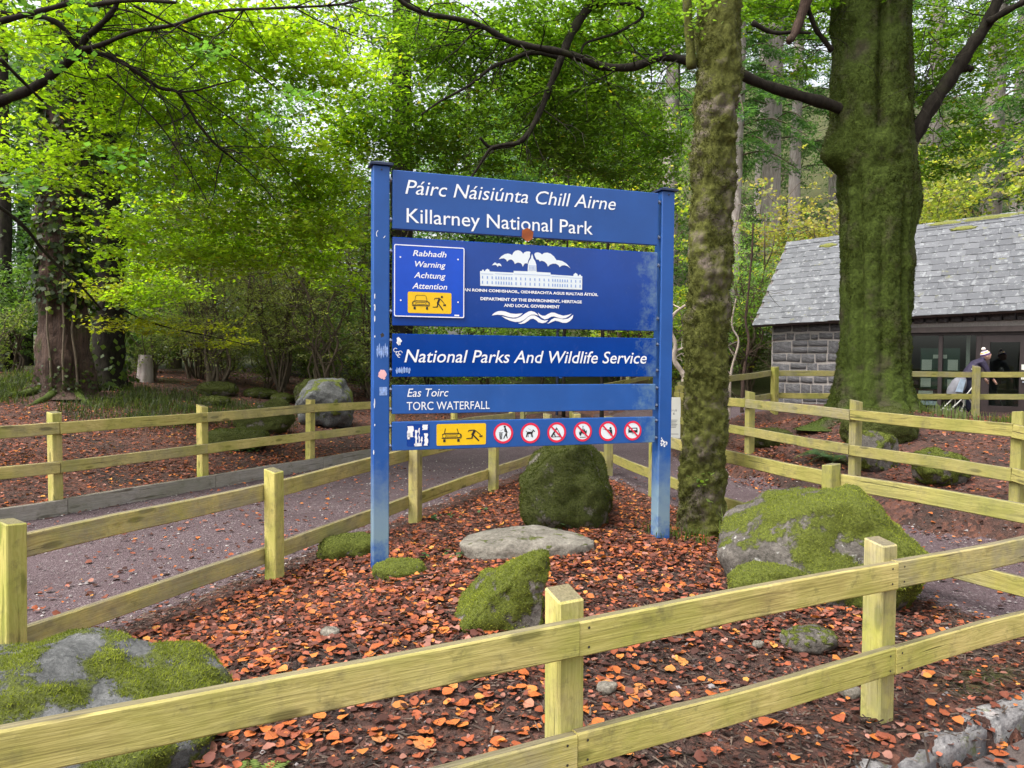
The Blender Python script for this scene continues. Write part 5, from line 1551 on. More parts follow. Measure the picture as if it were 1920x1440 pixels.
limb(lb, bp([(200, 140), (235, 170), (300, 235), (350, 310), (390, 380)], 8.0, 8.4), .014, .005, BD)
limb(lb, bp([(-60, 20), (60, 30), (110, 45), (145, 88)], 7.4, 7.7), .03, .03, BD)
limb(lb, bp([(0, 110), (40, 150), (80, 190)], 7, 7.4), .02, .012, BD)
limb(lb, bp([(0, 40), (70, 22), (130, 5), (180, -20)], 6.8, 7.2), .03, .02, BD)
limb(lb, bp([(170, 12), (200, 5), (260, 0), (330, 5)], 7.2, 7), .03, .015, BD)
limb(lb, bp([(-40, 360), (40, 420), (90, 480), (150, 535), (190, 580)], 9.5, 10.5), .03, .012, BD)
limb(lb, bp([(360, 170), (430, 220), (520, 300), (570, 370)], 8.0, 9.0), .010, .004, BD)
limb(lb, bp([(250, 10), (330, 50), (420, 95), (500, 150), (560, 205)], 7.2, 8.0), .014, .005, BD)
for bpts in (a1[3:], a2, a3): twiglets(lb, bpts, rnd, 22, 1.0, .008, BD)
GL1, GL2 = (.155, .26, .018), (.35, .45, .034)
fo = Foliage()
for px, py, d, rx, ry, rz, n in [(330, 250, 8.6, 1.5, 1.3, .8, 500), (470, 420, 9.6, 1.5, 1.3, .7, 520), (270, 430, 9.8, .7, 1.0, .8, 100), (570, 330, 9.6, .8, 1.0, .6, 170), (520, 110, 8.6, 1.2, 1.2, .5, 230), (120, 90, 7.4, 1.0, 1.0, .4, 90),
                                (330, 60, 7.8, 1.7, 1.2, .4, 300), (640, 260, 10.2, .5, .8, .6, 90), (300, 520, 11.0, .6, .8, .6, 120), (620, 480, 11.0, .5, .7, .7, 110), (40, 300, 8.5, .4, .8, .5, 40)]:
    c = np.array(site(px, py, d + .9) - lb.location)
    fo.add(sprays(clumped(c, (rx, ry * .8, rz), int(n * 1.35), rngF, 13, .34), .5, 15, .082, .060, rngF, GL1, GL2, yellow=.02))
# a low yellowing branch over the left bank and a few nearer dark sprigs
for px, py, d, rx, ry, rz, n in [(330, 610, 12.2, 1.2, .5, .16, 90), (200, 545, 11.8, .6, .5, .22, 50), (430, 640, 12.6, .5, .4, .12, 36)]:
    fo.add(sprays(clumped(np.array(site(px, py, d) - lb.location), (rx, ry, rz), n, rngF, 9, .3), .5, 14, .075, .05, rngF, (.16, .19, .012), (.30, .30, .02), droop=.1, yellow=.08))
limb(lb, bp([(160, 520), (230, 580), (300, 610), (400, 632), (480, 650)], 12, 12.5), .018, .006, BD)
for px, py, d, n in [(40, 15, 4.9, 9), (75, 115, 5.0, 7), (20, 345, 5.2, 8), (215, 300, 5.6, 9), (400, 90, 5.4, 8), (165, 20, 5.2, 6), (560, 180, 5.8, 7)]:
    fo.add(sprays(clumped(np.array(site(px, py, d) - lb.location), (.16, .2, .1), n, rngF, 5, .4), .3, 8, .07, .055, rngF, (.06, .14, .035), (.11, .20, .06), droop=.1))
fo.build(lb)
crown_cap(lb, (-7.0, 10.5, 11.0), (4.0, 3.0, 1.2), 120, .17, GL1, GL2, 32)
# --- ivy-clad tree on the left bank
def ivy(parent, axis_pts_, rad, n, rng, c1, c2, size=.07, frac=(0, 1), az=(-math.pi, math.pi), name='ivy'):
    P = smooth_path(axis_pts_, 8); m = len(P)
    k = (rng.uniform(frac[0], frac[1], n) * (m - 1)).astype(int)
    a = rng.uniform(az[0], az[1], n)
    c = np.array([tuple(P[i]) for i in k]) - np.array(parent.location)
    r = np.interp(k / (m - 1), np.linspace(0, 1, len(rad)), rad) + rng.uniform(.0, .14, n)
    pos = c + np.stack([np.cos(a) * r, np.sin(a) * r, rng.normal(0, .15, n)], 1)
    out = np.stack([np.cos(a), np.sin(a), 0 * a], 1)
    ld = rng.normal(0, .5, (n, 3)) + np.array([0, 0, -.7]) + out * .35; ld /= np.linalg.norm(ld, axis=1)[:, None]
    wd = np.cross(out + rng.normal(0, .35, (n, 3)), ld); wd /= np.linalg.norm(wd, axis=1)[:, None]
    L = size * rng.uniform(.6, 1.3, (n, 1))
    q = np.stack([pos, pos + ld * L * .4 + wd * L * .5, pos + ld * L, pos + ld * L * .4 - wd * L * .5], 1).reshape(-1, 3)
    g = rng.random((n, 1)); col = np.array(c1) * (1 - g) + np.array(c2) * g
    o = link(name, mesh_np(name, q, 4, M['leaf'], col), parent)
    o['kind'] = 'stuff'
    return o
ix, iy = -8.35, 14.0
it = empty('ivy_tree', (ix, iy, Tz(ix, iy)))
tag(it, 'thick red-brown trunk draped in dark ivy on the left bank', 'tree')
ax = [site(125, 745, 14), site(122, 700, 14), site(118, 600, 14), site(118, 480, 14), site(120, 330, 14), site(130, 150, 14), site(138, -60, 14), site(145, -500, 14)]
rd = [.54, .45, .40, .385, .375, .36, .34, .26]
o, V, Fq = trunk_mesh(it, ax, rd, M['bark_red'], 64, 110, 6, [(4, .09, .5, 1), (7, .05, 1, 2)], .09, 2.2, flare=.06, fine=.03)
ivy(it, ax, rd, 4200, rngF, (.018, .035, .010), (.055, .085, .022), .11, (.34, .95))
ivy(it, ax, rd, 420, rngF, (.08, .13, .02), (.18, .23, .03), .10, (.30, .72), (-1.6, .6), 'sunlit_ivy')  # paler leaves on one side: sunlight painted into their colour
ivy(it, ax, rd, 700, rngF, (.03, .045, .012), (.07, .09, .02), .06, (0.02, .16), name='root_moss')
for i in range(3):
    a = -1.6 + i * .45
    pts = [Vector((ix + math.cos(a) * (.55 - .03 * k) + rnd.gauss(0, .03), iy + math.sin(a) * (.55 - .03 * k), it.location.z + .15 + k * .55)) for k in range(6)]
    limb(it, pts, .022, .014, M['bark_stem'], 'ivy_stem', 6)
for rx_, ry_ in ((.8, -.7), (-.6, -.8), (.1, -1.0)):
    limb(it, [Vector((ix + rx_ * k, iy + ry_ * k, Tz(ix + rx_ * k, iy + ry_ * k) + h_)) for k, h_ in ((.25, .22), (.6, .06), (1.0, .01), (1.5, -.06))], .10, .04, M['bark_beech'], 'root')
fo = Foliage()
for px, py, d, rx, ry, rz, n in [(20, 200, 15.5, .8, 1.0, 1.2, 90), (250, 330, 15.5, .9, 1.0, 1.2, 120), (30, 60, 14.5, 1.5, 1.0, .8, 130), (230, 150, 15.5, 1.3, 1.0, 1.0, 140)]:
    fo.add(sprays(clumped(np.array(site(px, py, d) - it.location), (rx, ry, rz), n, rngF, 9, .36), .7, 12, .11, .075, rngF, (.09, .16, .03), (.18, .27, .05)))
fo.build(it)
crown_cap(it, (-8.5, 15.0, 11.5), (4.5, 3, 2.0), 200, .2, (.05, .1, .02), (.12, .19, .03), 33)

def plain_trunk(name, label, px, py0, d, r, h, mat, group=None, lean=(0, 0), seg=20, ivyn=0, ivyc=((.03, .055, .012), (.09, .13, .03)), top_r=.7, cat='tree'):
    g = site(px, py0, d)
    z0 = Tz(g.x, g.y)
    root = empty(name, (g.x, g.y, z0))
    tag(root, label, cat, group)
    pts = [(g.x, g.y, z0 - .3), (g.x, g.y, z0 + .6), (g.x + lean[0] * .4, g.y, z0 + h * .4), (g.x + lean[0], g.y + lean[1], z0 + h)]
    rad = [r * 1.35, r, r * .9, r * top_r]
    trunk_mesh(root, pts, rad, mat, seg, 50, int(px) % 17, [(4, .05, .3, 1)], .06 * r / .3, 2.5, flare=.06)
    if ivyn: ivy(root, pts, rad, ivyn, rngF, ivyc[0], ivyc[1], .11, (.02, .98))
    return root
# tree directly behind the sign's left post
t = plain_trunk('ivy_tree', 'upright ivy-clad trunk rising behind the left sign post', 752, 700, 17.5, .27, 11, M['bark_dark'], ivyn=420, ivyc=((.02, .04, .01), (.07, .11, .025)))
fo = Foliage()
for px, py, d, rx, ry, rz, n in [(640, 120, 16.5, 1.0, 1.2, 1.2, 150), (700, 250, 17, .7, 1.0, .8, 120), (830, 120, 17.5, 1.0, 1.0, 1.4, 170), (600, 30, 16, 1.2, 1.0, .7, 120), (640, 350, 17, .8, 1.0, .6, 150), (850, 260, 17.5, 1.0, 1, .8, 150), (690, 430, 17, .5, .8, .9, 110)]:
    fo.add(sprays(clumped(np.array(site(px, py, d) - t.location), (rx, ry, rz), n, rngF, 10, .36), .7, 13, .10, .07, rngF, (.08, .16, .022), (.19, .28, .03), yellow=.02))
fo.build(t)
crown_cap(t, (-2.5, 19.5, 13.5), (3.0, 2.5, 1.5), 120, .2, (.05, .1, .02), (.12, .19, .03), 34)
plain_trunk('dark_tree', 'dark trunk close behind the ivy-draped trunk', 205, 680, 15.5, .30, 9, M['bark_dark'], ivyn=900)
plain_trunk('dark_tree', 'thin dark trunk at the far left frame edge', 12, 640, 19, .16, 10, M['bark_dark'], ivyn=150)
plain_trunk('dark_tree', 'thin trunk left of the ivy-draped tree in the distance', 48, 640, 24, .2, 10, M['bark_dark'])
stump = plain_trunk('tree_stump', 'pale broken tree stump behind the grassy hump on the left', 272, 672, 17.0, .14, .6, M['bark_conifer'], cat='stump', top_r=1.0)

# --- evergreen thicket on the left
def shrub(name, label, x, y, h, spread, nst, c1, c2, nleaf, ll, rg, mat='bark_stem', group=None, lw=.4, leaf_from=.35, stem_r=.035, dense=12, wid=1.0, yellow=0, ycol=(.5, .4, .03), flatl=.6, cat='shrub'):
    z0 = Tz(x, y)
    root = empty(name, (x, y, z0))
    tag(root, label, cat, group)
    rr = random.Random(int(x * 100 + y * 7))
    tips = []
    for i in range(nst):
        a = 2 * math.pi * i / nst + rr.uniform(-.4, .4)
        out = spread * rr.uniform(.4, 1.0)
        H = h * rr.uniform(.7, 1.05)
        pts = [Vector((rr.gauss(0, .08), rr.gauss(0, .08), -.15))]
        for k in range(1, 7):
            tt = k / 6
            pts.append(Vector((math.cos(a) * out * tt ** 1.3 + rr.gauss(0, .10 * h / 3), math.sin(a) * out * tt ** 1.3 * .8 + rr.gauss(0, .10 * h / 3), H * tt)))
        P = smooth_path(pts, 3); m = len(P)
        mb = MB().tube(P, [stem_r * rr.uniform(.7, 1.2) * (1 - .75 * q / (m - 1)) for q in range(m)], 6, False)
        for b in range(dense):
            k = rr.randrange(int(m * .25), m)
            p = P[k]; dr = Vector((rr.gauss(0, 1), rr.gauss(0, 1), rr.uniform(.0, .9))).normalized()
            L = h * rr.uniform(.12, .30)
            q = [p, p + dr * L * .5 + Vector((0, 0, rr.gauss(0, .05))), p + dr * L + Vector((rr.gauss(0, .06), rr.gauss(0, .06), rr.gauss(0, .08)))]
            mb.tube(q, [stem_r * .3, stem_r * .2, stem_r * .1], 3, False)
            tips += [q[2], q[1] * .5 + q[2] * .5]
            if k / m < leaf_from: tips = tips[:-2]
        mb.build('stem', M[mat], root, True)
    if nleaf and tips:
        ti = np.array([tuple(p) for p in tips])
        idx = rg.integers(0, len(ti), nleaf)
        c = ti[idx] + rg.normal(0, .14 * h / 3, (nleaf, 3))
        f = Foliage()
        f.add(sprays(c, ll * 4.5, 9, ll, ll * lw, rg, c1, c2, droop=.25, flat=flatl, yellow=yellow, ycol=ycol))
        f.build(root, 'leaves', False)
    return root
TH = [(-6.6, 16.6, 4.2, 1.7, 'leftmost dark evergreen shrub of the thicket'), (-5.4, 17.4, 5.0, 1.9, 'tall middle shrub of the dark thicket with many bare stems'), (-4.3, 17.0, 4.8, 1.8, 'shrub with forked bent stems above the grey boulder'),
      (-3.2, 17.8, 4.6, 1.7, 'rightmost shrub of the thicket beside the sign'), (-7.8, 18.4, 3.8, 1.6, 'dark shrub behind the pale stump'), (-6.0, 19.5, 4.4, 2.0, 'dark shrub filling the back of the thicket')]
for x, y, h, sp, lbl in TH:
    shrub('thicket_shrub', lbl, x, y, h, sp, 11, (.12, .135, .05), (.27, .29, .105), 1300, .075, rngF, 'bark_stem', 'shrubs of the left thicket', .36, .05, .034, 18)

# --- trees of the wood behind: left and middle
BR = [(-9.6, 17.0, 'low brush right of the ivy-draped trunk'), (-8.3, 17.2, 'low brush beside the pale stump'), (-7.0, 18.2, 'low brush at the left foot of the thicket'), (-5.9, 18.0, 'low brush under the middle of the thicket'), (-4.9, 18.4, 'low brush under the thicket above the mossy rocks'), (-3.6, 18.6, 'low brush at the right foot of the thicket'), (-2.6, 17.0, 'low brush beside the left sign post'), (-11.6, 16.4, 'low brush left of the ivy-draped trunk'), (-13.2, 17.6, 'low brush at the left frame edge'), (-10.6, 18.6, 'low brush behind the ivy-draped trunk')]
for x, y, lbl in BR:
    shrub('low_brush', lbl, x, y, 1.5, 1.2, 9, (.08, .11, .04), (.20, .23, .08), 420, .075, rngF, 'bark_stem', 'low brush under the wood', .45, .0, .02, 8)
def wood_tree(label, x, y, h, r, crown, c1, c2, n, ll, seed, yellow=0.0, mat='bark_stem', name='woodland_tree', group='trees of the wood behind', ycol=(.5, .42, .03), kclump=16, low=.25):
    rg = np.random.default_rng(seed)
    z0 = Tz(x, y)
    root = empty(name, (x, y, z0))
    tag(root, label, 'tree', group)
    trunk_mesh(root, [(x, y, z0 - .3), (x + .05, y, z0 + h * .3), (x + rg.normal(0, .2), y, z0 + h * .65), (x + rg.normal(0, .3), y, z0 + h * .95)], [r * 1.3, r, r * .7, r * .25], M[mat], 12, 24, seed, [], .03)
    rr = random.Random(seed)
    for i in range(7):
        a = rr.uniform(0, 6.28); zz = z0 + h * rr.uniform(.35, .8); L = crown[0] * rr.uniform(.5, .9)
        limb(root, [Vector((x, y, zz)), Vector((x + math.cos(a) * L * .5, y + math.sin(a) * L * .5, zz + L * .25)), Vector((x + math.cos(a) * L, y + math.sin(a) * L, zz + L * .4))], r * .35, r * .08, M[mat], 'branch', 6, 3)
    f = Foliage()
    c = np.array((0, 0, h * (low + (1 - low) * .5)))
    f.add(sprays(clumped(c, (crown[0], crown[1], h * (1 - low) * .5), n, rg, kclump, .27), ll * 7, 10, ll, ll * .62, rg, c1, c2, yellow=yellow, ycol=ycol, flat=.5))
    f.build(root, 'crown', False)
    return root
FG1, FG2 = (.045, .105, .045), (.125, .21, .085)
WT = [(-13.5, 22, 13, 'woodland tree far left behind the ivy-draped trunk', 2.6), (-10.4, 23, 13, 'second woodland tree from the left beyond the thicket', 2.6), (-7.0, 25, 7.2, 'woodland tree rising behind the middle of the thicket', 2.4), (-4.2, 24, 6.2, 'low woodland tree left of the sign', 2.0),
      (-1.4, 26, 12, 'woodland tree behind the upper left of the sign', 2.2), (1.2, 27, 13, 'pale green woodland tree behind the middle of the sign', 2.4), (3.9, 27, 11, 'pale green tree behind the right half of the sign', 2.0), (-16, 30, 16, 'tall distant tree at the far left of the wood', 3.5), (-11.5, 32, 15, 'distant tree showing left of the bright boughs', 3.2), (-6.5, 34, 8.2, 'distant tree under the bright sky gap', 2.8), (-1.5, 35, 15, 'distant tree behind the trunk by the left sign post', 3.0), (2.5, 36, 16, 'distant tree high behind the sign', 3.2), (-18, 24, 12, 'woodland tree beyond the left frame edge', 3.0)]
for i, (x, y, h, lbl, cr) in enumerate(WT):
    pale = (x > 0)
    c1, c2 = ((.075, .15, .04), (.20, .29, .075)) if pale else (FG1, FG2)
    wood_tree(lbl, x, y, h, .16, (cr, cr * .8), c1, c2, int(165 * h), .16 if y < 28 else .20, 300 + i, yellow=.05 if pale else .0, low=.05)
# understorey that closes the far edge of the wood at eye level
US = [(-15, 20, 'undergrowth at the far left edge'), (-12.3, 18.6, 'undergrowth left of the ivy-draped tree'), (-10, 20.5, 'undergrowth behind the ivy-draped tree'), (-8.6, 21, 'undergrowth behind the pale stump'), (-2.2, 20.4, 'undergrowth left of the sign behind the boulder'), (-0.8, 22.5, 'undergrowth seen between the upper sign panels'), (1.0, 24.5, 'undergrowth beyond the far pale fence'), (3.4, 25.5, 'undergrowth right of the far pale fence'), (5.6, 26.5, 'undergrowth behind the slim mossy tree'), (-4.6, 21.5, 'undergrowth behind the dark thicket'), (-6.6, 21.2, 'undergrowth behind the left half of the thicket'), (-3.4, 19.6, 'low undergrowth between the grey boulder and the sign'), (-5.6, 22.6, 'farthest undergrowth behind the thicket'), (-11.2, 22.5, 'undergrowth far behind the ivy-draped tree'), (-9.2, 18.8, 'low dark undergrowth between the stump and the ivy-draped trunk'), (-7.2, 23, 'farthest undergrowth behind the pale stump')]
for i, (x, y, lbl) in enumerate(US):
    c1, c2 = ((.09, .17, .04), (.22, .31, .08)) if x > -3 else ((.065, .125, .04), (.16, .24, .075))
    shrub('undergrowth_bush', lbl, x, y, 2.6, 1.5, 6, c1, c2, 600, .11, rngF, 'bark_stem', 'undergrowth of the wood', .6, .0, .03, 9)

# --- conifers on the slope to the right
def conifer(label, px, d, r, h, seed, c1, c2, bare=.35, spread=2.6, n=52):
    g = site(px, 660, d)
    z0 = Tz(g.x, g.y)
    rg = np.random.default_rng(seed); rr = random.Random(seed)
    root = empty('conifer_tree', (g.x, g.y, z0))
    tag(root, label, 'conifer', 'conifers on the slope')
    trunk_mesh(root, [(g.x, g.y, z0 - .5), (g.x, g.y, z0 + h * .3), (g.x + .1, g.y, z0 + h * .7), (g.x, g.y, z0 + h)], [r * 1.2, r, r * .8, r * .3], M['bark_conifer'], 16, 36, seed, [(3, .04, 0, 1)], .03)
    mb = MB(); f = Foliage(); pts = []
    dead = MB()
    for i in range(n):
        t = bare + (1 - bare) * (i / n)
        a = i * 2.4 + rr.uniform(-.4, .4)
        L = spread * (1.15 - .75 * (t - bare) / (1 - bare)) * rr.uniform(.7, 1.1)
        p = Vector((0, 0, h * t))
        q = [p, p + Vector((math.cos(a) * L * .5, math.sin(a) * L * .5, .05 * L)), p + Vector((math.cos(a) * L, math.sin(a) * L, -.28 * L))]
        mb.tube(smooth_path(q, 3), [.045 * (1 - .12 * k) for k in range(7)], 4, False)
        for s in np.linspace(.25, 1.0, 9):
            c = q[0].lerp(q[1], s * 2) if s < .5 else q[1].lerp(q[2], s * 2 - 1)
            pts.append((c.x, c.y, c.z - .08, a))
            pts.append((c.x - math.sin(a) * .28 * L * (1.1 - s), c.y + math.cos(a) * .28 * L * (1.1 - s), c.z - .2, a + .5))
            pts.append((c.x + math.sin(a) * .28 * L * (1.1 - s), c.y - math.cos(a) * .28 * L * (1.1 - s), c.z - .2, a - .5))
    for i in range(16):
        t = rr.uniform(.08, bare + .12); a = rr.uniform(0, 6.28); L = rr.uniform(.5, 1.6)
        p = Vector((0, 0, h * t)); q = p + Vector((math.cos(a) * L * .6, math.sin(a) * L * .6, rr.uniform(-.1, .25))); q2 = q + Vector((math.cos(a + .3) * L * .4, math.sin(a + .3) * L * .4, rr.uniform(-.3, .2)))
        dead.tube([p, q, q2], [.025, .015, .008], 4, False)
    mb.build('boughs', M['bark_stem'], root)['kind'] = 'stuff'
    dead.build('dead_twigs', M['bark_pale'], root)['kind'] = 'stuff'
    pa = np.array(pts)
    f.add(sprays(pa[:, :3], .7, 12, .26, .065, rg, c1, c2, droop=.55, flat=.28, az=pa[:, 3]))
    f.build(root, 'needles', False)
    return root
CN1, CN2 = (.035, .085, .042), (.10, .185, .085)
CF = [(1440, 31, .36, 22, 'thickest grey conifer trunk between the slim tree and the beech', .36), (1484, 36, .26, 20, 'thinner conifer trunk just left of the beech', .34), (1252, 33, .33, 21, 'grey conifer trunk above the right sign post', .42), (1375, 29, .20, 17, 'conifer trunk hidden by the slim mossy tree', .45),
      (1850, 27, .34, 20, 'dark drooping conifer at the upper right corner', .14), (1960, 24, .36, 20, 'large conifer at the right frame edge', .12), (1740, 36, .32, 22, 'conifer behind the yellow maple', .2), (1560, 38, .3, 22, 'conifer hidden behind the beech trunk', .22), (1320, 40, .3, 22, 'distant conifer behind the slim tree', .25), (1150, 42, .3, 20, 'distant conifer above the middle of the sign', .3), (1660, 44, .32, 22, 'distant conifer high on the slope behind the hut', .15), (1420, 46, .3, 20, 'distant conifer high on the slope left of the hut', .15), (1900, 40, .34, 22, 'distant conifer on the slope at far right', .12)]
for i, (px, d, r, h, lbl, bare) in enumerate(CF):
    conifer(lbl, px, d, r, h, 500 + i, CN1, CN2, bare, 3.0 if bare < .3 else 2.3, 52 if bare < .3 else 42)

# --- broadleaf bushes in front of the conifers
SL = [(1160, 27, 3.6), (1225, 30, 4.5), (1300, 27, 3.8), (1370, 31, 4.6), (1465, 28, 4.2), (1520, 32, 5), (1600, 30, 4.5), (1700, 27, 4.2), (1770, 31, 5.5), (1840, 29, 5.2), (1905, 26, 5.0), (1660, 36, 6), (1300, 37, 6), (1440, 38, 6)]
for i, (px, d, h) in enumerate(SL):
    g = site(px, 660, d)
    shrub('slope_bush', 'bush on the slope, %s from the left of the row behind the hut and sign' % ('first second third fourth fifth sixth seventh eighth ninth tenth eleventh twelfth thirteenth fourteenth'.split()[sorted(SL).index((px, d, h))]), g.x, g.y, h, 2.0, 5, (.045, .10, .045), (.13, .21, .085), 400, .16, rngF, 'bark_stem', 'bushes on the slope', .5, .1, .05, 10)
def bush_at(label, px, d, h, spread, c1, c2, n, ll, yel, ycol, nst=6, name='maple_tree', group='broadleaf trees beside the hut', lw=.75):
    g = site(px, 660, d)
    return shrub(name, label, g.x, g.y, h, spread, nst, c1, c2, n, ll, rngF, 'bark_stem', group, lw, .3, .05, 14, yellow=yel, ycol=ycol, cat='tree')
bush_at('yellow autumn maple above the hut roof right of the beech', 1795, 24.5, 7.4, 2.6, (.19, .23, .06), (.38, .40, .13), 1300, .16, .22, (.46, .40, .12))
bush_at('golden brown tree between conifer trunks and beech', 1535, 25.0, 6.4, 1.8, (.20, .21, .07), (.38, .35, .13), 900, .14, .3, (.42, .32, .12))
bush_at('light green ash sapling beside the left end of the hut', 1405, 24.0, 5.6, 1.4, (.14, .25, .08), (.27, .40, .13), 620, .13, .06, (.5, .45, .05), name='ash_tree', lw=.34)
bush_at('pale green tree above the right end of the sign', 1180, 22.0, 6.4, 1.9, (.16, .26, .04), (.34, .42, .08), 900, .13, .25, (.52, .45, .06))
bush_at('dull green bush between the slim tree and the hut', 1350, 24, 3.0, 1.4, (.10, .17, .04), (.24, .32, .09), 420, .11, .05, (.45, .40, .05), name='bush')
bush_at('dark bush against the left end wall of the hut', 1400, 26.0, 3.4, 1.6, (.05, .09, .03), (.12, .17, .06), 420, .12, .03, (.45, .40, .05), name='bush')
bush_at('bush behind the notice board left of the slim tree', 1255, 19.0, 2.6, 1.3, (.07, .12, .03), (.17, .23, .06), 380, .10, .05, (.45, .40, .05), name='bush')
# bent bare stems beside the slim tree
def stems(label, lst, r, mat, name='bare_stem'):
    p0 = lst[0]
    root = empty(name, (p0.x, p0.y, Tz(p0.x, p0.y)))
    tag(root, label, 'stem', 'bare stems by the path')
    limb(root, [Vector((p0.x, p0.y, Tz(p0.x, p0.y) - .1))] + lst, r, r * .4, M[mat], 'stem', 7)
    twiglets(root, lst, rnd, 9, 1.0, r * .25, M[mat])
    return root
stems('crooked pale stem arching between the sign and the slim tree', bp([(1283, 720), (1280, 700), (1264, 675), (1266, 645), (1258, 620), (1263, 590), (1290, 570)], 15.0, 15.2), .07, 'bark_pale')
stems('thin reddish stem bending up left of the hut', bp([(1392, 735), (1396, 690), (1404, 640), (1398, 600), (1404, 540), (1410, 470), (1412, 420)], 17.0, 17.4), .045, 'bark_red')
stems('slender leaning stem right behind the slim tree', bp([(1368, 735), (1372, 690), (1385, 640), (1372, 610), (1380, 560)], 16.0, 16.0), .035, 'bark_pale')
stems('dark leaning stem above the top sign panel', bp([(1130, 620), (1140, 460), (1150, 380), (1165, 350), (1180, 330), (1195, 295)], 17.5, 17.5), .05, 'bark_dark')
stems('dark upright stem behind the top sign panel', bp([(1058, 640), (1062, 500), (1066, 400), (1066, 320)], 19, 19), .05, 'bark_dark')

# --- grass, ferns, ivy and tufts
def blades(pts, n, L, w, rng, c1, c2, spread, lean=.5):
    k = rng.integers(0, len(pts), n)
    p = np.array(pts)[k] + np.stack([rng.normal(0, spread, n), rng.normal(0, spread, n), np.zeros(n)], 1)
    p[:, 2] = T(p[:, 0], p[:, 1]) - .01
    a = rng.uniform(0, 2 * np.pi, n)
    ln = L * rng.uniform(.5, 1.3, n)
    o = np.stack([np.cos(a), np.sin(a), 0 * a], 1); s = np.stack([-np.sin(a), np.cos(a), 0 * a], 1) * w
    le = rng.uniform(.1, 1, n) * lean
    m = p + o * (ln * le * .35)[:, None] + np.array([0, 0, 1]) * (ln * .6)[:, None]
    t = p + o * (ln * le)[:, None] + np.array([0, 0, 1]) * (ln * (1 - .45 * le))[:, None]
    q = np.concatenate([np.stack([p - s, p + s, m + s * .8, m - s * .8], 1), np.stack([m - s * .8, m + s * .8, t + s * .1, t - s * .1], 1)]).reshape(-1, 3)
    g = rng.random((n, 1)); c = np.array(c1) * (1 - g) + np.array(c2) * g
    return q, np.concatenate([c, c])
gp = []
for x, y, s, k in [(-6.6, 13.6, .8, 14), (-7.2, 14.6, .9, 14), (-5.9, 14.2, .6, 8), (-9.6, 13.0, .9, 12), (-6.2, 12.6, .6, 6), (-10.5, 14.5, 1.0, 10), (-5.0, 13.6, .5, 4), (-9.0, 13.6, .8, 10)]:
    for _ in range(k): gp.append((x + rnd.gauss(0, s), y + rnd.gauss(0, s), 0))
q, c = blades(gp, 10000, .20, .005, rngF, (.022, .034, .012), (.085, .105, .034), .22, 1.2)
tag(link('grass', mesh_np('grass', q, 4, M['leaf'], c)), 'dark green grass around the ivy-draped trunk on the left bank', 'grass', kind='stuff')
def tuft(name, label, cat, x, y, n, L, w, c1, c2, spread, group=None):
    q, c = blades([(x, y, 0)], n, L, w, rngF, c1, c2, spread)
    z0 = Tz(x, y)
    root = empty(name, (x, y, z0)); tag(root, label, cat, group)
    q = q - np.array((x, y, z0))
    link('blades', mesh_np('blades', q, 4, M['leaf'], c), root)['kind'] = 'stuff'
tuft('grass_tuft', 'spiky yellow-green grass tuft at the foot of the slim tree', 'grass tuft', 1.93, 6.45, 46, .30, .006, (.16, .22, .05), (.38, .42, .13), .05)
tuft('grass_tuft', 'short dark grass around the base of the right sign post', 'grass tuft', 1.42, 6.35, 160, .13, .004, (.05, .09, .02), (.14, .19, .04), .14)
tuft('grass_tuft', 'pale green grass at the right foot of the beech', 'grass tuft', 6.5, 11.0, 200, .20, .005, (.08, .12, .04), (.22, .27, .11), .24)
tuft('grass_tuft', 'light clump of leaves and grass at the right frame edge before the hut', 'grass tuft', 8.05, 11.9, 160, .16, .008, (.09, .12, .03), (.20, .22, .06), .2)
def fern(label, x, y, n, L, rg, az0=0, az1=6.28, c1=(.08, .15, .03), c2=(.20, .30, .06), zoff=0):
    z0 = Tz(x, y) + zoff
    root = empty('fern', (x, y, z0)); tag(root, label, 'fern', 'ferns')
    for i in range(n):
        a = az0 + (az1 - az0) * (i + .5) / n + rg.normal(0, .15)
        ln = L * rg.uniform(.75, 1.15)
        Q, C = [], []
        o = np.array((math.cos(a), math.sin(a), 0)); s = np.array((-math.sin(a), math.cos(a), 0)); up = np.array((0, 0, 1.0))
        prev = None
        m = 16
        for k in range(m + 1):
            t = k / m
            p = o * ln * (t * .95) + up * ln * (.75 * t - .72 * t * t)
            if prev is not None:
                Q.append(np.stack([prev - s * .003, prev + s * .003, p + s * .002, p - s * .002])); C.append((.10, .12, .03))
                wd = ln * .30 * math.sin(math.pi * min(1, .12 + t * .9)) ** .8 * (1 - t * .55)
                for sg in (-1, 1):
                    e = p + s * sg * wd + o * wd * .35 - up * wd * .18
                    Q.append(np.stack([p, p * .5 + e * .5 + o * .013 * ln / .4, e, p * .5 + e * .5 - o * .013 * ln / .4]))
                    g = rg.random(); C.append(tuple(np.array(c1) * (1 - g) + np.array(c2) * g))
            prev = p
        link('frond', mesh_np('frond', np.concatenate(Q), 4, M['leaf'], np.array(C)), root)
    return root
fern('bright green fern at the bottom edge beside the lower left boulder', -.93, 2.60, 5, .24, rngF, .2, 3.4, (.14, .22, .05), (.28, .36, .10))
fern('large dark fern against the fence post on the right bank', 4.05, 9.25, 11, .55, rngF, 1.2, 5.6, (.05, .11, .045), (.13, .22, .09))
fern('small fern behind the first span of the right bank fence', 3.95, 10.9, 7, .4, rngF, 0, 6.28, (.07, .13, .03), (.17, .25, .06))
fern('fern clump on the left bank between grass and grey boulder', -5.3, 12.6, 8, .45, rngF, 0, 6.28, (.05, .09, .02), (.12, .17, .04))
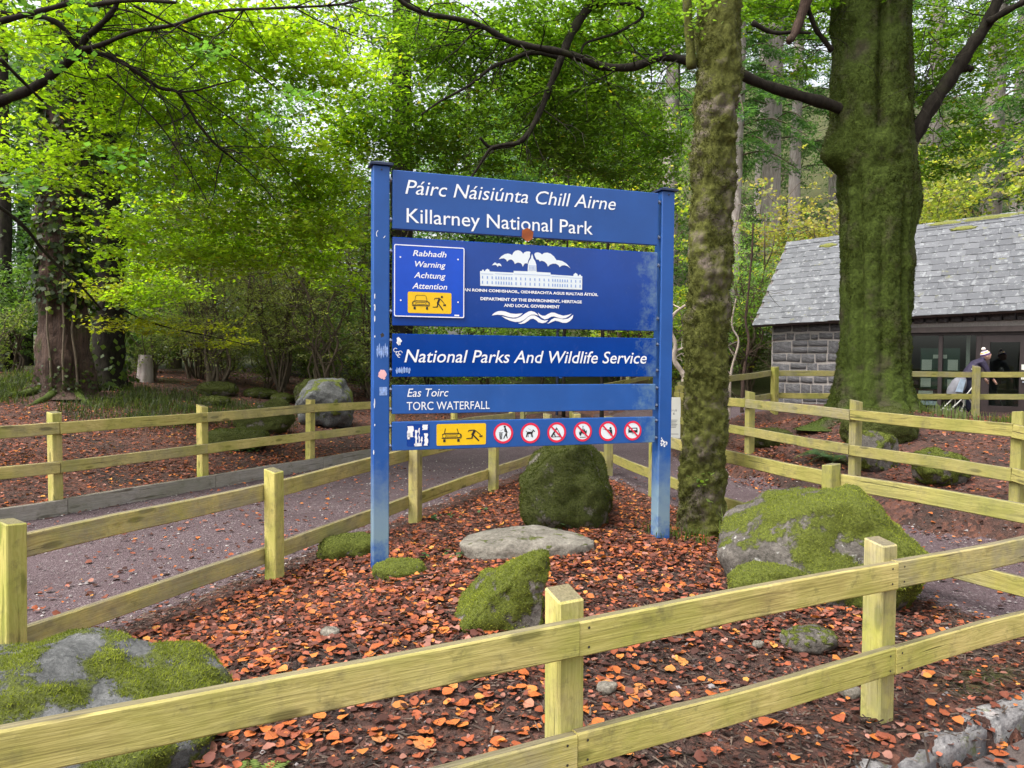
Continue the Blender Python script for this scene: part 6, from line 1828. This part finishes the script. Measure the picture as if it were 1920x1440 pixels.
def ivy_patch(label, pts, n, rg, sz=.045, c1=(.04, .10, .035), c2=(.12, .22, .09)):
    x0, y0 = pts[0]
    z0 = Tz(x0, y0)
    root = empty('ivy_patch', (x0, y0, z0)); tag(root, label, 'ivy', 'ground ivy')
    P = np.array(pts)
    i = rg.integers(0, len(P), n)
    x = P[i, 0] + rg.normal(0, .05, n); y = P[i, 1] + rg.normal(0, .05, n)
    z = T(x, y) + rg.uniform(.01, .06, n)
    a = rg.uniform(0, 6.28, n)
    d = np.stack([np.cos(a), np.sin(a), rg.normal(0, .3, n)], 1); s = np.stack([-np.sin(a), np.cos(a), rg.normal(0, .3, n)], 1)
    L = sz * rg.uniform(.6, 1.2, (n, 1)); c = np.stack([x, y, z], 1) - np.array((x0, y0, z0))
    q = np.stack([c, c + d * L * .45 + s * L * .55, c + d * L, c + d * L * .45 - s * L * .55], 1).reshape(-1, 3)
    g = rg.random((n, 1))
    link('leaves', mesh_np('leaves', q, 4, M['leaf'], np.array(c1) * (1 - g) + np.array(c2) * g), root)
ivy_patch('ivy leaves in the litter right of the left sign post', [(-.62, 5.55), (-.5, 5.6), (-.35, 5.5), (-.2, 5.55)], 34, rngF)
ivy_patch('ivy leaves at the foot of the dark block-shaped boulder', [(.22, 6.35), (.3, 6.3), (.42, 6.28), (.55, 6.3), (.68, 6.4)], 46, rngF)
ivy_patch('ivy leaves beside the third post of the left bed fence', [(-.75, 7.2), (-.6, 7.3), (-.3, 7.5)], 30, rngF)
ivy_patch('bright ivy leaves behind the lower left boulder', [(-1.9, 3.62), (-1.75, 3.66), (-1.6, 3.6), (-2.1, 3.58), (-1.45, 3.3)], 60, rngF, .05, (.08, .16, .03), (.20, .32, .10))
ivy_patch('two fresh green leaves lying behind the top front rail', [(-1.12, 3.05), (-1.06, 3.08)], 4, rngF, .07, (.10, .26, .05), (.16, .34, .09))
ivy_patch('ivy leaves around the mossy hump on the left bank', [(-4.5, 10.9), (-4.3, 10.8), (-4.0, 10.8), (-3.8, 10.9), (-4.1, 11.0)], 80, rngF)
# ------------------------------------------------------------------ stone hut
HL = np.array([site(1445, 700, 21.0).x, 21.0]); HR = np.array([site(1920, 700, 17.0).x, 17.0])
hd = (HR - HL); HLEN = np.linalg.norm(hd); hd = hd / HLEN
hut_z = .40
hut = empty('stone_hut', (HL[0], HL[1], hut_z), math.atan2(hd[1], hd[0]))     # local x along the front wall, local y into the hut
tag(hut, 'low grey stone hut with mossy slate roof and dark glazed front', 'building')
HT = HLEN + 1.2
M['mortar'] = simple('mortar', (.26, .235, .22), .95, noise_amt=.2, nscale=30)
M['stone_dark'] = rock_mat('dark_wall_stone', (.075, .073, .078), (.19, .185, .19), (.08, .09, .03), .05)
def slate_mat():
    m, nt, b = mat_new('roof_slate')
    base = coords(nt, rnd=True)
    oi = nt.nodes.new('ShaderNodeObjectInfo')
    c = ramp(nt, oi.outputs['Random'], [(0, (.055, .058, .066)), (.5, (.075, .079, .088)), (1, (.10, .104, .114))])
    n = noise_n(nt, base, 7, 7, .75)
    li = ramp(nt, n, [(.55, (0, 0, 0)), (.60, (1, 1, 1))])
    c = mixc(nt, math_n(nt, 'MULTIPLY', li, .6), c, (.25, .26, .265))
    g = ramp(nt, noise_n(nt, coords(nt, rnd=True), 3.3, 6, .7), [(.62, (0, 0, 0)), (.68, (1, 1, 1))])
    c = mixc(nt, math_n(nt, 'MULTIPLY', g, .8), c, (.13, .13, .035))
    nt.links.new(c, b.inputs['Base Color']); b.inputs['Roughness'].default_value = .6
    bump(nt, b, n, .6, .015)
    return m
M['slate'] = slate_mat()
M['frame'] = simple('dark_brown_frame', (.028, .018, .018), .5, noise_amt=.2)
M['fascia'] = simple('brown_fascia', (.07, .052, .048), .6, noise_amt=.2)
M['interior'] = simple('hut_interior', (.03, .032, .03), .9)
M['paper'] = simple('paper_notice', (.62, .62, .55), .7)
M['greenboard'] = simple('green_notice_board', (.03, .07, .05), .7)
def glass_mat():
    m, nt, b = mat_new('window_glass')
    gl = nt.nodes.new('ShaderNodeBsdfGlossy'); gl.inputs['Roughness'].default_value = .02; gl.inputs['Color'].default_value = (.8, .85, .85, 1)
    tr = nt.nodes.new('ShaderNodeBsdfTransparent'); tr.inputs['Color'].default_value = (.75, .8, .78, 1)
    lw = nt.nodes.new('ShaderNodeLayerWeight'); lw.inputs['Blend'].default_value = .18
    mx = nt.nodes.new('ShaderNodeMixShader')
    nt.links.new(math_n(nt, 'ADD', lw.outputs['Fresnel'], .05), mx.inputs[0])
    nt.links.new(tr.outputs[0], mx.inputs[1]); nt.links.new(gl.outputs[0], mx.inputs[2])
    nt.links.new(mx.outputs[0], nt.nodes['Material Output'].inputs['Surface'])
    return m
M['glass'] = glass_mat()
EAVE_L, EAVE_R, RIDGE_L, RIDGE_R = 2.18, 2.40, 4.72, 4.95      # above the hut floor; the old roof has settled at its far end
RUN, OVER = 1.95, .32
SW = 3.05                                                       # stone part of the front
wall = MB().box(0.02, SW, -.016, .35, -.6, 2.22).build('wall', M['mortar'], hut)
MB().box(0.02, .35, .36, 3.6, -.6, 2.25).build('gable_wall', M['mortar'], hut)
MB().prism([(0.0, 0.0)] * 0 + [(.36, 2.25), (3.55, 2.25), (1.95, 4.6)], 0, .3).build('gable_top', M['mortar'], hut, rot=(0, 0, math.pi / 2), loc=(.33, .0, 0))
# stones of the front wall: shared block meshes, scaled to their place
STONE = []
for i in range(10):
    me = rough_block(-.5, .5, -.5, .5, -.5, .5, i * 5.1, .0, 1)
    rr = random.Random(i)
    for v in me.vertices:
        k = 1 + .10 * mnoise.noise(Vector(v.co) * 1.7 + Vector((i * 3.3, 0, 0)))
        v.co = (v.co.x * k + .05 * mnoise.noise(Vector((v.co.z * 2, i * 9.0, 0))), v.co.y, v.co.z * k + .06 * mnoise.noise(Vector((v.co.x * 2, i * 4.0, 5))))
    set_vattr(me, 'moss', np.zeros(len(me.vertices)))
    me.materials.append(M['stone_dark'])
    STONE.append(me)
rs = random.Random(12)
z = -.12
while z < 2.08:
    rh = rs.choice([.20, .26, .33, .36, .28])
    x = .04
    while x < SW - .05:
        w = rs.uniform(.24, .50) * (1.15 if rh > .25 else .9)
        w = min(w, SW - .03 - x)
        if w < .09: break
        if rh > .26 and rs.random() < .35:
            for zz, hh in ((z, rh * .5), (z + rh * .5, rh * .5)):
                link('stone', rs.choice(STONE), wall, (x + w / 2, .02, zz + hh / 2), None, (w - .035, .10 + rs.uniform(0, .03), hh - .03))
        else:
            link('stone', rs.choice(STONE), wall, (x + w / 2, .02, z + rh / 2 + rs.uniform(-.02, .02)), (0, rs.uniform(-.07, .07), 0), (w - .042, .10 + rs.uniform(0, .03), rh - rs.uniform(.03, .075)))
        x += w
    z += rh
# roof: slates on a sloping deck
roof = MB()
def rp(x, s, lift=0.0):
    """point on the front roof plane: x along the eave, s = 0 at the eave .. 1 at the ridge"""
    e = EAVE_L + (EAVE_R - EAVE_L) * x / HT; r = RIDGE_L + (RIDGE_R - RIDGE_L) * x / HT
    return Vector((x, -OVER + (RUN + OVER) * s, e + (r - e) * s + lift))
X0, X1 = -.42, HT
sl = (rp(0, 1) - rp(0, 0)); slope_len = sl.length; slope_ang = math.atan2(sl.z, sl.y)
nrm = Vector((0, -math.sin(slope_ang), math.cos(slope_ang)))
def rback(x, s, lift=0): 
    p = rp(x, s, lift); return Vector((p.x, 2 * RUN - p.y, p.z))
A = [rp(X0, 0), rp(X1, 0), rp(X1, 1), rp(X0, 1), rback(X1, 0), rback(X0, 0)]
off = nrm * -.05; offb = Vector((0, -nrm.y, nrm.z)) * -.05
roof.v = [tuple(p - nrm * .012) for p in A[:4]] + [tuple(p) for p in A[4:]] + [tuple(p + off * 1.6) for p in A[:2]] + [tuple(A[2] + Vector((0, 0, -.12))), tuple(A[3] + Vector((0, 0, -.12)))] + [tuple(p + offb) for p in A[4:]]
roof.f = [(0, 1, 2, 3), (3, 2, 4, 5), (7, 6, 9, 8), (8, 9, 11, 10), (0, 6, 7, 1), (0, 3, 9, 6), (3, 5, 11, 9), (1, 7, 8, 2), (2, 8, 10, 4), (5, 4, 10, 11)]
roof = roof.build('roof', M['fascia'], hut)
SWD, ROWS = .345, 15
expo = slope_len / ROWS
smesh = []
for i in range(6):
    bm = bmesh.new(); bmesh.ops.create_cube(bm, size=1.0)
    rr = random.Random(i + 50)
    for v in bm.verts:
        v.co.x *= SWD - .006; v.co.y *= expo * 1.25; v.co.z *= .010
        if v.co.y < 0: v.co.y += rr.uniform(-.010, .010); v.co.z += rr.uniform(0, .006)
    me = bpy.data.meshes.new('slate'); bm.to_mesh(me); bm.free(); me.materials.append(M['slate'])
    smesh.append(me)
for r in range(ROWS):
    x = X0 + (SWD / 2 if r % 2 else 0)
    while x < X1 - .1:
        s = (r + .55) / ROWS
        p = rp(x + SWD / 2 - (SWD / 4 if r % 2 else 0), s) + nrm * (.012 + .004 * rs.random())
        link('slate', rs.choice(smesh), roof, p, (slope_ang - .035 + rs.gauss(0, .004), 0, rs.gauss(0, .006)))
        x += SWD
for i in range(17):
    xx = X0 + i * .42
    p = rp(xx + .21, 1)
    mb = MB()
    mb.v = [(-.205, -.12, -.10), (.205, -.12, -.10), (.205, 0, .03), (-.205, 0, .03), (.205, .12, -.10), (-.205, .12, -.10), (-.205, -.12, -.12), (.205, -.12, -.12), (.205, .12, -.12), (-.205, .12, -.12)]
    mb.f = [(0, 1, 2, 3), (3, 2, 4, 5), (0, 6, 7, 1), (5, 4, 8, 9), (6, 9, 8, 7), (0, 3, 5, 9, 6), (1, 7, 8, 4, 2)]
    mb.build('ridge_tile', M['slate'], roof, loc=p + Vector((0, 0, .03)))
# moss cushions along the ridge
V, Fc = ICO[3]
for i, (xx, w) in enumerate([(3.9, .5), (4.6, .4), (5.1, .55), (5.7, .3), (6.2, .4), (.9, .25), (4.3, .3)]):
    p = rp(xx, .985 if i < 5 else .9) + nrm * .03
    link('moss_cushion', mesh_idx('moss_cushion', V * np.array((w, .08, .022)) * (1 + .2 * np.sin(V[:, [1]] * 9 + i)), Fc, simple('ridge_moss', (.12, .125, .025), .95, noise_amt=.5, nscale=30), smooth=True), roof, p, (slope_ang, 0, 0))
# brick-like corbel course under the eave, fascia, glazing
for i in range(15):
    xx = SW + .02 + i * .27
    link('corbel', rs.choice(STONE), hut, (xx + .12, .03, 2.16 + .22 * (xx / HT) * .5), None, (.22, .12, .17))
MB().box(SW, HT, .03, .30, 1.98, 2.06 + .1).build('lintel_backing', M['mortar'], hut)
MB().box(SW - .02, HT, -.03, .03, 1.90, 2.03).build('fascia_beam', M['fascia'], hut)
GX0 = SW
glaz = empty('glazing', (0, 0, 0)); glaz.parent = hut
def fr(x0, x1, z0, z1, y0=.06, y1=.13, nm='frame'): return MB().box(x0, x1, y0, y1, z0, z1, .006).build(nm, M['frame'], glaz)
GZ0, GZ1 = -.05, 1.895
def gx(px):      # position along the front seen at photograph column px
    d = site(px, 700, 1.0)
    k = d.x          # x = k*y
    t = (HL[0] - k * HL[1]) / (k * hd[1] - hd[0])
    return t
XA, XB, XC, XD = gx(1761), gx(1833), gx(1838), gx(1918)
fr(GX0, HT, GZ1 - .07, GZ1)
fr(GX0, XB, GZ0, GZ0 + .09)
fr(XA - .045, XA + .045, GZ0 + .09, GZ1 - .07); fr(XB - .06, XB + .06, GZ0, GZ1 - .07); fr(GX0, GX0 + .08, GZ0 + .09, GZ1 - .07)
for a, b in ((GX0 + .08, XA - .045), (XA + .045, XB - .06)):
    MB().box(a, b, .09, .10, GZ0 + .09, GZ1 - .07).build('pane', M['glass'], glaz)
door = MB()
d0, d1 = XB + .065, XB + .065 + (XD - XB) * 1.02
door.box(d0, d0 + .16, .05, .11, GZ0, GZ1 - .075); door.box(d1 - .16, d1, .05, .11, GZ0, GZ1 - .075); door.box(d0 + .16, d1 - .16, .05, .11, GZ1 - .24, GZ1 - .075); door.box(d0 + .16, d1 - .16, .05, .11, GZ0, GZ0 + .22)
door = door.build('door', M['frame'], hut)
MB().box(d0 + .16, d1 - .16, .075, .085, GZ0 + .22, GZ1 - .24).build('pane', M['glass'], door)
MB().box(d1 - .12, d1 - .04, .035, .049, .80, .95).build('door_plate', M['paper'], door)
MB().box(d1 - .12, d1 - .04, .035, .049, 1.02, 1.14).build('door_notice', M['paper'], door)
MB().tube([(d1 - .08, .045, .74), (d1 - .08, -.02, .74)], .014, 8).tube([(d1 - .08, -.02, .74), (d1 + .03, -.025, .74)], .012, 8).build('handle', M['steel'], door)
MB().box(d1 + .005, HT, .05, .12, GZ0, GZ1 - .075).build('door_leaf', M['frame'], hut)
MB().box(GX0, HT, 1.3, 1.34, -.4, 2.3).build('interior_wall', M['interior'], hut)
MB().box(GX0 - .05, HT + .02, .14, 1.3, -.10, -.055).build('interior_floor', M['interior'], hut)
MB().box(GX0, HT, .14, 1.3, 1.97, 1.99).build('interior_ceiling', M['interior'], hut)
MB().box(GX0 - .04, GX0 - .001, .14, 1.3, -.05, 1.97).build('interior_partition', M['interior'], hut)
def papers(px0, px1, z0, z1, y=.135, mat='paper', nm='paper_notice', ):
    a, b = gx(px0), gx(px1)
    MB().box(a, b, y, y + .004, z0, z1).build(nm, M[mat], glaz)
papers(1722, 1796, .52, 1.52, .16, 'greenboard', 'notice_board')
papers(1725, 1744, .98, 1.24); papers(1774, 1793, .98, 1.24); papers(1746, 1758, 1.27, 1.36); papers(1764, 1772, 1.27, 1.36)
papers(1720, 1747, .36, .47); papers(1724, 1743, .56, .78); papers(1774, 1790, .5, .76); papers(1710, 1757, .12, .22, .135, 'paleblue', 'leaflet_display')
MB().box(gx(1806) - .05, gx(1806) + .03, .5, .54, -.05, 1.9).build('interior_post', M['paper'], glaz)

# ------------------------------------------------------------------ person and pushchair by the hut
M['skin'] = simple('skin', (.55, .32, .24), .6)
M['jacket'] = simple('dark_purple_jacket', (.016, .010, .034), .75, noise_amt=.3)
M['trouser'] = simple('navy_trousers', (.014, .016, .04), .8, noise_amt=.3)
M['hat_p'] = simple('purple_wool', (.07, .02, .16), .9)
M['hat_y'] = simple('yellow_wool', (.70, .32, .03), .9)
M['hat_w'] = simple('cream_wool', (.70, .62, .56), .9)
pg = site(1815, 760, 16.75)
PZ = Tz(pg.x, pg.y)
person = empty('person', (pg.x, pg.y, PZ))
person.scale = (.92,) * 3
tag(person, 'person in striped bobble hat and dark jacket bending forward behind the hut fence', 'person')
def skin_mesh(name, nodes, edges, rad, mat, parent, root=0, lv=2):
    me = bpy.data.meshes.new(name)
    me.from_pydata(nodes, edges, [])
    o = link(name, me, parent)
    md = o.modifiers.new('skin', 'SKIN'); md.use_smooth_shade = True
    for i, r in enumerate(rad):
        me.skin_vertices[0].data[i].radius = (r, r) if not isinstance(r, tuple) else r
    me.skin_vertices[0].data[root].use_root = True
    sb = o.modifiers.new('sub', 'SUBSURF'); sb.levels = lv; sb.render_levels = lv
    me.materials.append(mat)
    return o
# profile to the right (+x), bent at the hips; hands reach down and forward
nd = [(-.05, 0, .90), (0.0, 0, 1.04), (.12, 0, 1.17), (.23, 0, 1.27), (.29, 0, 1.32), (.33, -.01, 1.35), (.36, -.01, 1.37),
      (.23, -.19, 1.24), (.30, -.25, 1.04), (.42, -.20, .90), (.47, -.18, .87),
      (.23, .19, 1.24), (.32, .25, 1.04), (.44, .20, .92), (.49, .18, .89),
      (-.06, -.10, .86), (-.02, -.11, .48), (-.06, -.11, .09), (.10, -.12, .03),
      (-.06, .10, .86), (.10, .11, .48), (.08, .11, .09), (.23, .12, .03)]
ed = [(0, 1), (1, 2), (2, 3), (3, 4), (4, 5), (5, 6), (3, 7), (7, 8), (8, 9), (9, 10), (3, 11), (11, 12), (12, 13), (13, 14), (0, 15), (15, 16), (16, 17), (17, 18), (0, 19), (19, 20), (20, 21), (21, 22)]
rd_ = [(.15, .12), (.15, .12), (.165, .13), (.16, .12), .07, .06, .06, .075, .06, .047, .04, .075, .06, .047, .04, .095, .07, .05, .04, .095, .07, .05, .04]
skin_mesh('body', nd, ed, rd_, M['jacket'], person)
skin_mesh('trousers', [(-.055, 0, .92), (-.06, -.10, .84), (-.02, -.11, .48), (-.06, -.11, .10), (-.06, .10, .84), (.10, .11, .48), (.08, .11, .10)], [(0, 1), (1, 2), (2, 3), (0, 4), (4, 5), (5, 6)], [(.16, .13), .108, .083, .066, .108, .083, .066], M['trouser'], person)
V, Fc = ICO[4]
Hc = np.array((.395, -.01, 1.43)); ax_h = Vector((-.35, 0, .94)).normalized()
fwd = Vector((.94, 0, .35)).normalized() * .9 + Vector((0, -.35, -.15)); fwd.normalize()
def headframe():
    zx = ax_h; xx = (fwd - zx * fwd.dot(zx)).normalized(); yx = zx.cross(xx)
    return Matrix(((xx.x, yx.x, zx.x, Hc[0]), (xx.y, yx.y, zx.y, Hc[1]), (xx.z, yx.z, zx.z, Hc[2]), (0, 0, 0, 1)))
HM = headframe()
hv = V * np.array((.098, .075, .115))
jaw = np.clip(-V[:, 2], 0, 1); hv[:, 0] += .018 * jaw * (V[:, 0] > 0); hv[:, 1] *= 1 - .25 * jaw
nose = np.exp(-((V[:, 1] / .16) ** 2) - ((V[:, 2] + .08) / .2) ** 2) * (V[:, 0] > .5); hv[:, 0] += .024 * nose
eye = np.exp(-(((np.abs(V[:, 1]) - .36) / .13) ** 2) - ((V[:, 2] - .10) / .10) ** 2) * (V[:, 0] > .3); hv[:, 0] -= .010 * eye
mo = np.exp(-((V[:, 1] / .3) ** 2) - ((V[:, 2] + .45) / .06) ** 2) * (V[:, 0] > .4); hv[:, 0] -= .007 * mo
ho = link('head', mesh_idx('head', hv, Fc, M['skin'], smooth=True), person); ho.matrix_local = HM
for s in (-1, 1):
    link('ear', mesh_idx('ear', ICO[3][0] * np.array((.022, .010, .032)), ICO[3][1], M['skin'], smooth=True), ho, (0, s * .077, -.01))
    link('eye', mesh_idx('eye', ICO[3][0] * .010, ICO[3][1], M['black'], smooth=True), ho, (.086, s * .030, .012))
def band(z0, z1, mat, k, nm):
    m = (V[Fc].mean(1)[:, 2] >= z0) & (V[Fc].mean(1)[:, 2] <= z1)
    f = Fc[m]; u = np.unique(f); mp = -np.ones(len(V), int); mp[u] = np.arange(len(u))
    link(nm, mesh_idx(nm, V[u] * np.array((.108, .088, .128)) * k, mp[f], M[mat], smooth=True), ho, (-.004, 0, .012))
band(.05, .40, 'hat_p', 1.02, 'hat_brim'); band(.30, .52, 'hat_w', 1.035, 'hat_stripe'); band(.48, .72, 'hat_y', 1.02, 'hat_stripe'); band(.66, .82, 'hat_w', 1.03, 'hat_stripe'); band(.78, 1.0, 'hat_p', 1.01, 'hat_crown')
pv = V * .045 * (1 + .18 * np.array([mnoise.noise(Vector(p) * 6) for p in V]))[:, None]
link('hat_bobble', mesh_idx('hat_bobble', pv, Fc, M['hat_w'], smooth=True), ho, (-.004, 0, .168))
for s, hx in ((-1, .49), (1, .51)):      # hands with five bent fingers
    c = Vector((hx, s * .175, .845))
    nd2 = [tuple(c + Vector((-.02, 0, .03))), tuple(c + Vector((.02, 0, -.02))), tuple(c + Vector((.04, 0, -.05)))]
    ed2 = [(0, 1), (1, 2)]; rr2 = [.024, (.018, .034), (.016, .036)]
    for i, (dy, L) in enumerate(((-.028, .062), (-.010, .072), (.009, .068), (.027, .054))):
        b = len(nd2)
        nd2 += [tuple(c + Vector((.05, dy, -.065))), tuple(c + Vector((.05 + L * .35, dy, -.065 - L * .35))), tuple(c + Vector((.045 + L * .3, dy, -.065 - L * .75)))]
        ed2 += [(2, b), (b, b + 1), (b + 1, b + 2)]; rr2 += [.010, .009, .008]
    b = len(nd2)
    nd2 += [tuple(c + Vector((.03, -s * .040, -.02))), tuple(c + Vector((.06, -s * .055, -.04)))]
    ed2 += [(1, b), (b, b + 1)]; rr2 += [.011, .009]
    skin_mesh('hand', nd2, ed2, rr2, M['skin'], person, 0, 1)

M['pale_tube'] = simple('pale_metal_tube', (.55, .54, .50), .4, .2)
M['grey_cloth'] = simple('grey_cloth', (.16, .16, .18), .85, noise_amt=.2)
M['blue_cloth'] = simple('pale_blue_cloth', (.40, .50, .62), .8, noise_amt=.2)
cg = site(1793, 760, 16.55)
pc = empty('pushchair', (cg.x, cg.y, Tz(cg.x, cg.y)), 0)
tag(pc, 'pushchair with grey and white cover on pale bent tubes beside the person', 'pushchair')
def ptube(pts, r=.013): MB().tube(smooth_path(pts, 4), r, 8).build('frame_tube', M['pale_tube'], pc, True)
for s in (-.16, .16):
    ptube([(-.22, s, .12), (-.05, s, .28), (.16, s, .50), (.30, s, .72), (.36, s, 1.00)])
    ptube([(.05, s, .42), (.07, s, .25), (.02, s, .10)])
    ptube([(.12, s, .46), (.22, s, .30), (.34, s, .14)])
ptube([(.36, -.16, 1.0), (.38, 0, 1.01), (.36, .16, 1.0)])
ptube([(-.22, -.16, .12), (-.22, .16, .12)])
sv = ICO[4][0] * np.array((.17, .17, .26)); sv[:, 0] += .10 * (sv[:, 2] / .26); sv += .012 * np.array([mnoise.noise_vector(Vector(p) * 5) for p in ICO[4][0]])
link('seat_cover', mesh_idx('seat_cover', sv, ICO[4][1], M['grey_cloth'], smooth=True), pc, (.0, 0, .60))
cvp = MB().prism([(-.13, .52), (.02, .50), (.09, .78), (-.03, .80)], -.182, -.174).build('cover_panel', M['blue_cloth'], pc)
for x_, s in ((-.24, -.16), (-.24, .16), (.35, -.16), (.35, .16), (.02, -.16), (.02, .16)):
    ringp = [(x_ + .085 * math.cos(a), s, .095 + .085 * math.sin(a)) for a in np.linspace(0, 2 * math.pi, 17)]
    w_ = MB().tube(ringp, .014, 6, False).build('wheel', M['black'], pc, True)
    MB().tube([(x_, s - .012, .095), (x_, s + .012, .095)], .02, 10).build('hub', M['pale_tube'], w_)

# ------------------------------------------------------------------ notice board, far signpost, stuck leaf
na = site(1252, 783, 12.05); nb = site(1276, 783, 12.05)
nz0, nz1 = site(1270, 822, 12.05).z, site(1270, 745, 12.05).z
nt_ = empty('notice_board', (site(1248, 783, 12.05).x, 12.05, 0)); tag(nt_, 'white notice hung on the fence between the sign and the slim tree', 'notice')
wN = (nb - site(1238, 783, 12.05)).x
x_off = nb.x - wN - nt_.location.x
MB().box(x_off, x_off + wN, 0, .012, nz0, nz1, .002).build('board', M['paper'], nt_)
M['ink'] = simple('grey_print', (.12, .12, .12), .7)
x_r = x_off + wN
hN = nz1 - nz0
text('O US', x_r - .17, x_r - .06, nz0 + hN * .66, hN * .045, M['ink'], nt_, 0, .01, y=-.002)
text('E', x_r - .12, x_r - .09, nz0 + hN * .58, hN * .045, M['ink'], nt_, 0, .01, y=-.002)
flat('print_lines', [rect(x_r - .17 + .01 * (i % 2), x_r - .05 - .012 * (i % 3), nz0 + hN * (.44 - .035 * i), nz0 + hN * (.452 - .035 * i)) for i in range(6)] + [rect(x_r - .16, x_r - .03, nz0 + hN * .10, nz0 + hN * .112)], M['ink'], nt_, -.002)['kind'] = 'stuff'
MB().tube([(x_r - .02, .006, nz1), (x_r - .02, .03, nz1 + .12)], .003, 5).build('hanging_wire', M['nail'], nt_)
g = site(1044, 780, 19.2)
spo = empty('signpost', (g.x, g.y, Tz(g.x, g.y))); tag(spo, 'slim dark signpost with small blue plate seen through the sign gaps', 'signpost')
MB().tube([(0, 0, -.2), (0, 0, 2.6)], .035, 10).build('pole', M['blue_dark'], spo)
MB().tube([(.16, .02, -.2), (.16, .02, 2.5)], .03, 10).build('pole', M['blue_dark'], spo)
MB().box(.04, .16, -.04, -.02, .95, 1.45).build('plate', M['blue_matt'], spo)
flat('plate_symbols', [rect(.065, .10, 1.18, 1.22), rect(.08, .13, 1.08, 1.11), rect(.07, .12, 1.28, 1.31)], W, spo, -.042)
# leaf caught on the lower edge of the top panel
lf = link('stuck_leaf', mesh_idx('stuck_leaf', LEAFS[5][0] * np.array((1, .9, .35)) * .105, LEAFS[5][1], M['leaf_obj'], smooth=False))
lu = Vector((SO.x, SO.y, 0)) + Vector((math.cos(SA), math.sin(SA), 0)) * 1.108 + Vector((math.sin(SA), -math.cos(SA), 0)) * .006
lf.location = (lu.x, lu.y, 2.533); lf.rotation_euler = (math.pi / 2, -.45, SA)
tag(lf, 'single brown leaf stuck on the lower edge of the top sign panel', 'leaf')
st = [Vector((1.40, 3.1, 0)), Vector((1.2, 3.0, 0)), Vector((.9, 2.9, 0))]
def stick(label, a, b, r):
    a = Vector((a[0], a[1], Tz(*a) + r)); b = Vector((b[0], b[1], Tz(*b) + r))
    o = empty('fallen_stick', a); tag(o, label, 'stick', 'fallen sticks')
    limb(o, [a, a.lerp(b, .35) + Vector((.02, .02, .006)), a.lerp(b, .7) + Vector((-.015, .01, .004)), b], r, r * .5, M['bark_dark'], 'stick', 6)
stick('crooked dark stick in the soil left of the middle front post', (-.35, 2.55), (-.1, 2.85), .012)
stick('dark stick lying among leaves left of the pointed rock', (-.75, 4.75), (-.5, 4.95), .016)
stick('thin twig lying between the front rails right of the middle post', (.35, 2.78), (.75, 2.95), .006)
